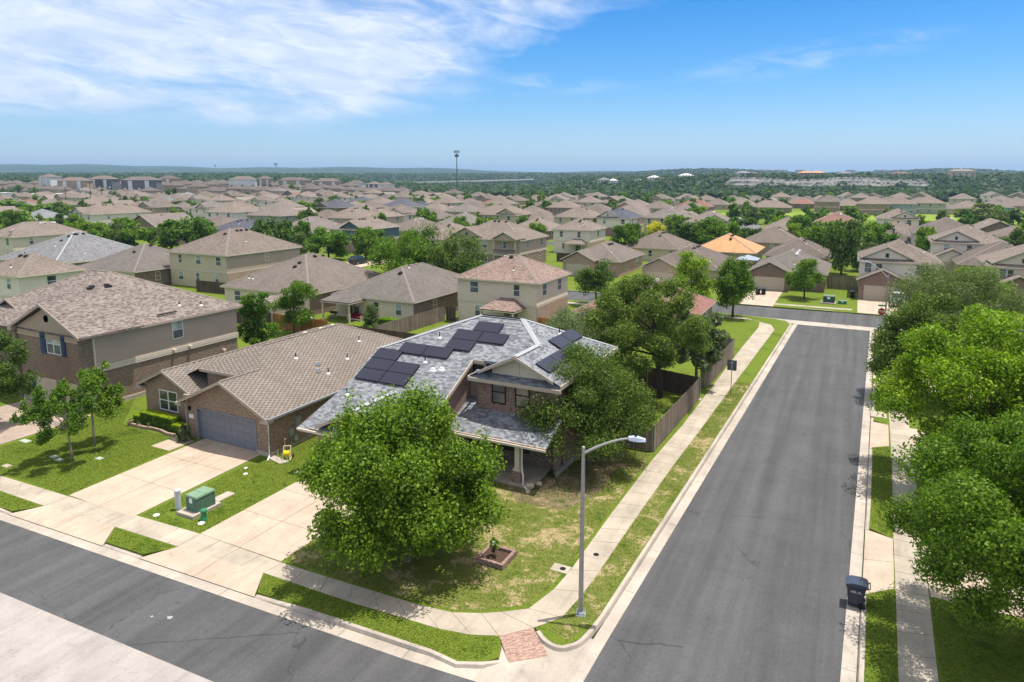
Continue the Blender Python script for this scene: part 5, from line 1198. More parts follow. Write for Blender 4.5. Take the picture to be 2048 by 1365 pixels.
NT('oak_tree',(1850,800),580,1740,1960,1.6,'oak','dome',200,280,.17,'wide dark oak overhanging the right kerb before the stop sign',seed=21,cr=.20,trunk=.2)
NT('crape_myrtle',(1905,700),522,1775,2035,1.6,'olive','round',180,240,.18,'olive green crape myrtle behind the wide dark oak',seed=22,cr=.2,stems=3)
NT('shade_tree',(1968,640),528,1900,2012,1.6,'bright','round',70,190,.24,'yellow green tree top rising behind the crape myrtle',seed=23,cr=.28)
NT('maple_tree',(1968,985),612,1778,2190,1.5,'bright','ball',230,360,.18,'large vivid yellow green maple at the right edge',seed=24,cr=.18,trunk=.2,nl=20,div=6)
NT('oak_tree',(2075,1330),850,1806,2360,2.0,'lime','ball',340,460,.12,'huge fine leaved green oak in the lower right corner',seed=25,cr=.155,trunk=.22,nl=20,div=6)
NT('conifer_shrub',(1425,695),640,1398,1440,.1,'dark','cone',26,170,.2,'dark conifer shrub inside the fence corner by the sidewalk','shrub',seed=26,cr=.4)
NT('round_tree',(66,600),527,20,127,1.3,'bright','spread',60,210,.22,'neat dome shaped bright green tree at the left edge',seed=27,cr=.26)
# prototypes for the smaller trees
tp={}
def proto(species,shape,var,lod):
    k=(species,shape,var,lod)
    if k in tp: return tp[k]
    rg=np.random.default_rng(hash((shape,var,lod))%9999 if False else sum(map(ord,shape))*31+var*7+lod)
    ncl,per,leaf=((60,95,.135),(26,46,.26))[lod]
    C_=crown_pts(rg,ncl,shape)*np.array([.84,.84,1.45]); C_[:,2]+=.38
    V_=leaves(rg,C_,(.31+.12*lod/2)*(.75+.5*rg.random(ncl)),per,leaf,1,1)
    me=quadmesh('crown',V_,LM[species]); tm=trunkmesh('trunk',rg,C_,.4,.05,BARKD,5)
    tp[k]=(me,tm); return tp[k]
SPW={'dark':'dark green','mid':'mid green','bright':'bright yellow green','olive':'olive green','yellow':'vivid yellow','lime':'fresh green','oak':'deep green','silver':'silvery green'}
SHW={'round':'round crowned tree','spread':'broad low tree','oval':'upright tree','cone':'pointed tree'}
usedt={}
def small_tree(x,y,z,R_,Ht,species,shape,rs,name='shade_tree',label=None):
    d,t=dt(x,y); lod=0 if d<210 else 1
    cm_,tm=proto(species,shape,rs.randrange(3),lod); px=PX(x,y,Ht)[0]
    if label is None:
        label=' '.join(('%s %s %s %s, %s'%(band(d),'large' if Ht>8 else ('small' if Ht<5 else 'medium'),SPW[species],SHW[shape],where(px))).split()[:16])
    usedt[label]=usedt.get(label,0)+1
    o=empty(name,(x,y,z),label,'tree','trees between the far houses',rs.random()*6.28); o.scale=(R_,R_*rs.uniform(.9,1.1),Ht/1.95)
    inst('crown',cm_,o); inst('trunk',tm,o); return o
rst=random.Random(4)
TL=[(45,402,130,8,'mid'),(128,405,52,8,'dark'),(18,425,90,7,'mid'),(150,430,40,5,'bright'),(186,444,62,6,'bright'),(250,438,84,8,'mid'),(300,460,30,4,'dark'),(370,432,112,8.5,'mid'),(287,404,40,5,'bright'),(350,404,50,6.5,'dark'),(415,394,56,7,'mid'),(8,365,60,9,'dark'),(163,361,30,5,'dark'),(195,366,26,5,'bright'),(230,353,32,7,'bright'),(270,368,40,5,'dark'),(305,370,36,6,'mid'),(335,355,56,7,'dark'),(380,351,60,8,'dark'),(425,351,60,8,'mid'),(460,366,60,6,'dark'),(362,377,30,5,'dark'),(410,380,50,5,'bright'),
(545,430,98,11,'dark'),(540,382,30,5,'mid'),(565,396,70,5,'mid'),(610,404,50,5,'bright'),(632,408,30,7,'mid'),(637,422,30,4,'bright'),(730,402,48,5,'bright'),(655,457,86,7,'mid'),(550,355,32,8,'mid'),(595,355,56,8,'dark'),(650,360,62,6,'mid'),(870,419,66,6,'olive'),(800,431,40,4,'mid'),(868,402,24,4,'dark'),(895,402,26,4.5,'mid'),(868,383,22,4,'dark'),(840,371,60,6,'dark'),(775,396,30,4,'bright'),
(957,427,48,6,'mid'),(986,434,40,5,'mid'),(1057,436,50,5.5,'mid'),(1130,402,34,6,'dark'),(1110,415,28,5,'mid'),(1180,400,26,5,'dark'),(1222,405,32,6,'dark'),(1205,412,20,5,'dark'),(1252,450,58,7.5,'mid'),(1272,447,34,7,'mid'),(1312,441,36,5.5,'yellow'),(1352,430,40,7,'bright'),(1372,440,62,7.5,'dark'),(1405,442,74,7.5,'dark'),(1440,437,82,8.5,'mid'),(1485,438,72,7.5,'dark'),(1475,410,46,8,'dark'),(1515,418,40,6,'mid'),(1552,422,40,6,'dark'),(1590,450,50,6.5,'bright'),(1620,415,36,8,'dark'),(1642,420,52,7,'mid'),(1655,445,86,8.5,'mid'),(1690,442,74,10,'dark'),(1737,442,72,8,'mid'),(1762,448,60,7,'mid'),(1728,486,58,5.5,'olive'),(1840,432,40,6,'mid'),(1856,448,40,8,'bright'),(1865,475,42,6,'mid'),(1893,475,46,5.5,'dark'),(1715,422,36,6,'bright'),(1705,403,20,5,'dark'),(1610,400,20,5,'dark'),(1745,381,60,8,'dark'),(1770,389,40,6,'dark'),(1836,404,26,6,'mid'),(1965,408,62,8,'olive'),(1992,412,50,7,'mid'),(1938,416,50,6,'olive'),(2030,419,40,6,'dark'),(1990,472,58,5.5,'dark'),(2040,460,44,7,'dark'),(1868,532,70,5,'olive'),(1560,398,30,6,'dark'),(1450,384,24,6,'dark'),(1330,400,30,5,'bright')]
for px,py,wd,h,sp in TL:
    p=G(px,py,h); fz=PX(p.x,p.y,h*.7)[2]; R_=wd/2/F*fz*1.02
    small_tree(p.x,p.y,0,R_,h,sp,rst.choice(('round','round','oval','spread')),rst)
# street and yard trees between the rows
cnt=0; placed=[]
for _ in range(9000):
    if cnt>=240: break
    d=rst.uniform(150,620)**1.0; t=rst.uniform(-.80,.80); x=d*hd[0]+t*d*rt[0]; y=d*hd[1]+t*d*rt[1]; px=1024+t*1366
    if d>float(np.interp(px,[0,250,450,650,850,950,1100,1500,2050],[650,660,700,700,620,560,520,520,530]))+15: continue
    if any(math.hypot(x-a,y-b)<r_+1.2 for a,b,r_ in HPOS): continue
    if x>-70 and 322<y<402: continue
    if x>-9 and y<175: continue
    if 1275<px<1350 and d<230: continue
    if px>1500 and 300<d<392: continue
    if any(math.hypot(x-a,y-b)<7 for a,b in placed): continue
    yy=(y-170.25)%75
    if yy<5.5 or yy>70: continue
    h=rst.choice((4.5,5.5,6,7,8)); placed.append((x,y)); cnt+=1
    small_tree(x,y,max(0.,float(gz(x,y))-.1),h*rst.uniform(.36,.5),h,rst.choice(('dark','dark','mid','mid','mid','bright','olive')),rst.choice(('round','oval','spread')),rst)
# far woods: thousands of rough clumps, one mass
def woods():
    rg=np.random.default_rng(8); n=30000
    px=rg.uniform(-140,2190,n); lim=np.interp(px,[0,250,450,650,850,950,1100,1500,2050],[845,880,920,880,680,562,520,522,532])
    u=rg.random(n)**1.35; d=lim*np.exp(u*np.log(3300/lim)); t=(px-1024)/1366
    keep=~((px>1440)&(px<1868)&(d>705)&(d<765)&(rg.random(n)<.93))
    keep&=~((px>1450)&(px<1860)&(d>600)&(d<706)&(rg.random(n)<.62))
    keep&=~((px>825)&(px<1068)&(d>1180)&(d<1780)&(rg.random(n)<.95))
    keep&=~((px>560)&(px<740)&(d>2300))
    px,d,t=px[keep],d[keep],t[keep]; n=len(d)
    # clearings
    x=d*hd[0]+t*d*rt[0]; y=d*hd[1]+t*d*rt[1]
    k2=(np.sin(x*.013+y*.007)+np.sin(y*.017-x*.005+2)<1.25)|(d<800); x,y,d=x[k2],y[k2],d[k2]; n=len(d)
    z=gz(x,y); R_=(3.2+3.2*rg.random(n))*(1+np.clip((d-700)/900,0,2.2)); Hh=R_*rg.uniform(.8,1.5,n)
    Hh=np.minimum(Hh,9+d*.002)
    m=26; q=rg.normal(size=(n,m,3)); q/=np.linalg.norm(q,axis=2)[:,:,None]; q[:,:,2]=np.abs(q[:,:,2])
    c=np.stack([x,y,z],1)[:,None,:]+q*np.stack([R_,R_,Hh],1)[:,None,:]*(.75+.3*rg.random((n,m,1)))
    nn=q+rg.normal(size=(n,m,3))*.35; nn/=np.linalg.norm(nn,axis=2)[:,:,None]
    tt_=np.cross(nn,rg.normal(size=(n,m,3))); tt_/=np.linalg.norm(tt_,axis=2)[:,:,None]; bb=np.cross(nn,tt_); s=(R_*.62)[:,None,None]*(.7+.6*rg.random((n,m,1)))
    V_=np.stack([c-tt_*s*.6,c+bb*s*.5,c+tt_*s*.6,c-bb*s*.5],2).reshape(-1,3)
    LM['woods']=leafmat('leaf_woods',(.020,.044,.018),(.042,.076,.028),(.085,.12,.046)); me=quadmesh('far_woods',V_,LM['woods']); o=inst('far_woods',me); o['kind']='stuff'; o['label']='far off woods covering the land behind the houses'; o['category']='woods'
    return n
wn_=woods()
print('woods',wn_,'trees',cnt,'tdup',sum(v-1 for v in usedt.values()),INFO)
DKW=plain('apartment_dark',(.15,.15,.15),.8); WHW=plain('apartment_white',(.70,.69,.66),.7)
# ------------------------------------------------------------ fences
def fence(pts,label,mat=FW_GREY,h=1.83,post=METAL,side=1,step=2.4,name='wooden_fence',detail=True):
    b=Vector((pts[0][0],pts[0][1],0)); r=empty(name,b,label,'fence'); bm=MB(off=b); rl=MB(off=b); rs=random.Random(int(b.x*31))
    pp=[]
    for a,c in zip(pts,pts[1:]):
        a=Vector((a[0],a[1],0)); c=Vector((c[0],c[1],0)); L=(c-a).length; u=(c-a)/L; nrm=Vector((-u.y,u.x,0))*side
        n=int(L/.148)
        for k in range(n):
            p=a+u*(k*.148+.004); q=a+u*(k*.148+.142); hh=h+rs.uniform(-.02,.02) if detail else h; o=nrm*.012
            bm.hexa([(p.x-o.x,p.y-o.y,.02),(q.x-o.x,q.y-o.y,.02),(q.x+o.x,q.y+o.y,.02),(p.x+o.x,p.y+o.y,.02),(p.x-o.x,p.y-o.y,hh),(q.x-o.x,q.y-o.y,hh),(q.x+o.x,q.y+o.y,hh),(p.x+o.x,p.y+o.y,hh)])
        for z in (.35,.95,1.5):
            i=nrm*.015; o=nrm*.06; rl.hexa([(a+i+Vector((0,0,z)))[:],(c+i+Vector((0,0,z)))[:],(c+o+Vector((0,0,z)))[:],(a+o+Vector((0,0,z)))[:],(a+i+Vector((0,0,z+.09)))[:],(c+i+Vector((0,0,z+.09)))[:],(c+o+Vector((0,0,z+.09)))[:],(a+o+Vector((0,0,z+.09)))[:]])
        m_=max(1,round(L/step)); pp+=[a+u*(L*k/m_)+nrm*.09 for k in range(m_+1)]
    bm.build('boards',mat,r,loc=(0,0,0)); rl.build('rail',mat,r,loc=(0,0,0))
    for p in pp: m=MB(off=b); m.tube([(p.x,p.y,0),(p.x,p.y,h-.05)],.032,6); m.build('post',post,r,loc=(0,0,0))
    return r
fence([(-14.9,41.4),(-10.75,41.4),(-10.35,53.4)],'weathered brown picket fence along the sidewalk behind the street lamp',FW_DK if False else FW_GREY,side=1)
fence([(-10.35,53.6),(-15.,54.8),(-21.5,55.6),(-50,56.2)],'dark back yard picket fence seen under the tallest oak',FW_DK,side=-1)
fence([(-10.95,57.0),(-10.35,57.2),(-10.05,68.6),(-13.,68.7),(-20,68.7)],'grey fence section with square corner beside the blank sign',FW_GREY,side=1)
fence([(-61.,57.2),(-52.1,56.8)],'orange cedar fence with silver posts behind the tan ranch',FW_OR,side=-1)
fence([(-45.8,57.4),(-45.2,70.2)],'sunlit weathered fence running back beside the single storey patio house',FW_GREY,side=1)
fence([(-45.1,70.3),(-43.5,70.2)],'short dark fence joining the pale two storey house',FW_DK,side=1)
fence([(-32.,69.3),(-27.5,69.1)],'short orange fence at the corner of the pale two storey house',FW_OR,side=-1)
fence([(-62.,72),(-59.6,72)],'grey gate fence between the two back yards left of the patio',FW_DK,side=1)
fence([(-71,57.3),(-61.2,57.2)],'dark fence behind the slim tree at the two storey brick house',FW_DK,side=-1)
fence([(-3.6,119.5),(.9,119.2)],'tall grey board fence between brick garage and white house across the junction',FW_GREY,h=2.1,side=1)
fence([(-17.9,113.),(-19.,113.)],'narrow dark gate beside the cream garage door',FW_DK,side=1,detail=False)
fence([(-116,59.5),(-104.,59.)],'pale brown fence below the dome shaped tree',FW_GREY,side=1,detail=False)
fence([(-26,134),(-13,133)],'brown fence behind the cream garage house near the gazebo',FW_GREY,detail=False)
fence([(-92,71),(-79.5,71.4)],'brown fence in front of the yellow cream house',FW_DK,detail=False)
fence([(20,402),(70,398)],'long dark fence along the far green field',FW_DK,detail=False,step=6)
fence([(-57,133),(-47,133)],'dark fence right of the balcony house',FW_DK,detail=False)
# ------------------------------------------------------------ street lamps, signs
def arc(p0,p1,p2,n=10): return [tuple(Vector(p0)*(1-t)**2+Vector(p1)*2*t*(1-t)+Vector(p2)*t*t) for t in [k/n for k in range(n+1)]]
LAMPC=plain('lamp_pole_grey',(.34,.32,.30),.5,.1,4,.3); LAMPH=plain('lamp_head_grey',(.48,.52,.62),.45,.05,4,.2)
def street_lamp(x,y,ang,label,h=7.15,arm=2.35,rise=.9,group=None,flat=.55):
    r=empty('street_lamp',(x,y,0),label,'street lamp',group,ang)   # arm along local +X
    m=MB(); m.tube([(0,0,.05),(0,0,h*.5),(0,0,h)],[.105,.088,.068],12); m.build('pole',LAMPC,r,loc=(0,0,0),smooth=False)
    m=MB(); m.box(-.2,.2,-.2,.2,-.1,.04); m.lathe((0,0,.04),[(.16,0),(.16,.06),(.11,.12)],10)
    for a,b in ((.15,.15),(-.15,.15),(.15,-.15),(-.15,-.15)): m.tube([(a,b,.03),(a,b,.12)],.025,6)
    m.build('base_plate',METAL,r,loc=(0,0,0))
    m=MB(); m.tube([(.03,0,h-.22)]+arc((.25,0,h-.08),(arm*.62,0,h+rise),(arm*.98,0,h+rise*flat+.18)),[.06]+[.058-.0018*k for k in range(11)],8); m.lathe((0,0,h),[(.075,0),(.06,.05),(.02,.07)],10); m.build('arm',LAMPC,r,loc=(0,0,0))
    z=h+rise*flat+.14; hd_=MB(); a=arm*.96
    hd_.hexa([(a,-.10,z),(a+.3,-.17,z-.02),(a+.3,.17,z-.02),(a,.10,z),(a,-.07,z+.11),(a+.3,-.13,z+.14),(a+.3,.13,z+.14),(a,.07,z+.11)])
    hd_.hexa([(a+.3,-.17,z-.02),(a+.66,-.10,z-.03),(a+.66,.10,z-.03),(a+.3,.17,z-.02),(a+.3,-.13,z+.14),(a+.66,-.06,z+.05),(a+.66,.06,z+.05),(a+.3,.13,z+.14)])
    ho_=hd_.build('lamp_head',LAMPH,r,loc=(0,0,0)); m=MB(); m.lathe((a+.28,0,z+.13),[(.05,0),(.05,.13),(.02,.16)],10); m.build('photocell',BLACK,ho_,loc=(0,0,0))
    m=MB(); m.box(a+.12,a+.45,-.09,.09,z-.05,z-.025); m.build('lens',GLB,ho_,loc=(0,0,0)); return r
street_lamp(-8.95,23.75,math.atan2(.31,.95),'tall grey street lamp on the near corner verge with arm over the sidewalk',arm=1.8,rise=.42,flat=.75)
street_lamp(3.8,90.6,math.atan2(.30,-.95),'street lamp behind the stop sign at the far junction',h=6.3,arm=2.5,rise=1.25,flat=1.)
street_lamp(-43.5,150.,PI,'street lamp left of the yellow tree',h=7.2,arm=1.2,rise=.9)
for px,py,h,l in ((1443,424,7.5,'thin street lamp at the near side of the green field'),(1921,446,7.5,'thin yellowish pole by the field towards the right edge'),(1613,412,7.5,'thin street lamp at the far green field end')):
    p=G(px,py,0); street_lamp(p.x,p.y,1.2,l,h=h)
GREENS=plain('sign_green',(.01,.20,.09),.5,.03); REDS=plain('sign_red',(.42,.010,.020),.45,.03); BACK=plain('sign_back',(.085,.10,.13),.45,.25,8,.3); BROWNP=plain('post_brown',(.16,.10,.07),.8,.1)
def text(root,s,size,loc,rot,mat,name='lettering',extr=.004,sx=1.):
    c=bpy.data.curves.new(name,'FONT'); c.body=s; c.size=size; c.align_x='CENTER'; c.align_y='CENTER'; c.extrude=extr; c.offset=.006*size/.25
    o=bpy.data.objects.new(name+'_src',c); COL.objects.link(o); dg=bpy.context.evaluated_depsgraph_get(); me=bpy.data.meshes.new_from_object(o.evaluated_get(dg)); bpy.data.objects.remove(o)
    me.materials.clear(); me.materials.append(mat); q=bpy.data.objects.new(name,me); COL.objects.link(q); q.parent=root; q.location=loc; q.rotation_euler=rot; q.scale=(sx,1,1); return q
r=empty('stop_sign',(3.35,89.3,0),'red octagonal STOP sign on a post with green street name blades on top','stop sign',None,0)
m=MB(); m.tube([(0,0,-.1),(0,0,2.75)],.032,8); m.build('post',METAL,r,loc=(0,0,0))
def octo(rad,y0,y1): 
    m=MB(); n=8; P_=[(rad*math.cos(PI/8+k*PI/4),rad*math.sin(PI/8+k*PI/4)) for k in range(n)]
    i=0; m.v=[(p[0],y0,2.15+p[1]) for p in P_]+[(p[0],y1,2.15+p[1]) for p in P_]; m.f=[list(range(8)),list(range(15,7,-1))]+[[k,k+8,(k+1)%8+8,(k+1)%8] for k in range(8)]; m.m=[0]*10; return m
octo(.44,-.052,-.036).build('sign_plate',WHITE,r,loc=(0,0,0)); octo(.415,-.058,-.0525).build('sign_face',REDS,r,loc=(0,0,0))
text(r,'STOP',.33,(0,-.062,2.15),(PI/2,0,0),WHITE)
m=MB(); m.box(-.42,.42,-.012,.012,2.78,2.95); m.build('street_name_blade',GREENS,r,loc=(0,0,0)); m=MB(); m.box(-.012,.012,-.42,.42,2.98,3.15); m.build('street_name_blade',GREENS,r,loc=(0,0,0))
r=empty('traffic_sign',(-8.26,55.8,0),'dark square sign seen from its back on a thin brown post beside the sidewalk','traffic sign')
m=MB(); m.box(-.025,.025,-.02,.02,-.1,2.85); m.build('post',BROWNP,r,loc=(0,0,0))
m=MB(); m.box(-.37,.37,-.035,-.025,2.12,2.98); m.build('sign_plate',BACK,r,loc=(0,0,0)); m=MB(); m.box(-.03,.03,-.05,-.036,2.2,2.9); m.box(-.2,.2,-.048,-.037,2.75,2.79); m.build('bracket',METAL,r,loc=(0,0,0))
# ------------------------------------------------------------ utility boxes
UG=plain('utility_green',(.085,.165,.115),.5,.08,3); UGT=plain('utility_green_top',(.17,.27,.17),.5,.06,3); UGB=plain('utility_bright_green',(.03,.20,.085),.5,.06); PLAST=plain('pvc_grey',(.50,.53,.52),.5,.06)
def transformer(x,y,w_,d_,h,label,rz=0.,pad=True,dark=UG):
    r=empty('utility_box',(x,y,0),label,'utility box',None,rz)
    if pad: m=MB(); m.box(-w_/2-.28,w_/2+.14,-d_/2-.4,d_/2+.25,-.05,.17); m.build('concrete_pad',CONC2,r,loc=(0,0,0))
    b=.17 if pad else 0; m=MB(); m.box(-w_/2,w_/2,-d_/2,d_/2,b,b+h*.9); m.box(-w_/2+.04,w_/2-.04,-d_/2-.02,-d_/2,b+.03,b+.15); m.build('cabinet',dark,r,loc=(0,0,0))
    m=MB(); m.hexa([(-w_/2-.03,-d_/2-.03,b+h*.9),(w_/2+.03,-d_/2-.03,b+h*.9),(w_/2+.03,d_/2+.03,b+h*.9),(-w_/2-.03,d_/2+.03,b+h*.9),(-w_/2,-d_/2,b+h),(w_/2,-d_/2,b+h),(w_/2,d_/2,b+h),(-w_/2,d_/2,b+h)])
    m.box(-w_/2-.02,w_/2+.02,-.02,.02,b+h,b+h+.015); m.build('lid',UGT,r,loc=(0,0,0))
    m=MB(); m.box(-w_*.16,w_*.10,-d_/2-.012,-d_/2-.001,b+h*.52,b+h*.84); m.build('warning_label',WHITE,r,loc=(0,0,0)); return r
transformer(-30.35,22.75,.85,1.15,.86,'large pale topped green utility box on concrete pad in the near lawn')
transformer(-2.75,105.3,1.5,1.1,.95,'dark green utility box on the lawn across the junction',dark=plain('utility_dark',(.03,.075,.07),.5,.06))
transformer(-1.0,105.6,1.1,.7,.5,'low green utility box beside the dark green one across the junction',pad=False,dark=UGB)
r=empty('utility_pedestal',(-31.45,22.2,0),'pale grey cylindrical utility post left of the green box','utility post'); m=MB(); m.lathe((0,0,0),[(.155,0),(.155,1.0),(.165,1.01),(.165,1.1),(.12,1.16)],16); m.build('post',PLAST,r,loc=(0,0,0)); m=MB(); m.lathe((0,0,0),[(.175,0),(.175,.12)],16); m.build('collar',METAL,r,loc=(0,0,0))
r=empty('utility_pedestal',(-29.25,22.05,0),'small bright green rounded pedestal right of the green box','utility post'); m=MB(); m.lathe((0,0,0),[(.16,0),(.155,.1),(.13,.12),(.13,.42),(.165,.46),(.165,.56),(.10,.62)],14); m.hexa([(-.11,-.19,.0),(.14,-.19,.0),(.14,0,.0),(-.11,0,.0),(-.09,-.15,.22),(.12,-.15,.22),(.12,0,.24),(-.09,0,.24)]); m.build('housing',UGB,r,loc=(0,0,0))
def cover(x,y,rx,ry,label,mat=CONC2,rz=0,rnd=False):
    m=MB(off=(x,y,0)); 
    if rnd: m.lathe((x,y,0),[(rx,-.05),(rx,.02),(rx*.9,.03)],14)
    else: m.box(x-rx,x+rx,y-ry,y+ry,-.05,.025); m.box(x-rx*.7,x+rx*.7,y-ry*.7,y+ry*.7,.025,.032)
    o=m.build('utility_cover',mat); tag(o,label,'utility cover'); return o
LID=plain('cover_pale',(.38,.41,.34),.7,.1)
for x,y,a,b,l,mt,rn_ in ((-49.25,23.9,.42,.2,'long pale utility cover by the left driveway edge',LID,0),(-48.7,24.7,.17,.14,'tiny pale cover near the left driveway',LID,0),(-44.75,23.25,.28,.17,'pale cover left of the nearest young trunk',LID,0),(-43.95,23.1,.28,.17,'pale cover right beside the nearest young trunk',LID,0),(-41.9,24.4,.25,.17,'lone pale cover in the middle of the left lawn',LID,0),(-45.9,21.1,.3,.18,'faint grey cover near the left sidewalk',CONC3,0),(-31.95,21.25,.17,.17,'round white cover in the lawn tip by the sidewalk',WHITE,1),(-32.45,27.6,.11,.11,'small round white valve cap farther up the narrow lawn',WHITE,1),(-31.8,27.0,.13,.11,'small white valve cap nearer in the narrow lawn',WHITE,1),(-30.55,24.35,.3,.55,'concrete slab behind the green utility box',CONC2,0),(-29.1,21.75,.17,.13,'white cover in front of the small green pedestal',WHITE,1),(-29.15,28.6,.12,.12,'white cap in the shadow left of the corner house driveway',WHITE,1),(-28.9,28.9,.14,.1,'second white cap beside the garage corner',WHITE,1)):
    cover(x,y,a,b,l,mt,0,rn_)
for x,y,l in ((-10.95,26.4,'square concrete water meter cover half off the sidewalk'),(-10.0,28.2,'water meter lid set in the sidewalk'),(-10.6,53.6,'concrete meter cover beside the blank sign')):
    m=MB(off=(x,y,0)); m.box(x-.42,x+.42,y-.3,y+.3,-.04,.022,0); m.lathe((x+.1,y,.022),[(.14,0),(.14,.008)],14,1); o=m.build('meter_cover',[CONC3,BLACK]); tag(o,l,'utility cover')
# ------------------------------------------------------------ wheeled bins
def bin_(x,y,rz,label,col=None,group=None,s=1.):
    col=col or plain('bin_navy',(.012,.022,.042),.35,.1,6,spec=.5)
    r=empty('wheeled_bin',(x,y,-.12 if x<1.6 and y<60 and x>.2 else 0),label,'rubbish bin',group,rz,s)
    m=MB(); m.hexa([(-.26,-.28,.08),(.26,-.28,.08),(.26,.26,.08),(-.26,.26,.08),(-.31,-.36,.93),(.31,-.36,.93),(.31,.34,.93),(-.31,.34,.93)]); m.box(-.33,.33,-.385,.355,.90,.96); m.build('body',col,r,loc=(0,0,0))
    m=MB(); n=6
    pr=[(-.41,.965),(-.40,1.02),(-.2,1.10),(.1,1.12),(.36,1.09),(.44,1.0),(.44,.965)]
    for (a,b),(c,d) in zip(pr,pr[1:]): m.poly([(-.335,a,b),(.335,a,b),(.335,c,d),(-.335,c,d)])
    m.poly([(.335,a,b) for a,b in pr]); m.poly([(-.335,a,b) for a,b in pr[::-1]]); m.poly([(-.335,-.41,.965),(-.335,.44,.965),(.335,.44,.965),(.335,-.41,.965)]); m.build('lid',plain('bin_lid',(.030,.045,.075),.28,.1,6,spec=.6),r,loc=(0,0,0))
    m=MB(); m.tube([(-.25,.44,.93),(-.25,.50,1.0),(.25,.50,1.0),(.25,.44,.93)],.02,6); m.build('handle',col,r,loc=(0,0,0))
    for a in (-.3,.3):
        m=MB(); m.tube([(a-.035,.24,.13),(a+.035,.24,.13)],.13,14); m.build('wheel',BLACK,r,loc=(0,0,0))
    return r
b_=bin_(1.05,29.75,-PI/2,'dark navy wheeled bin standing on the right gutter of the side road')
MARK=plain('bin_marking',(.55,.58,.60),.6)
# small illegible white marking in two lines on the side facing the camera
m=MB(); 
for k,wd in enumerate((.11,.05,.08)): m.box(.302,.308,-.19+k*.13,-.19+k*.13+wd,.745,.775)
for k,wd in enumerate((.06,.09,.05,.07,.06)): m.box(.298,.304,-.23+k*.095,-.23+k*.095+wd*.9,.69,.72)
m.build('marking',MARK,b_,loc=(0,0,0))
bin_(-12.75,108.2,0,'black bin at the left side of the brick garage across the junction',BLACK,'bins by the brick garage'); bin_(-12.0,108.6,0.2,'black bin nearest the brick garage door across the junction',BLACK,'bins by the brick garage')
bin_(.2,111.8,0,'dark bin against the fence left of the white house garage',BLACK)
SPL=plain('spilled_paint',(.30,.30,.30),.7,.1)
for x,y,r_,l in ((-23.9,16.1,.09,'larger white paint splash on the front street'),(-24.6,15.8,.05,'smaller white paint splash on the front street')):
    rg=np.random.default_rng(int(r_*100)); m=MB(off=(x,y,-.12)); m.poly([(x+r_*(1.6 if k%2 else .8)*math.cos(k*PI/7)*(.7+.6*rg.random()),y+r_*math.sin(k*PI/7)*(.7+.6*rg.random()),-.116) for k in range(14)]); o=m.build('paint_splash',SPL); tag(o,l,'paint mark')
# ------------------------------------------------------------ beds, hedges and garden things by the brown ranch
def hedge(x0,x1,y0,y1,h,label,species='mid',leaf=.07,n=9000,top='bright',rz=0):
    rg=np.random.default_rng(int(abs(x0)*10)); r=empty('clipped_hedge',((x0+x1)/2,(y0+y1)/2,0),label,'hedge',None,rz)
    L,D=x1-x0,y1-y0; cx,cy=0,0
    def surf(n,up):
        if up: p=np.stack([rg.uniform(-L/2,L/2,n),rg.uniform(-D/2,D/2,n),np.full(n,h)+rg.normal(size=n)*.018],1); nn=np.tile([0,0,1.],(n,1))
        else:
            per=2*(L+D); u=rg.random(n)*per; z=rg.random(n)*h; p=np.zeros((n,3)); nn=np.zeros((n,3))
            a=u<L; p[a,0]=u[a]-L/2; p[a,1]=-D/2; nn[a,1]=-1
            b=(u>=L)&(u<L+D); p[b,0]=L/2; p[b,1]=u[b]-L-D/2; nn[b,0]=1
            c=(u>=L+D)&(u<2*L+D); p[c,0]=u[c]-L-D-L/2; p[c,1]=D/2; nn[c,1]=1
            d=u>=2*L+D; p[d,0]=-L/2; p[d,1]=u[d]-2*L-D-D/2; nn[d,0]=-1
            p[:,2]=z; p[:,:2]+=rg.normal(size=(n,2))*.025
        nn=nn+rg.normal(size=(n,3))*.5; nn/=np.linalg.norm(nn,axis=1)[:,None]; t=np.cross(nn,rg.normal(size=(n,3))); t/=np.linalg.norm(t,axis=1)[:,None]; b2=np.cross(nn,t); s=leaf*(.7+.6*rg.random(n))[:,None]
        return np.stack([p-t*s,p+b2*s*.7,p+t*s,p-b2*s*.7],1).reshape(-1,3)
    m=MB(); m.box(-L/2+.05,L/2-.05,-D/2+.05,D/2-.05,0,h-.04); m.build('stems',plain('hedge_core',(.02,.04,.012),.95,.3,12),r,loc=(0,0,0))
    inst('foliage',quadmesh('foliage',surf(n,False),LM[species]),r); inst('new_growth',quadmesh('new_growth',surf(n,True),LM[top]),r); return r
YG=leafmat('leaf_yellow_green',(.13,.22,.008),(.30,.37,.010),(.48,.50,.03)); LM['yg']=YG
hedge(-45.0,-41.65,29.4,30.1,.98,'long clipped hedge with yellow green top under the ranch window','mid',top='yg',n=9000)
hedge(-45.75,-45.05,29.35,29.9,.66,'low clipped hedge at the left end of the flower bed','mid',top='yg',n=2600)
hedge(-41.7,-40.5,29.35,29.95,.62,'low clipped hedge in front of the garage corner','mid',top='yg',n=3200)
hedge(-50.3,-45.9,63.3,64.6,1.0,'long low hedge below the windows of the patio house','bright',leaf=.09,n=6000)
BEDST=brick('bed_edging',(.30,.20,.14),(.42,.30,.22),(.25,.2,.16),.3,.12,.01)
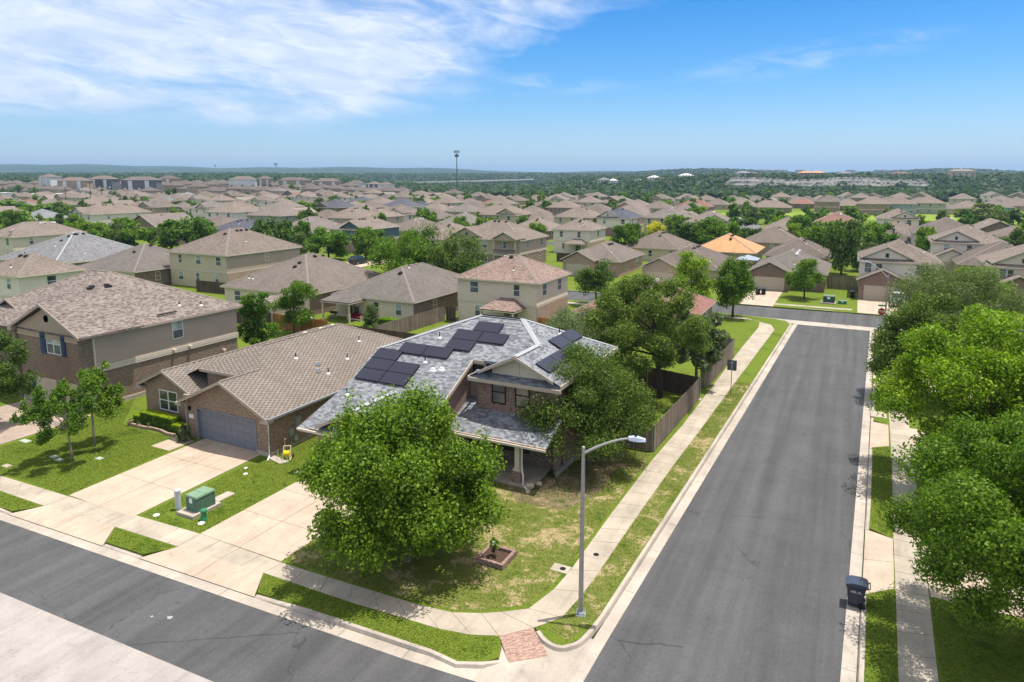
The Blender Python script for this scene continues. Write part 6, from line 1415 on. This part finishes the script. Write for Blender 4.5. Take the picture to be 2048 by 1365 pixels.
def tuft(x,y,r_,h,label,species,name='leafy_shrub',n=900,leaf=.09,flowers=None,stalk=False,cat='shrub'):
    rg=np.random.default_rng(int(abs(x*100))); t=empty(name,(x,y,0),label,cat)
    C_=crown_pts(rg,14,'round')*np.array([r_*.7,r_*.7,h*.85]); C_[:,2]+=.08
    V_=leaves(rg,C_,np.full(14,r_*.45),n//14,leaf,1,1,aspect=.4,spike=.5); V_[:,2]=np.maximum(V_[:,2],.01); inst('foliage',quadmesh('foliage',V_,LM[species]),t)
    inst('stems',trunkmesh('stems',rg,C_,.05,.02,BARKD,8,stems=2),t)
    if flowers:
        m=MB(); 
        for k in range(flowers[1]):
            c=C_[rg.integers(14)]; m.lathe((c[0]+rg.normal()*.05,c[1]+rg.normal()*.05,c[2]+r_*.35),[(.01,0),(flowers[2],.03),(flowers[2]*.9,.06),(.01,.07)],7)
        m.build('flowers',flowers[0],t,loc=(0,0,0))
    return t
PETW=plain('petal_white',(.8,.78,.7),.6); PETO=plain('petal_orange',(.75,.28,.03),.6)
tuft(-39.6,28.75,.5,1.25,'spiky grey green shrub at the left edge of the garage','silver',n=1500,leaf=.14)
tuft(-45.7,29.0,.22,.4,'small reddish green plant at the left end of the flower bed','olive',n=260,leaf=.07); tuft(-44.9,29.1,.2,.36,'small pale plant in the flower bed under the long hedge','silver',n=240,leaf=.07); tuft(-43.9,29.25,.22,.38,'blue green plant in the middle of the flower bed','silver',n=240,leaf=.08)
m=MB(off=(-43.6,29.4,0)); ed=[(-46.1,29.9),(-46.2,29.3),(-45.9,28.95),(-45.2,28.95),(-44.2,28.95),(-43.5,29.1),(-42.6,29.1),(-41.7,28.9),(-40.9,28.95)]
e2=line(ed,.16)
for a,b,c,d in zip(ed,ed[1:],e2[1:],e2): m.hexa([(a[0],a[1],-.05),(b[0],b[1],-.05),(c[0],c[1],-.05),(d[0],d[1],-.05),(a[0],a[1],.2),(b[0],b[1],.2),(c[0],c[1],.2),(d[0],d[1],.2)])
o=m.build('bed_edging',BEDST); tag(o,'curved low brown stone edging round the hedge bed','bed edging')
m=MB(); m.poly([(p[0],p[1],.06) for p in e2]+[(-40.7,30.45,.06),(-46.0,30.45,.06)]); m.build('mulch_bed',MULCH,loc=(0,0,0),kind='structure')
r=empty('garden_statue',(-42.15,29.5,0),'small white garden statue at the hedge bed','statue'); m=MB(); m.lathe((0,0,.05),[(.10,0),(.11,.04),(.07,.08),(.09,.2),(.11,.3),(.06,.38),(.03,.41),(.065,.46),(.07,.52),(.04,.57),(.01,.58)],12); m.build('figure',WHITE,r,loc=(0,0,0)); m=MB(); m.box(-.11,.11,-.11,.11,0,.05); m.build('plinth',CONC2,r,loc=(0,0,0))
# hose reel cart, splash slab
m=MB(off=(-31.6,29.35,0)); m.prism([(-32.45,29.3),(-31.0,28.95),(-30.75,29.45),(-32.3,29.75)],-.05,.05); o=m.build('concrete_slab',CONC2); tag(o,'small pale slab under the hose reel at the ranch corner','slab')
r=empty('hose_reel_cart',(-31.15,29.75,0),'hose reel cart with yellow drum against the brick side wall','hose reel',None,.5)
m=MB(); TN=plain('cart_tan',(.55,.45,.30),.6)
for a in (-.22,.22): m.tube([(a,-.3,.05),(a,.05,.8),(a,.12,.85)],.028,6); m.tube([(a,-.3,.05),(a,.3,.12)],.028,6)
m.tube([(-.22,.12,.85),(.22,.12,.85)],.028,6); m.tube([(-.22,-.3,.05),(.22,-.3,.05)],.028,6); m.build('frame',TN,r,loc=(0,0,0))
m=MB(); m.tube([(-.18,.0,.40),(-.17,0,.40),(-.165,0,.40),(.165,0,.4),(.17,0,.4),(.18,0,.4)],[.24,.24,.17,.17,.24,.24],16); m.build('drum',plain('drum_yellow',(.72,.55,.02),.5),r,loc=(0,0,0))
for a in (-.27,.27): m=MB(); m.tube([(a-.03,.27,.12),(a+.03,.27,.12)],.12,12); m.build('wheel',BLACK,r,loc=(0,0,0))
m=MB(); m.tube([(-.6,.1,.55),(-.62,-.05,.2),(-.55,-.25,.05),(-.3,-.45,.04),(0,-.4,.04),(.1,-.1,.2)],.02,6); m.build('hose',plain('hose_green',(.25,.42,.20),.5),r,loc=(0,0,0))
for y,h,mt,l in ((30.0,.75,BROWNP,'thin brown tap post at the ranch side wall'),(30.45,.95,TRIM,'thin pale pipe post at the ranch side wall')):
    m=MB(off=(-32.05,y,0)); m.tube([(-32.05,y,0),(-32.05,y,h),(-31.95,y,h+.02)],.03,6); o=m.build('tap_post',mt); tag(o,l,'pipe')
# planter in the corner lawn with a rose
r=empty('brick_planter',(-13.95,25.75,0),'square low brick planter on the corner lawn','planter'); m=MB(); 
for a in ((-.72,.72,-.72,-.56),(-.72,.72,.56,.72),(-.72,-.56,-.559,.559),(.56,.72,-.559,.559)): m.box(*a,-.05,.26)
m.build('brick_rim',BR3,r,loc=(0,0,0)); m=MB(); m.box(-.56,.56,-.56,.56,-.05,.12); m.build('soil',MULCH,r,loc=(0,0,0))
t=tuft(-14.05,25.75,.24,.95,'small rose bush with one white bloom inside the brick planter','mid','rose_bush',500,.10,(PETW,1,.08),cat='rose bush'); t.location.z=.1
tuft(-18.3,32.3,.6,1.0,'dark shrub beside the porch column of the corner house','olive',n=1400,leaf=.1)
for k,(x,y,s_) in enumerate(((-15.75,33.2,.22),(-15.4,33.7,.18),(-15.55,32.5,.14))):
    m=MB(off=(x,y,0)); rg=np.random.default_rng(k); m.lathe((x,y,0),[(s_,0),(s_*1.15,s_*.5),(s_*.8,s_*.95),(s_*.2,s_*1.05)],8); m.v=[(v[0]+rg.normal()*.02,v[1]+rg.normal()*.02,v[2]+rg.normal()*.01) for v in m.v]; o=m.build('limestone_rock',plain('limestone',(.55,.45,.30),.9,.2,5)); tag(o,('largest','middle','smallest')[k]+' pale limestone rock beside the porch downspout','rock','limestone rocks by the porch')
# back yard of the patio house
r=empty('garden_sofa',(-55.3,65.3,0),'dark red cushioned sofa under the back patio roof','sofa'); RC=plain('cushion_red',(.16,.012,.018),.9)
m=MB(); m.box(-.95,.95,-.4,.35,.3,.48); m.box(-.95,.95,.2,.4,.48,.85); m.build('cushion',RC,r,loc=(0,0,0)); m=MB(); 
for a in (-1.05,1.05): m.box(a-.06,a+.06,-.42,.42,.0,.62)
m.box(-1.,1.,-.42,-.36,.1,.28); m.build('frame',TRIM,r,loc=(0,0,0))
r=empty('barbecue_grill',(-58.6,64.9,0),'black kettle barbecue at the patio edge','barbecue'); m=MB(); m.tube([(-.4,0,.8),(.4,0,.8)],[.2,.2],12); m.box(-.75,-.4,-.2,.2,.78,.82); m.box(.4,.75,-.2,.2,.78,.82); m.build('grill_lid',BLACK,r,loc=(0,0,0)); m=MB(); 
for a in (-.35,.35):
    for b in (-.2,.2): m.box(a-.02,a+.02,b-.02,b+.02,0,.75)
m.build('stand',METAL,r,loc=(0,0,0))
r=empty('toy_pinwheel',(-59.6,61.6,0),'round pink and blue garden toy behind the orange fence','toy'); 
for c,(a,b,z) in (((.75,.25,.45),(-.25,0,.35)),((.08,.35,.62),(.25,0,.3)),((.8,.8,.8),(0,.1,.5))):
    m=MB(); m.lathe((a,b,z-.35),[(.05,0),(.3,.12),(.36,.33),(.3,.52),(.05,.66)],12); m.build('balloon_segment',plain('toy%d'%int(c[0]*100),c,.5),r,loc=(0,0,0),smooth=True)
tuft(-57.5,62.2,.4,.7,'orange flowering plant at the patio corner','mid',n=500,leaf=.12,flowers=(PETO,6,.09))
tuft(-47.6,58.3,.6,1.3,'pale climbing shrub at the weathered fence','lime',n=900,leaf=.14,flowers=(PETW,8,.07))
# sheds and gazebo
def shed(x,y,w_,d_,h,wall,roof,label,name='garden_shed'):
    r=empty(name,(x,y,0),label,'shed'); m=MB(); m.box(-w_/2,w_/2,-d_/2,d_/2,-.1,h); m.poly([(-w_/2,-d_/2,h),(w_/2,-d_/2,h),(0,-d_/2,h+w_/4)]); m.poly([(w_/2,d_/2,h),(-w_/2,d_/2,h),(0,d_/2,h+w_/4)]); m.build('wall',wall,r,loc=(0,0,0))
    m=MB(); gablef(m,-w_/2-.2,w_/2+.2,-d_/2-.2,d_/2+.2,h+.05); m.build('roof',roof,r,loc=(0,0,0)); m=MB(); m.box(-.5,.5,-d_/2-.04,-d_/2,0,1.9); m.build('door',wall,r,loc=(0,0,0)); return r
shed(-63.2,59.9,3.2,3.6,2.5,SD_GREYW,SH_PATCH,'white garden shed with tan roof beside the slim tree'); shed(-49.2,125.5,3.2,3.,2.0,SD_GREEN,SH_OR,'small shed with orange roof behind the pink brick house')
r=empty('gazebo',(-18.,134.5,0),'gazebo with pale blue grey hip roof behind the cream garage house','gazebo'); m=MB(); hipf(m,-2,2,-2,2,2.5,.4); m.box(-2,2,-2,2,2.35,2.498); m.build('roof',plain('gazebo_roof',(.28,.32,.38),.5,.1),r,loc=(0,0,0))
for a in (-1.8,1.8):
    for b in (-1.8,1.8): m=MB(); m.box(a-.07,a+.07,b-.07,b+.07,0,2.35); m.build('post',BROWNP,r,loc=(0,0,0))
# ------------------------------------------------------------ cars
def carpaint(c): 
    n='car_paint_%d_%d_%d'%tuple(int(v*255) for v in c)
    if n in MC: return MC[n]
    m,g,b=newmat(n); b.inputs['Base Color'].default_value=c+(1,); b.inputs['Roughness'].default_value=.25; b.inputs['Coat Weight'].default_value=.6; b.inputs['Metallic'].default_value=.2; return m
CG=glass('car_glass',(.02,.025,.03),.05,.9); LGT=plain('headlight',(.7,.7,.68),.2,.02,spec=.8); TLR=plain('taillight',(.35,.01,.01),.3)
def car(x,y,rz,c,label,kind='sedan',z=0.,group=None):
    r=empty('parked_car',(x,y,z),label,'car',group,rz); P_=carpaint(c)
    if kind=='sedan': low=[(-2.25,.45),(-2.2,.78),(-1.6,.92),(1.1,.95),(2.1,.78),(2.28,.5)]; cab=[(-1.75,.92),(-1.0,1.40),(.35,1.42),(1.15,.94)]
    elif kind=='suv': low=[(-2.35,.5),(-2.35,1.0),(-2.2,1.08),(1.0,1.08),(2.2,.98),(2.38,.55)]; cab=[(-2.3,1.06),(-2.05,1.72),(.2,1.74),(1.0,1.07)]
    else: low=[(-2.8,.55),(-2.8,1.05),(-.7,1.05),(1.3,1.08),(2.6,1.02),(2.75,.6)]; cab=[(-.75,1.05),(-.6,1.78),(.75,1.8),(1.4,1.07)]
    def loft(sec,hw0,hw1,zb,mi=0,m=None):
        m=m or MB(); z0=zb; 
        for (a,b),(c_,d) in zip(sec,sec[1:]):
            wa=hw0+(hw1-hw0)*((b-z0)/(max(s[1] for s in sec)-z0+1e-6)); wc=hw0+(hw1-hw0)*((d-z0)/(max(s[1] for s in sec)-z0+1e-6))
            m.poly([(a,-wa,b),(c_,-wc,d),(c_,wc,d),(a,wa,b)],mi)
        return m
    m=MB(); n=len(low); hw=.9
    m.poly([(a,-hw,b) for a,b in [(low[0][0]+.1,.28)]+low+[(low[-1][0]-.1,.28)]][::-1]); m.poly([(a,hw,b) for a,b in [(low[0][0]+.1,.28)]+low+[(low[-1][0]-.1,.28)]])
    full=[(low[0][0]+.1,.28)]+low+[(low[-1][0]-.1,.28)]
    for (a,b),(c_,d) in zip(full,full[1:]+full[:1]): m.poly([(a,-hw,b),(c_,-hw,d),(c_,hw,d),(a,hw,b)])
    if kind=='truck': m.f.pop(4) if False else None
    m.build('body',P_,r,loc=(0,0,0))
    m=MB(); h0=.82; h1=.66; zt=max(b for a,b in cab); zb=cab[0][1]-.02; W2=lambda b:h0+(h1-h0)*(b-zb)/(zt-zb)
    m.poly([(a,-W2(b),b) for a,b in cab][::-1]); m.poly([(a,W2(b),b) for a,b in cab])
    for (a,b),(c_,d) in zip(cab,cab[1:]): m.poly([(a,-W2(b),b),(c_,-W2(d),d),(c_,W2(d),d),(a,W2(b),b)])
    m.build('windows',CG,r,loc=(0,0,0))
    m=MB(); a0,a1=cab[1][0],cab[2][0]; m.hexa([(a0-.03,-h1-.02,zt-.03),(a1+.03,-h1-.02,zt-.03),(a1+.03,h1+.02,zt-.03),(a0-.03,h1+.02,zt-.03),(a0+.05,-h1+.08,zt+.03),(a1-.05,-h1+.08,zt+.03),(a1-.05,h1-.08,zt+.03),(a0+.05,h1-.08,zt+.03)]); m.build('roof',P_,r,loc=(0,0,0))
    xf=low[-1][0]; xb=low[0][0]
    for wx in (xb+.85,xf-.85):
        for s in (-1,1):
            m=MB(); m.tube([(wx,s*.74,.33),(wx,s*.93,.33)],.33,14); w_=m.build('wheel',BLACK,r,loc=(0,0,0)); q=MB(); q.tube([(wx,s*.931,.33),(wx,s*.945,.33)],.19,10); q.build('rim',METAL,w_,loc=(0,0,0))
    for s in (-.62,.62):
        m=MB(); m.box(xf-.12,xf+.015,s-.18,s+.18,.58,.74); m.build('headlight',LGT,r,loc=(0,0,0)); m=MB(); m.box(xb-.015,xb+.1,s-.16,s+.16,.65,.82); m.build('taillight',TLR,r,loc=(0,0,0))
    if kind=='truck':
        m=MB(); m.box(-2.65,-.95,-.72,.72,1.051,1.06); m.build('load_bed',BLACK,r,loc=(0,0,0)); m=MB(); m.tube([(-.9,-.75,1.05),(-.9,-.75,1.7),(-.9,.75,1.7),(-.9,.75,1.05)],.035,6); m.tube([(-2.6,-.75,1.05),(-2.6,-.75,1.7),(-2.6,.75,1.7),(-2.6,.75,1.05)],.035,6); m.tube([(-.9,-.75,1.7),(-2.6,-.75,1.7)],.035,6); m.tube([(-.9,.75,1.7),(-2.6,.75,1.7)],.035,6); m.build('ladder_rack',METAL,r,loc=(0,0,0))
    return r
car(5.9,108.3,-PI/2-.03,(.62,.62,.60),'white pickup truck with ladder rack in front of the white house garage','truck')
car(-92.2,110.5,PI/2,(.015,.02,.04),'dark navy SUV parked in front of the blue two storey house','suv')
car(-118,103.5,0,(.10,.22,.36),'blue car partly hidden left of the blue two storey house','sedan')
car(-17.9,183.6,-PI/2,(.22,.012,.03),'dark red car on the driveway behind the orange roof','sedan'); car(-21.4,186.,-PI/2,(.02,.02,.03),'black car beside the dark red one behind the orange roof','suv')
car(-1.2,184.,-PI/2,(.02,.02,.022),'black car on the driveway behind the low tan house at the junction','suv')
car(-66.,203,.2,(.6,.6,.6),'white car left of the dark slate roofed house','suv')
for x,y,c,k,l in ((-6,461,(.65,.65,.63),'sedan','white car parked leftmost at the far driveways'),(3,459,(.5,.52,.55),'suv','silver SUV parked second from left at the far driveways'),(19,459,(.02,.22,.55),'suv','bright blue car parked at the far driveways'),(28,455,(.65,.65,.63),'sedan','white car right of the bright blue one at the far driveways'),(33,448,(.02,.02,.025),'sedan','black car parked rightmost at the far driveways')):
    car(x,y,-.25,c,l,k)
sheet('driveway',[(-21,176),(-14.6,176),(-14.6,190),(-21,190)],.014,CONC); sheet('driveway',[(-4.2,176),(2,176),(2,192),(-4.2,192)],.014,CONC); sheet('driveway',[(-96,98.4),(-88.5,98.4),(-88.5,117),(-96,117)],.014,CONC); sheet('driveway',[(14,440),(36,440),(36,464),(14,464)],.017,CONC)
# ------------------------------------------------------------ far things
p=W(914,600); gzv=float(gz(p.x,p.y)); r=empty('cell_tower',(p.x,p.y,gzv),'tall dark cell tower monopole rising above the horizon','cell tower'); zt=17.6+(358-303.5)*600/1366-gzv
TD=plain('tower_steel',(.10,.12,.14),.6,.1); m=MB(); m.tube([(0,0,-1),(0,0,zt*.5),(0,0,zt)],[.62,.48,.3],10); m.build('mast',TD,r,loc=(0,0,0))
for z_,rr in ((zt-.6,2.1),(zt-4.0,1.5)):
    m=MB(); m.lathe((0,0,z_-.15),[(rr*.8,0),(rr*.8,.12)],12)
    for k in range(12 if rr>2 else 9): a=k*2*PI/(12 if rr>2 else 9); x,y=rr*math.cos(a),rr*math.sin(a); m.box(x-.17,x+.17,y-.17,y+.17,z_-1.1,z_+1.1)
    m.build('antenna_array',TD,r,loc=(0,0,0))
for px,h,l in ((432,34,'smaller water tower on the blue hill left'),(553,46,'larger water tower on the blue hill')):
    p=W(px,5600 if px>500 else 6300); z_=float(gz(p.x,p.y))-3; r=empty('water_tower',(p.x,p.y,z_),l,'water tower'); k=h/40
    m=MB(); m.tube([(0,0,0),(0,0,22*k)],[4*k,3*k],12); m.build('stem',TD,r,loc=(0,0,0)); m=MB(); m.lathe((0,0,20*k),[(3*k,0),(14*k,8*k),(15*k,14*k),(11*k,19*k),(2*k,21*k)],16); m.build('tank',TD,r,loc=(0,0,0))
DKP=plain('pole_dark',(.05,.045,.04),.8)
for px,d,h,l in ((128,430,9.5,'dark wooden power pole left of the apartments'),(178,420,12.5,'left of the two tall dark power poles by the apartments'),(201,415,13.5,'right of the two tall dark power poles by the apartments')):
    p=W(px,d); m=MB(off=p); m.tube([(p.x,p.y,0),(p.x,p.y,h+3)],[.2,.14],8); m.box(p.x-1.1,p.x+1.1,p.y-.07,p.y+.07,h+1.9,h+2.05); o=m.build('power_pole',DKP); tag(o,l,'power pole')
# cliff on the right
rg=np.random.default_rng(3); cl=bpy.data.meshes.new('cliff'); V_=[]; nx,nz=150,9
for j in range(nz):
    for i in range(nx):
        px=1425+470*i/(nx-1); d=736+j*2.6+4*math.sin(i*.17)+rg.random()*2.5*(j%2); e=min(1,i/12,(nx-1-i)/12); p=W(px,d); V_.append((p.x,p.y,(1.5+(j/(nz-1))*(16.5+1.5*math.sin(i*.09)))*e+rg.random()*.5))
cl.from_pydata(V_,[],[(j*nx+i,j*nx+i+1,(j+1)*nx+i+1,(j+1)*nx+i) for j in range(nz-1) for i in range(nx-1)])
def rockm():
    m,g,b=newmat('limestone_cliff'); p=posn(g); n=g.noise(scalev(g,p,(.05,.05,.8)),1.,5,.7); n2=g.noise(scalev(g,p,(.25,.25,.2)),1.,5,.7)
    c=g.ramp(n,[(.3,(.11,.11,.11)),(.5,(.20,.195,.19)),(.7,(.30,.275,.25))]); c=g.mix(g.ramp(n2,[(.5,0.),(.62,.85)]),c,(.045,.07,.03)); g.link(c,b.inputs['Base Color']); b.inputs['Roughness'].default_value=1; return m
cl.materials.append(rockm()); o=inst('cliff',cl); o['kind']='structure'
# highway on the right of the tower
m=MB(); a=[W(700,1290),W(830,1330),W(950,1420),W(1068,1640)]; b=[W(700,1306),W(830,1347),W(950,1438),W(1068,1660)]; zs=[9.5,11.2,13.6,17.]
for k in range(3): m.hexa([(a[k].x,a[k].y,zs[k]-2.2),(a[k+1].x,a[k+1].y,zs[k+1]-2.2),(b[k+1].x,b[k+1].y,zs[k+1]-2.2),(b[k].x,b[k].y,zs[k]-2.2),(a[k].x,a[k].y,zs[k]+.9),(a[k+1].x,a[k+1].y,zs[k+1]+.9),(b[k+1].x,b[k+1].y,zs[k+1]+.9),(b[k].x,b[k].y,zs[k]+.9)])
m.build('highway',plain('highway_concrete',(.60,.54,.47),.9,.06,.05),loc=(0,0,0),kind='structure')
# apartment blocks and hilltop houses
def far_build(px,d,w_,d_,hw,wall,roof,label,name='house',cat='house',z=None,up=0.,pitch=.35,nwin=4,fl=2):
    p=W(px,d); zb=float(gz(p.x,p.y))-.3+up if z is None else z; r=empty(name,(p.x,p.y,zb),label,cat,None,YAW+random.Random(px).uniform(-.25,.25))
    m=MB(); m.box(-w_/2,w_/2,-d_/2,d_/2,-2-up,hw); m.build('wall',wall,r,loc=(0,0,0)); m=MB(); hipf(m,-w_/2-.6,w_/2+.6,-d_/2-.6,d_/2+.6,hw,pitch); m.build('roof',roof,r,loc=(0,0,0))
    for f_ in range(fl):
        for k in range(nwin): m=MB(); x=-w_/2+w_*(k+.5)/nwin; m.box(x-.9,x+.9,-d_/2-.1,-d_/2,1+3*f_,2.7+3*f_); m.build('window',TRIMW if wall is DKW else SCR,r,loc=(0,0,0))
    if cat=='apartment block':
        for a in (-w_*.24,w_*.24): m=MB(); m.box(a-w_*.055,a+w_*.055,-d_/2-1.2,-d_/2-.02,-2,hw-.4); m.build('balcony_bay',WHW,r,loc=(0,0,0))
    return r
AL=[(100,640,14,12,WHW,'pale apartment block at the far left'),(150,600,26,11,SD_TAN,'tan apartment block left of the dark one'),(207,620,24,11,DKW,'dark gabled apartment block'),(283,600,32,11.5,DKW,'long dark apartment block with white balconies'),(338,660,18,10,SD_TAN,'low tan apartment block behind the trees'),(487,640,26,9.5,WHW,'white and dark apartment block above the yellow cream house'),(530,650,14,10,SD_TAN,'narrow tan block right of the white apartments'),(590,700,34,8,SD_TAN,'long low tan apartment block'),(655,690,28,7.5,SD_TAN,'low tan block above the blue house'),(712,680,16,7.5,WHW,'white fronted block left of the dark pair'),(748,680,12,8,DKW,'small dark block near the highway'),(772,670,14,8.5,WHW,'white block with tall wall near the highway')]
for px,d,w_,h_,wl,l in AL: far_build(px,d,w_*.9,13,h_*.95+1.5,wl,SH_TAN2,l,'apartment_block','apartment block',nwin=5,fl=2,pitch=.45)
far_build(8,520,10,10,7.5,WHW,WHW,'white box building at the left edge below the horizon','warehouse','building',pitch=.02,nwin=0); far_build(62,560,44,16,4.5,WHW,WHW,'long flat white roofed building at the far left','warehouse','building',pitch=.02,nwin=0)
HL=[(1208,820,14,7,WHW,SH_GREY2,'white house on the wooded ridge left'),(1226,825,12,5,WHW,WHW,'white flat building beside the left ridge house'),(1277,840,8,4,WHW,WHW,'small white shed on the wooded ridge'),(1308,850,14,5,WHW,WHW,'white house in the middle of the wooded ridge'),(1372,860,16,5,WHW,WHW,'flat white building above the woods'),(1486,800,16,6,WHW,SH_GREY2,'white house above the left end of the cliff'),(1506,810,12,5,SD_TAN,SH_TAN2,'tan house above the left end of the cliff'),(1610,815,15,6,SD_TAN,SH_OR,'left orange roofed villa above the cliff'),(1634,815,16,6,SD_TAN,SH_OR,'right orange roofed villa above the cliff'),(1800,820,20,5,SD_TAN,SH_TAN2,'low pale house at the right end of the cliff'),(1922,800,26,8,SD_CREAM,SH_LIGHT,'big pale mansion with wide roof on the right ridge'),(1690,830,16,5,SD_GREEN,SH_GREY2,'grey green house among the ridge trees')]
for px,d,w_,h_,wl,rf,l in HL: far_build(px,d,w_,11,h_,wl,rf,l,pitch=.4,up=4.5)
for px,w_,l in ((1535,60,'distant grey apartment slab left on the skyline'),(1560,44,'distant grey apartment slab right on the skyline'),(1600,34,'small distant block on the skyline'),(1700,26,'pale distant block on the skyline'),(1760,40,'distant block with two cranes on the skyline'),(1790,26,'distant white block on the skyline')):
    p=W(px,2500); r=far_build(px,2500,w_,20,16,plain('far_block',(.42,.38,.37),.9),SH_TAN2,l,'apartment_block','apartment block',nwin=0,pitch=.15,z=33)
rgw=random.Random(9)
m_=[]
for k in range(46): # distant roofs and cleared lots on the hillside, left of the tower
    px=rgw.uniform(570,720) if k<30 else rgw.uniform(40,120); d=rgw.uniform(2500,3100) if k<30 else rgw.uniform(1300,1500); far_build(px,d,18,14,6,SD_CREAM if k%2 else SD_TAN,SH_LIGHT if k%3 else SH_TAN,'tiny pale distant house on the hillside '+('left of the cell tower' if k<30 else 'behind the left apartments'),nwin=0)['group']='tiny distant houses'
# ------------------------------------------------------------ air
if HAZE:
    m=MB(); c=[(-9000,-3500),(9000,-3500),(12000,6000),(8000,16000),(-16000,16000),(-16000,3000)]
    m.prism([(-20000,-900),(20000,-900),(20000,19000),(-20000,19000)],-3.,330.)
    hm=bpy.data.materials.new('haze'); hm.use_nodes=True; g=N(hm.node_tree); g.n.clear(); v=g.new('ShaderNodeVolumePrincipled'); v.inputs['Density'].default_value=HAZE; v.inputs['Color'].default_value=(.46,.70,1.,1); v.inputs['Anisotropy'].default_value=.3
    o=g.new('ShaderNodeOutputMaterial'); g.link(v.outputs[0],o.inputs['Volume']); ho=m.build('haze',hm,loc=(0,0,0),kind='stuff')
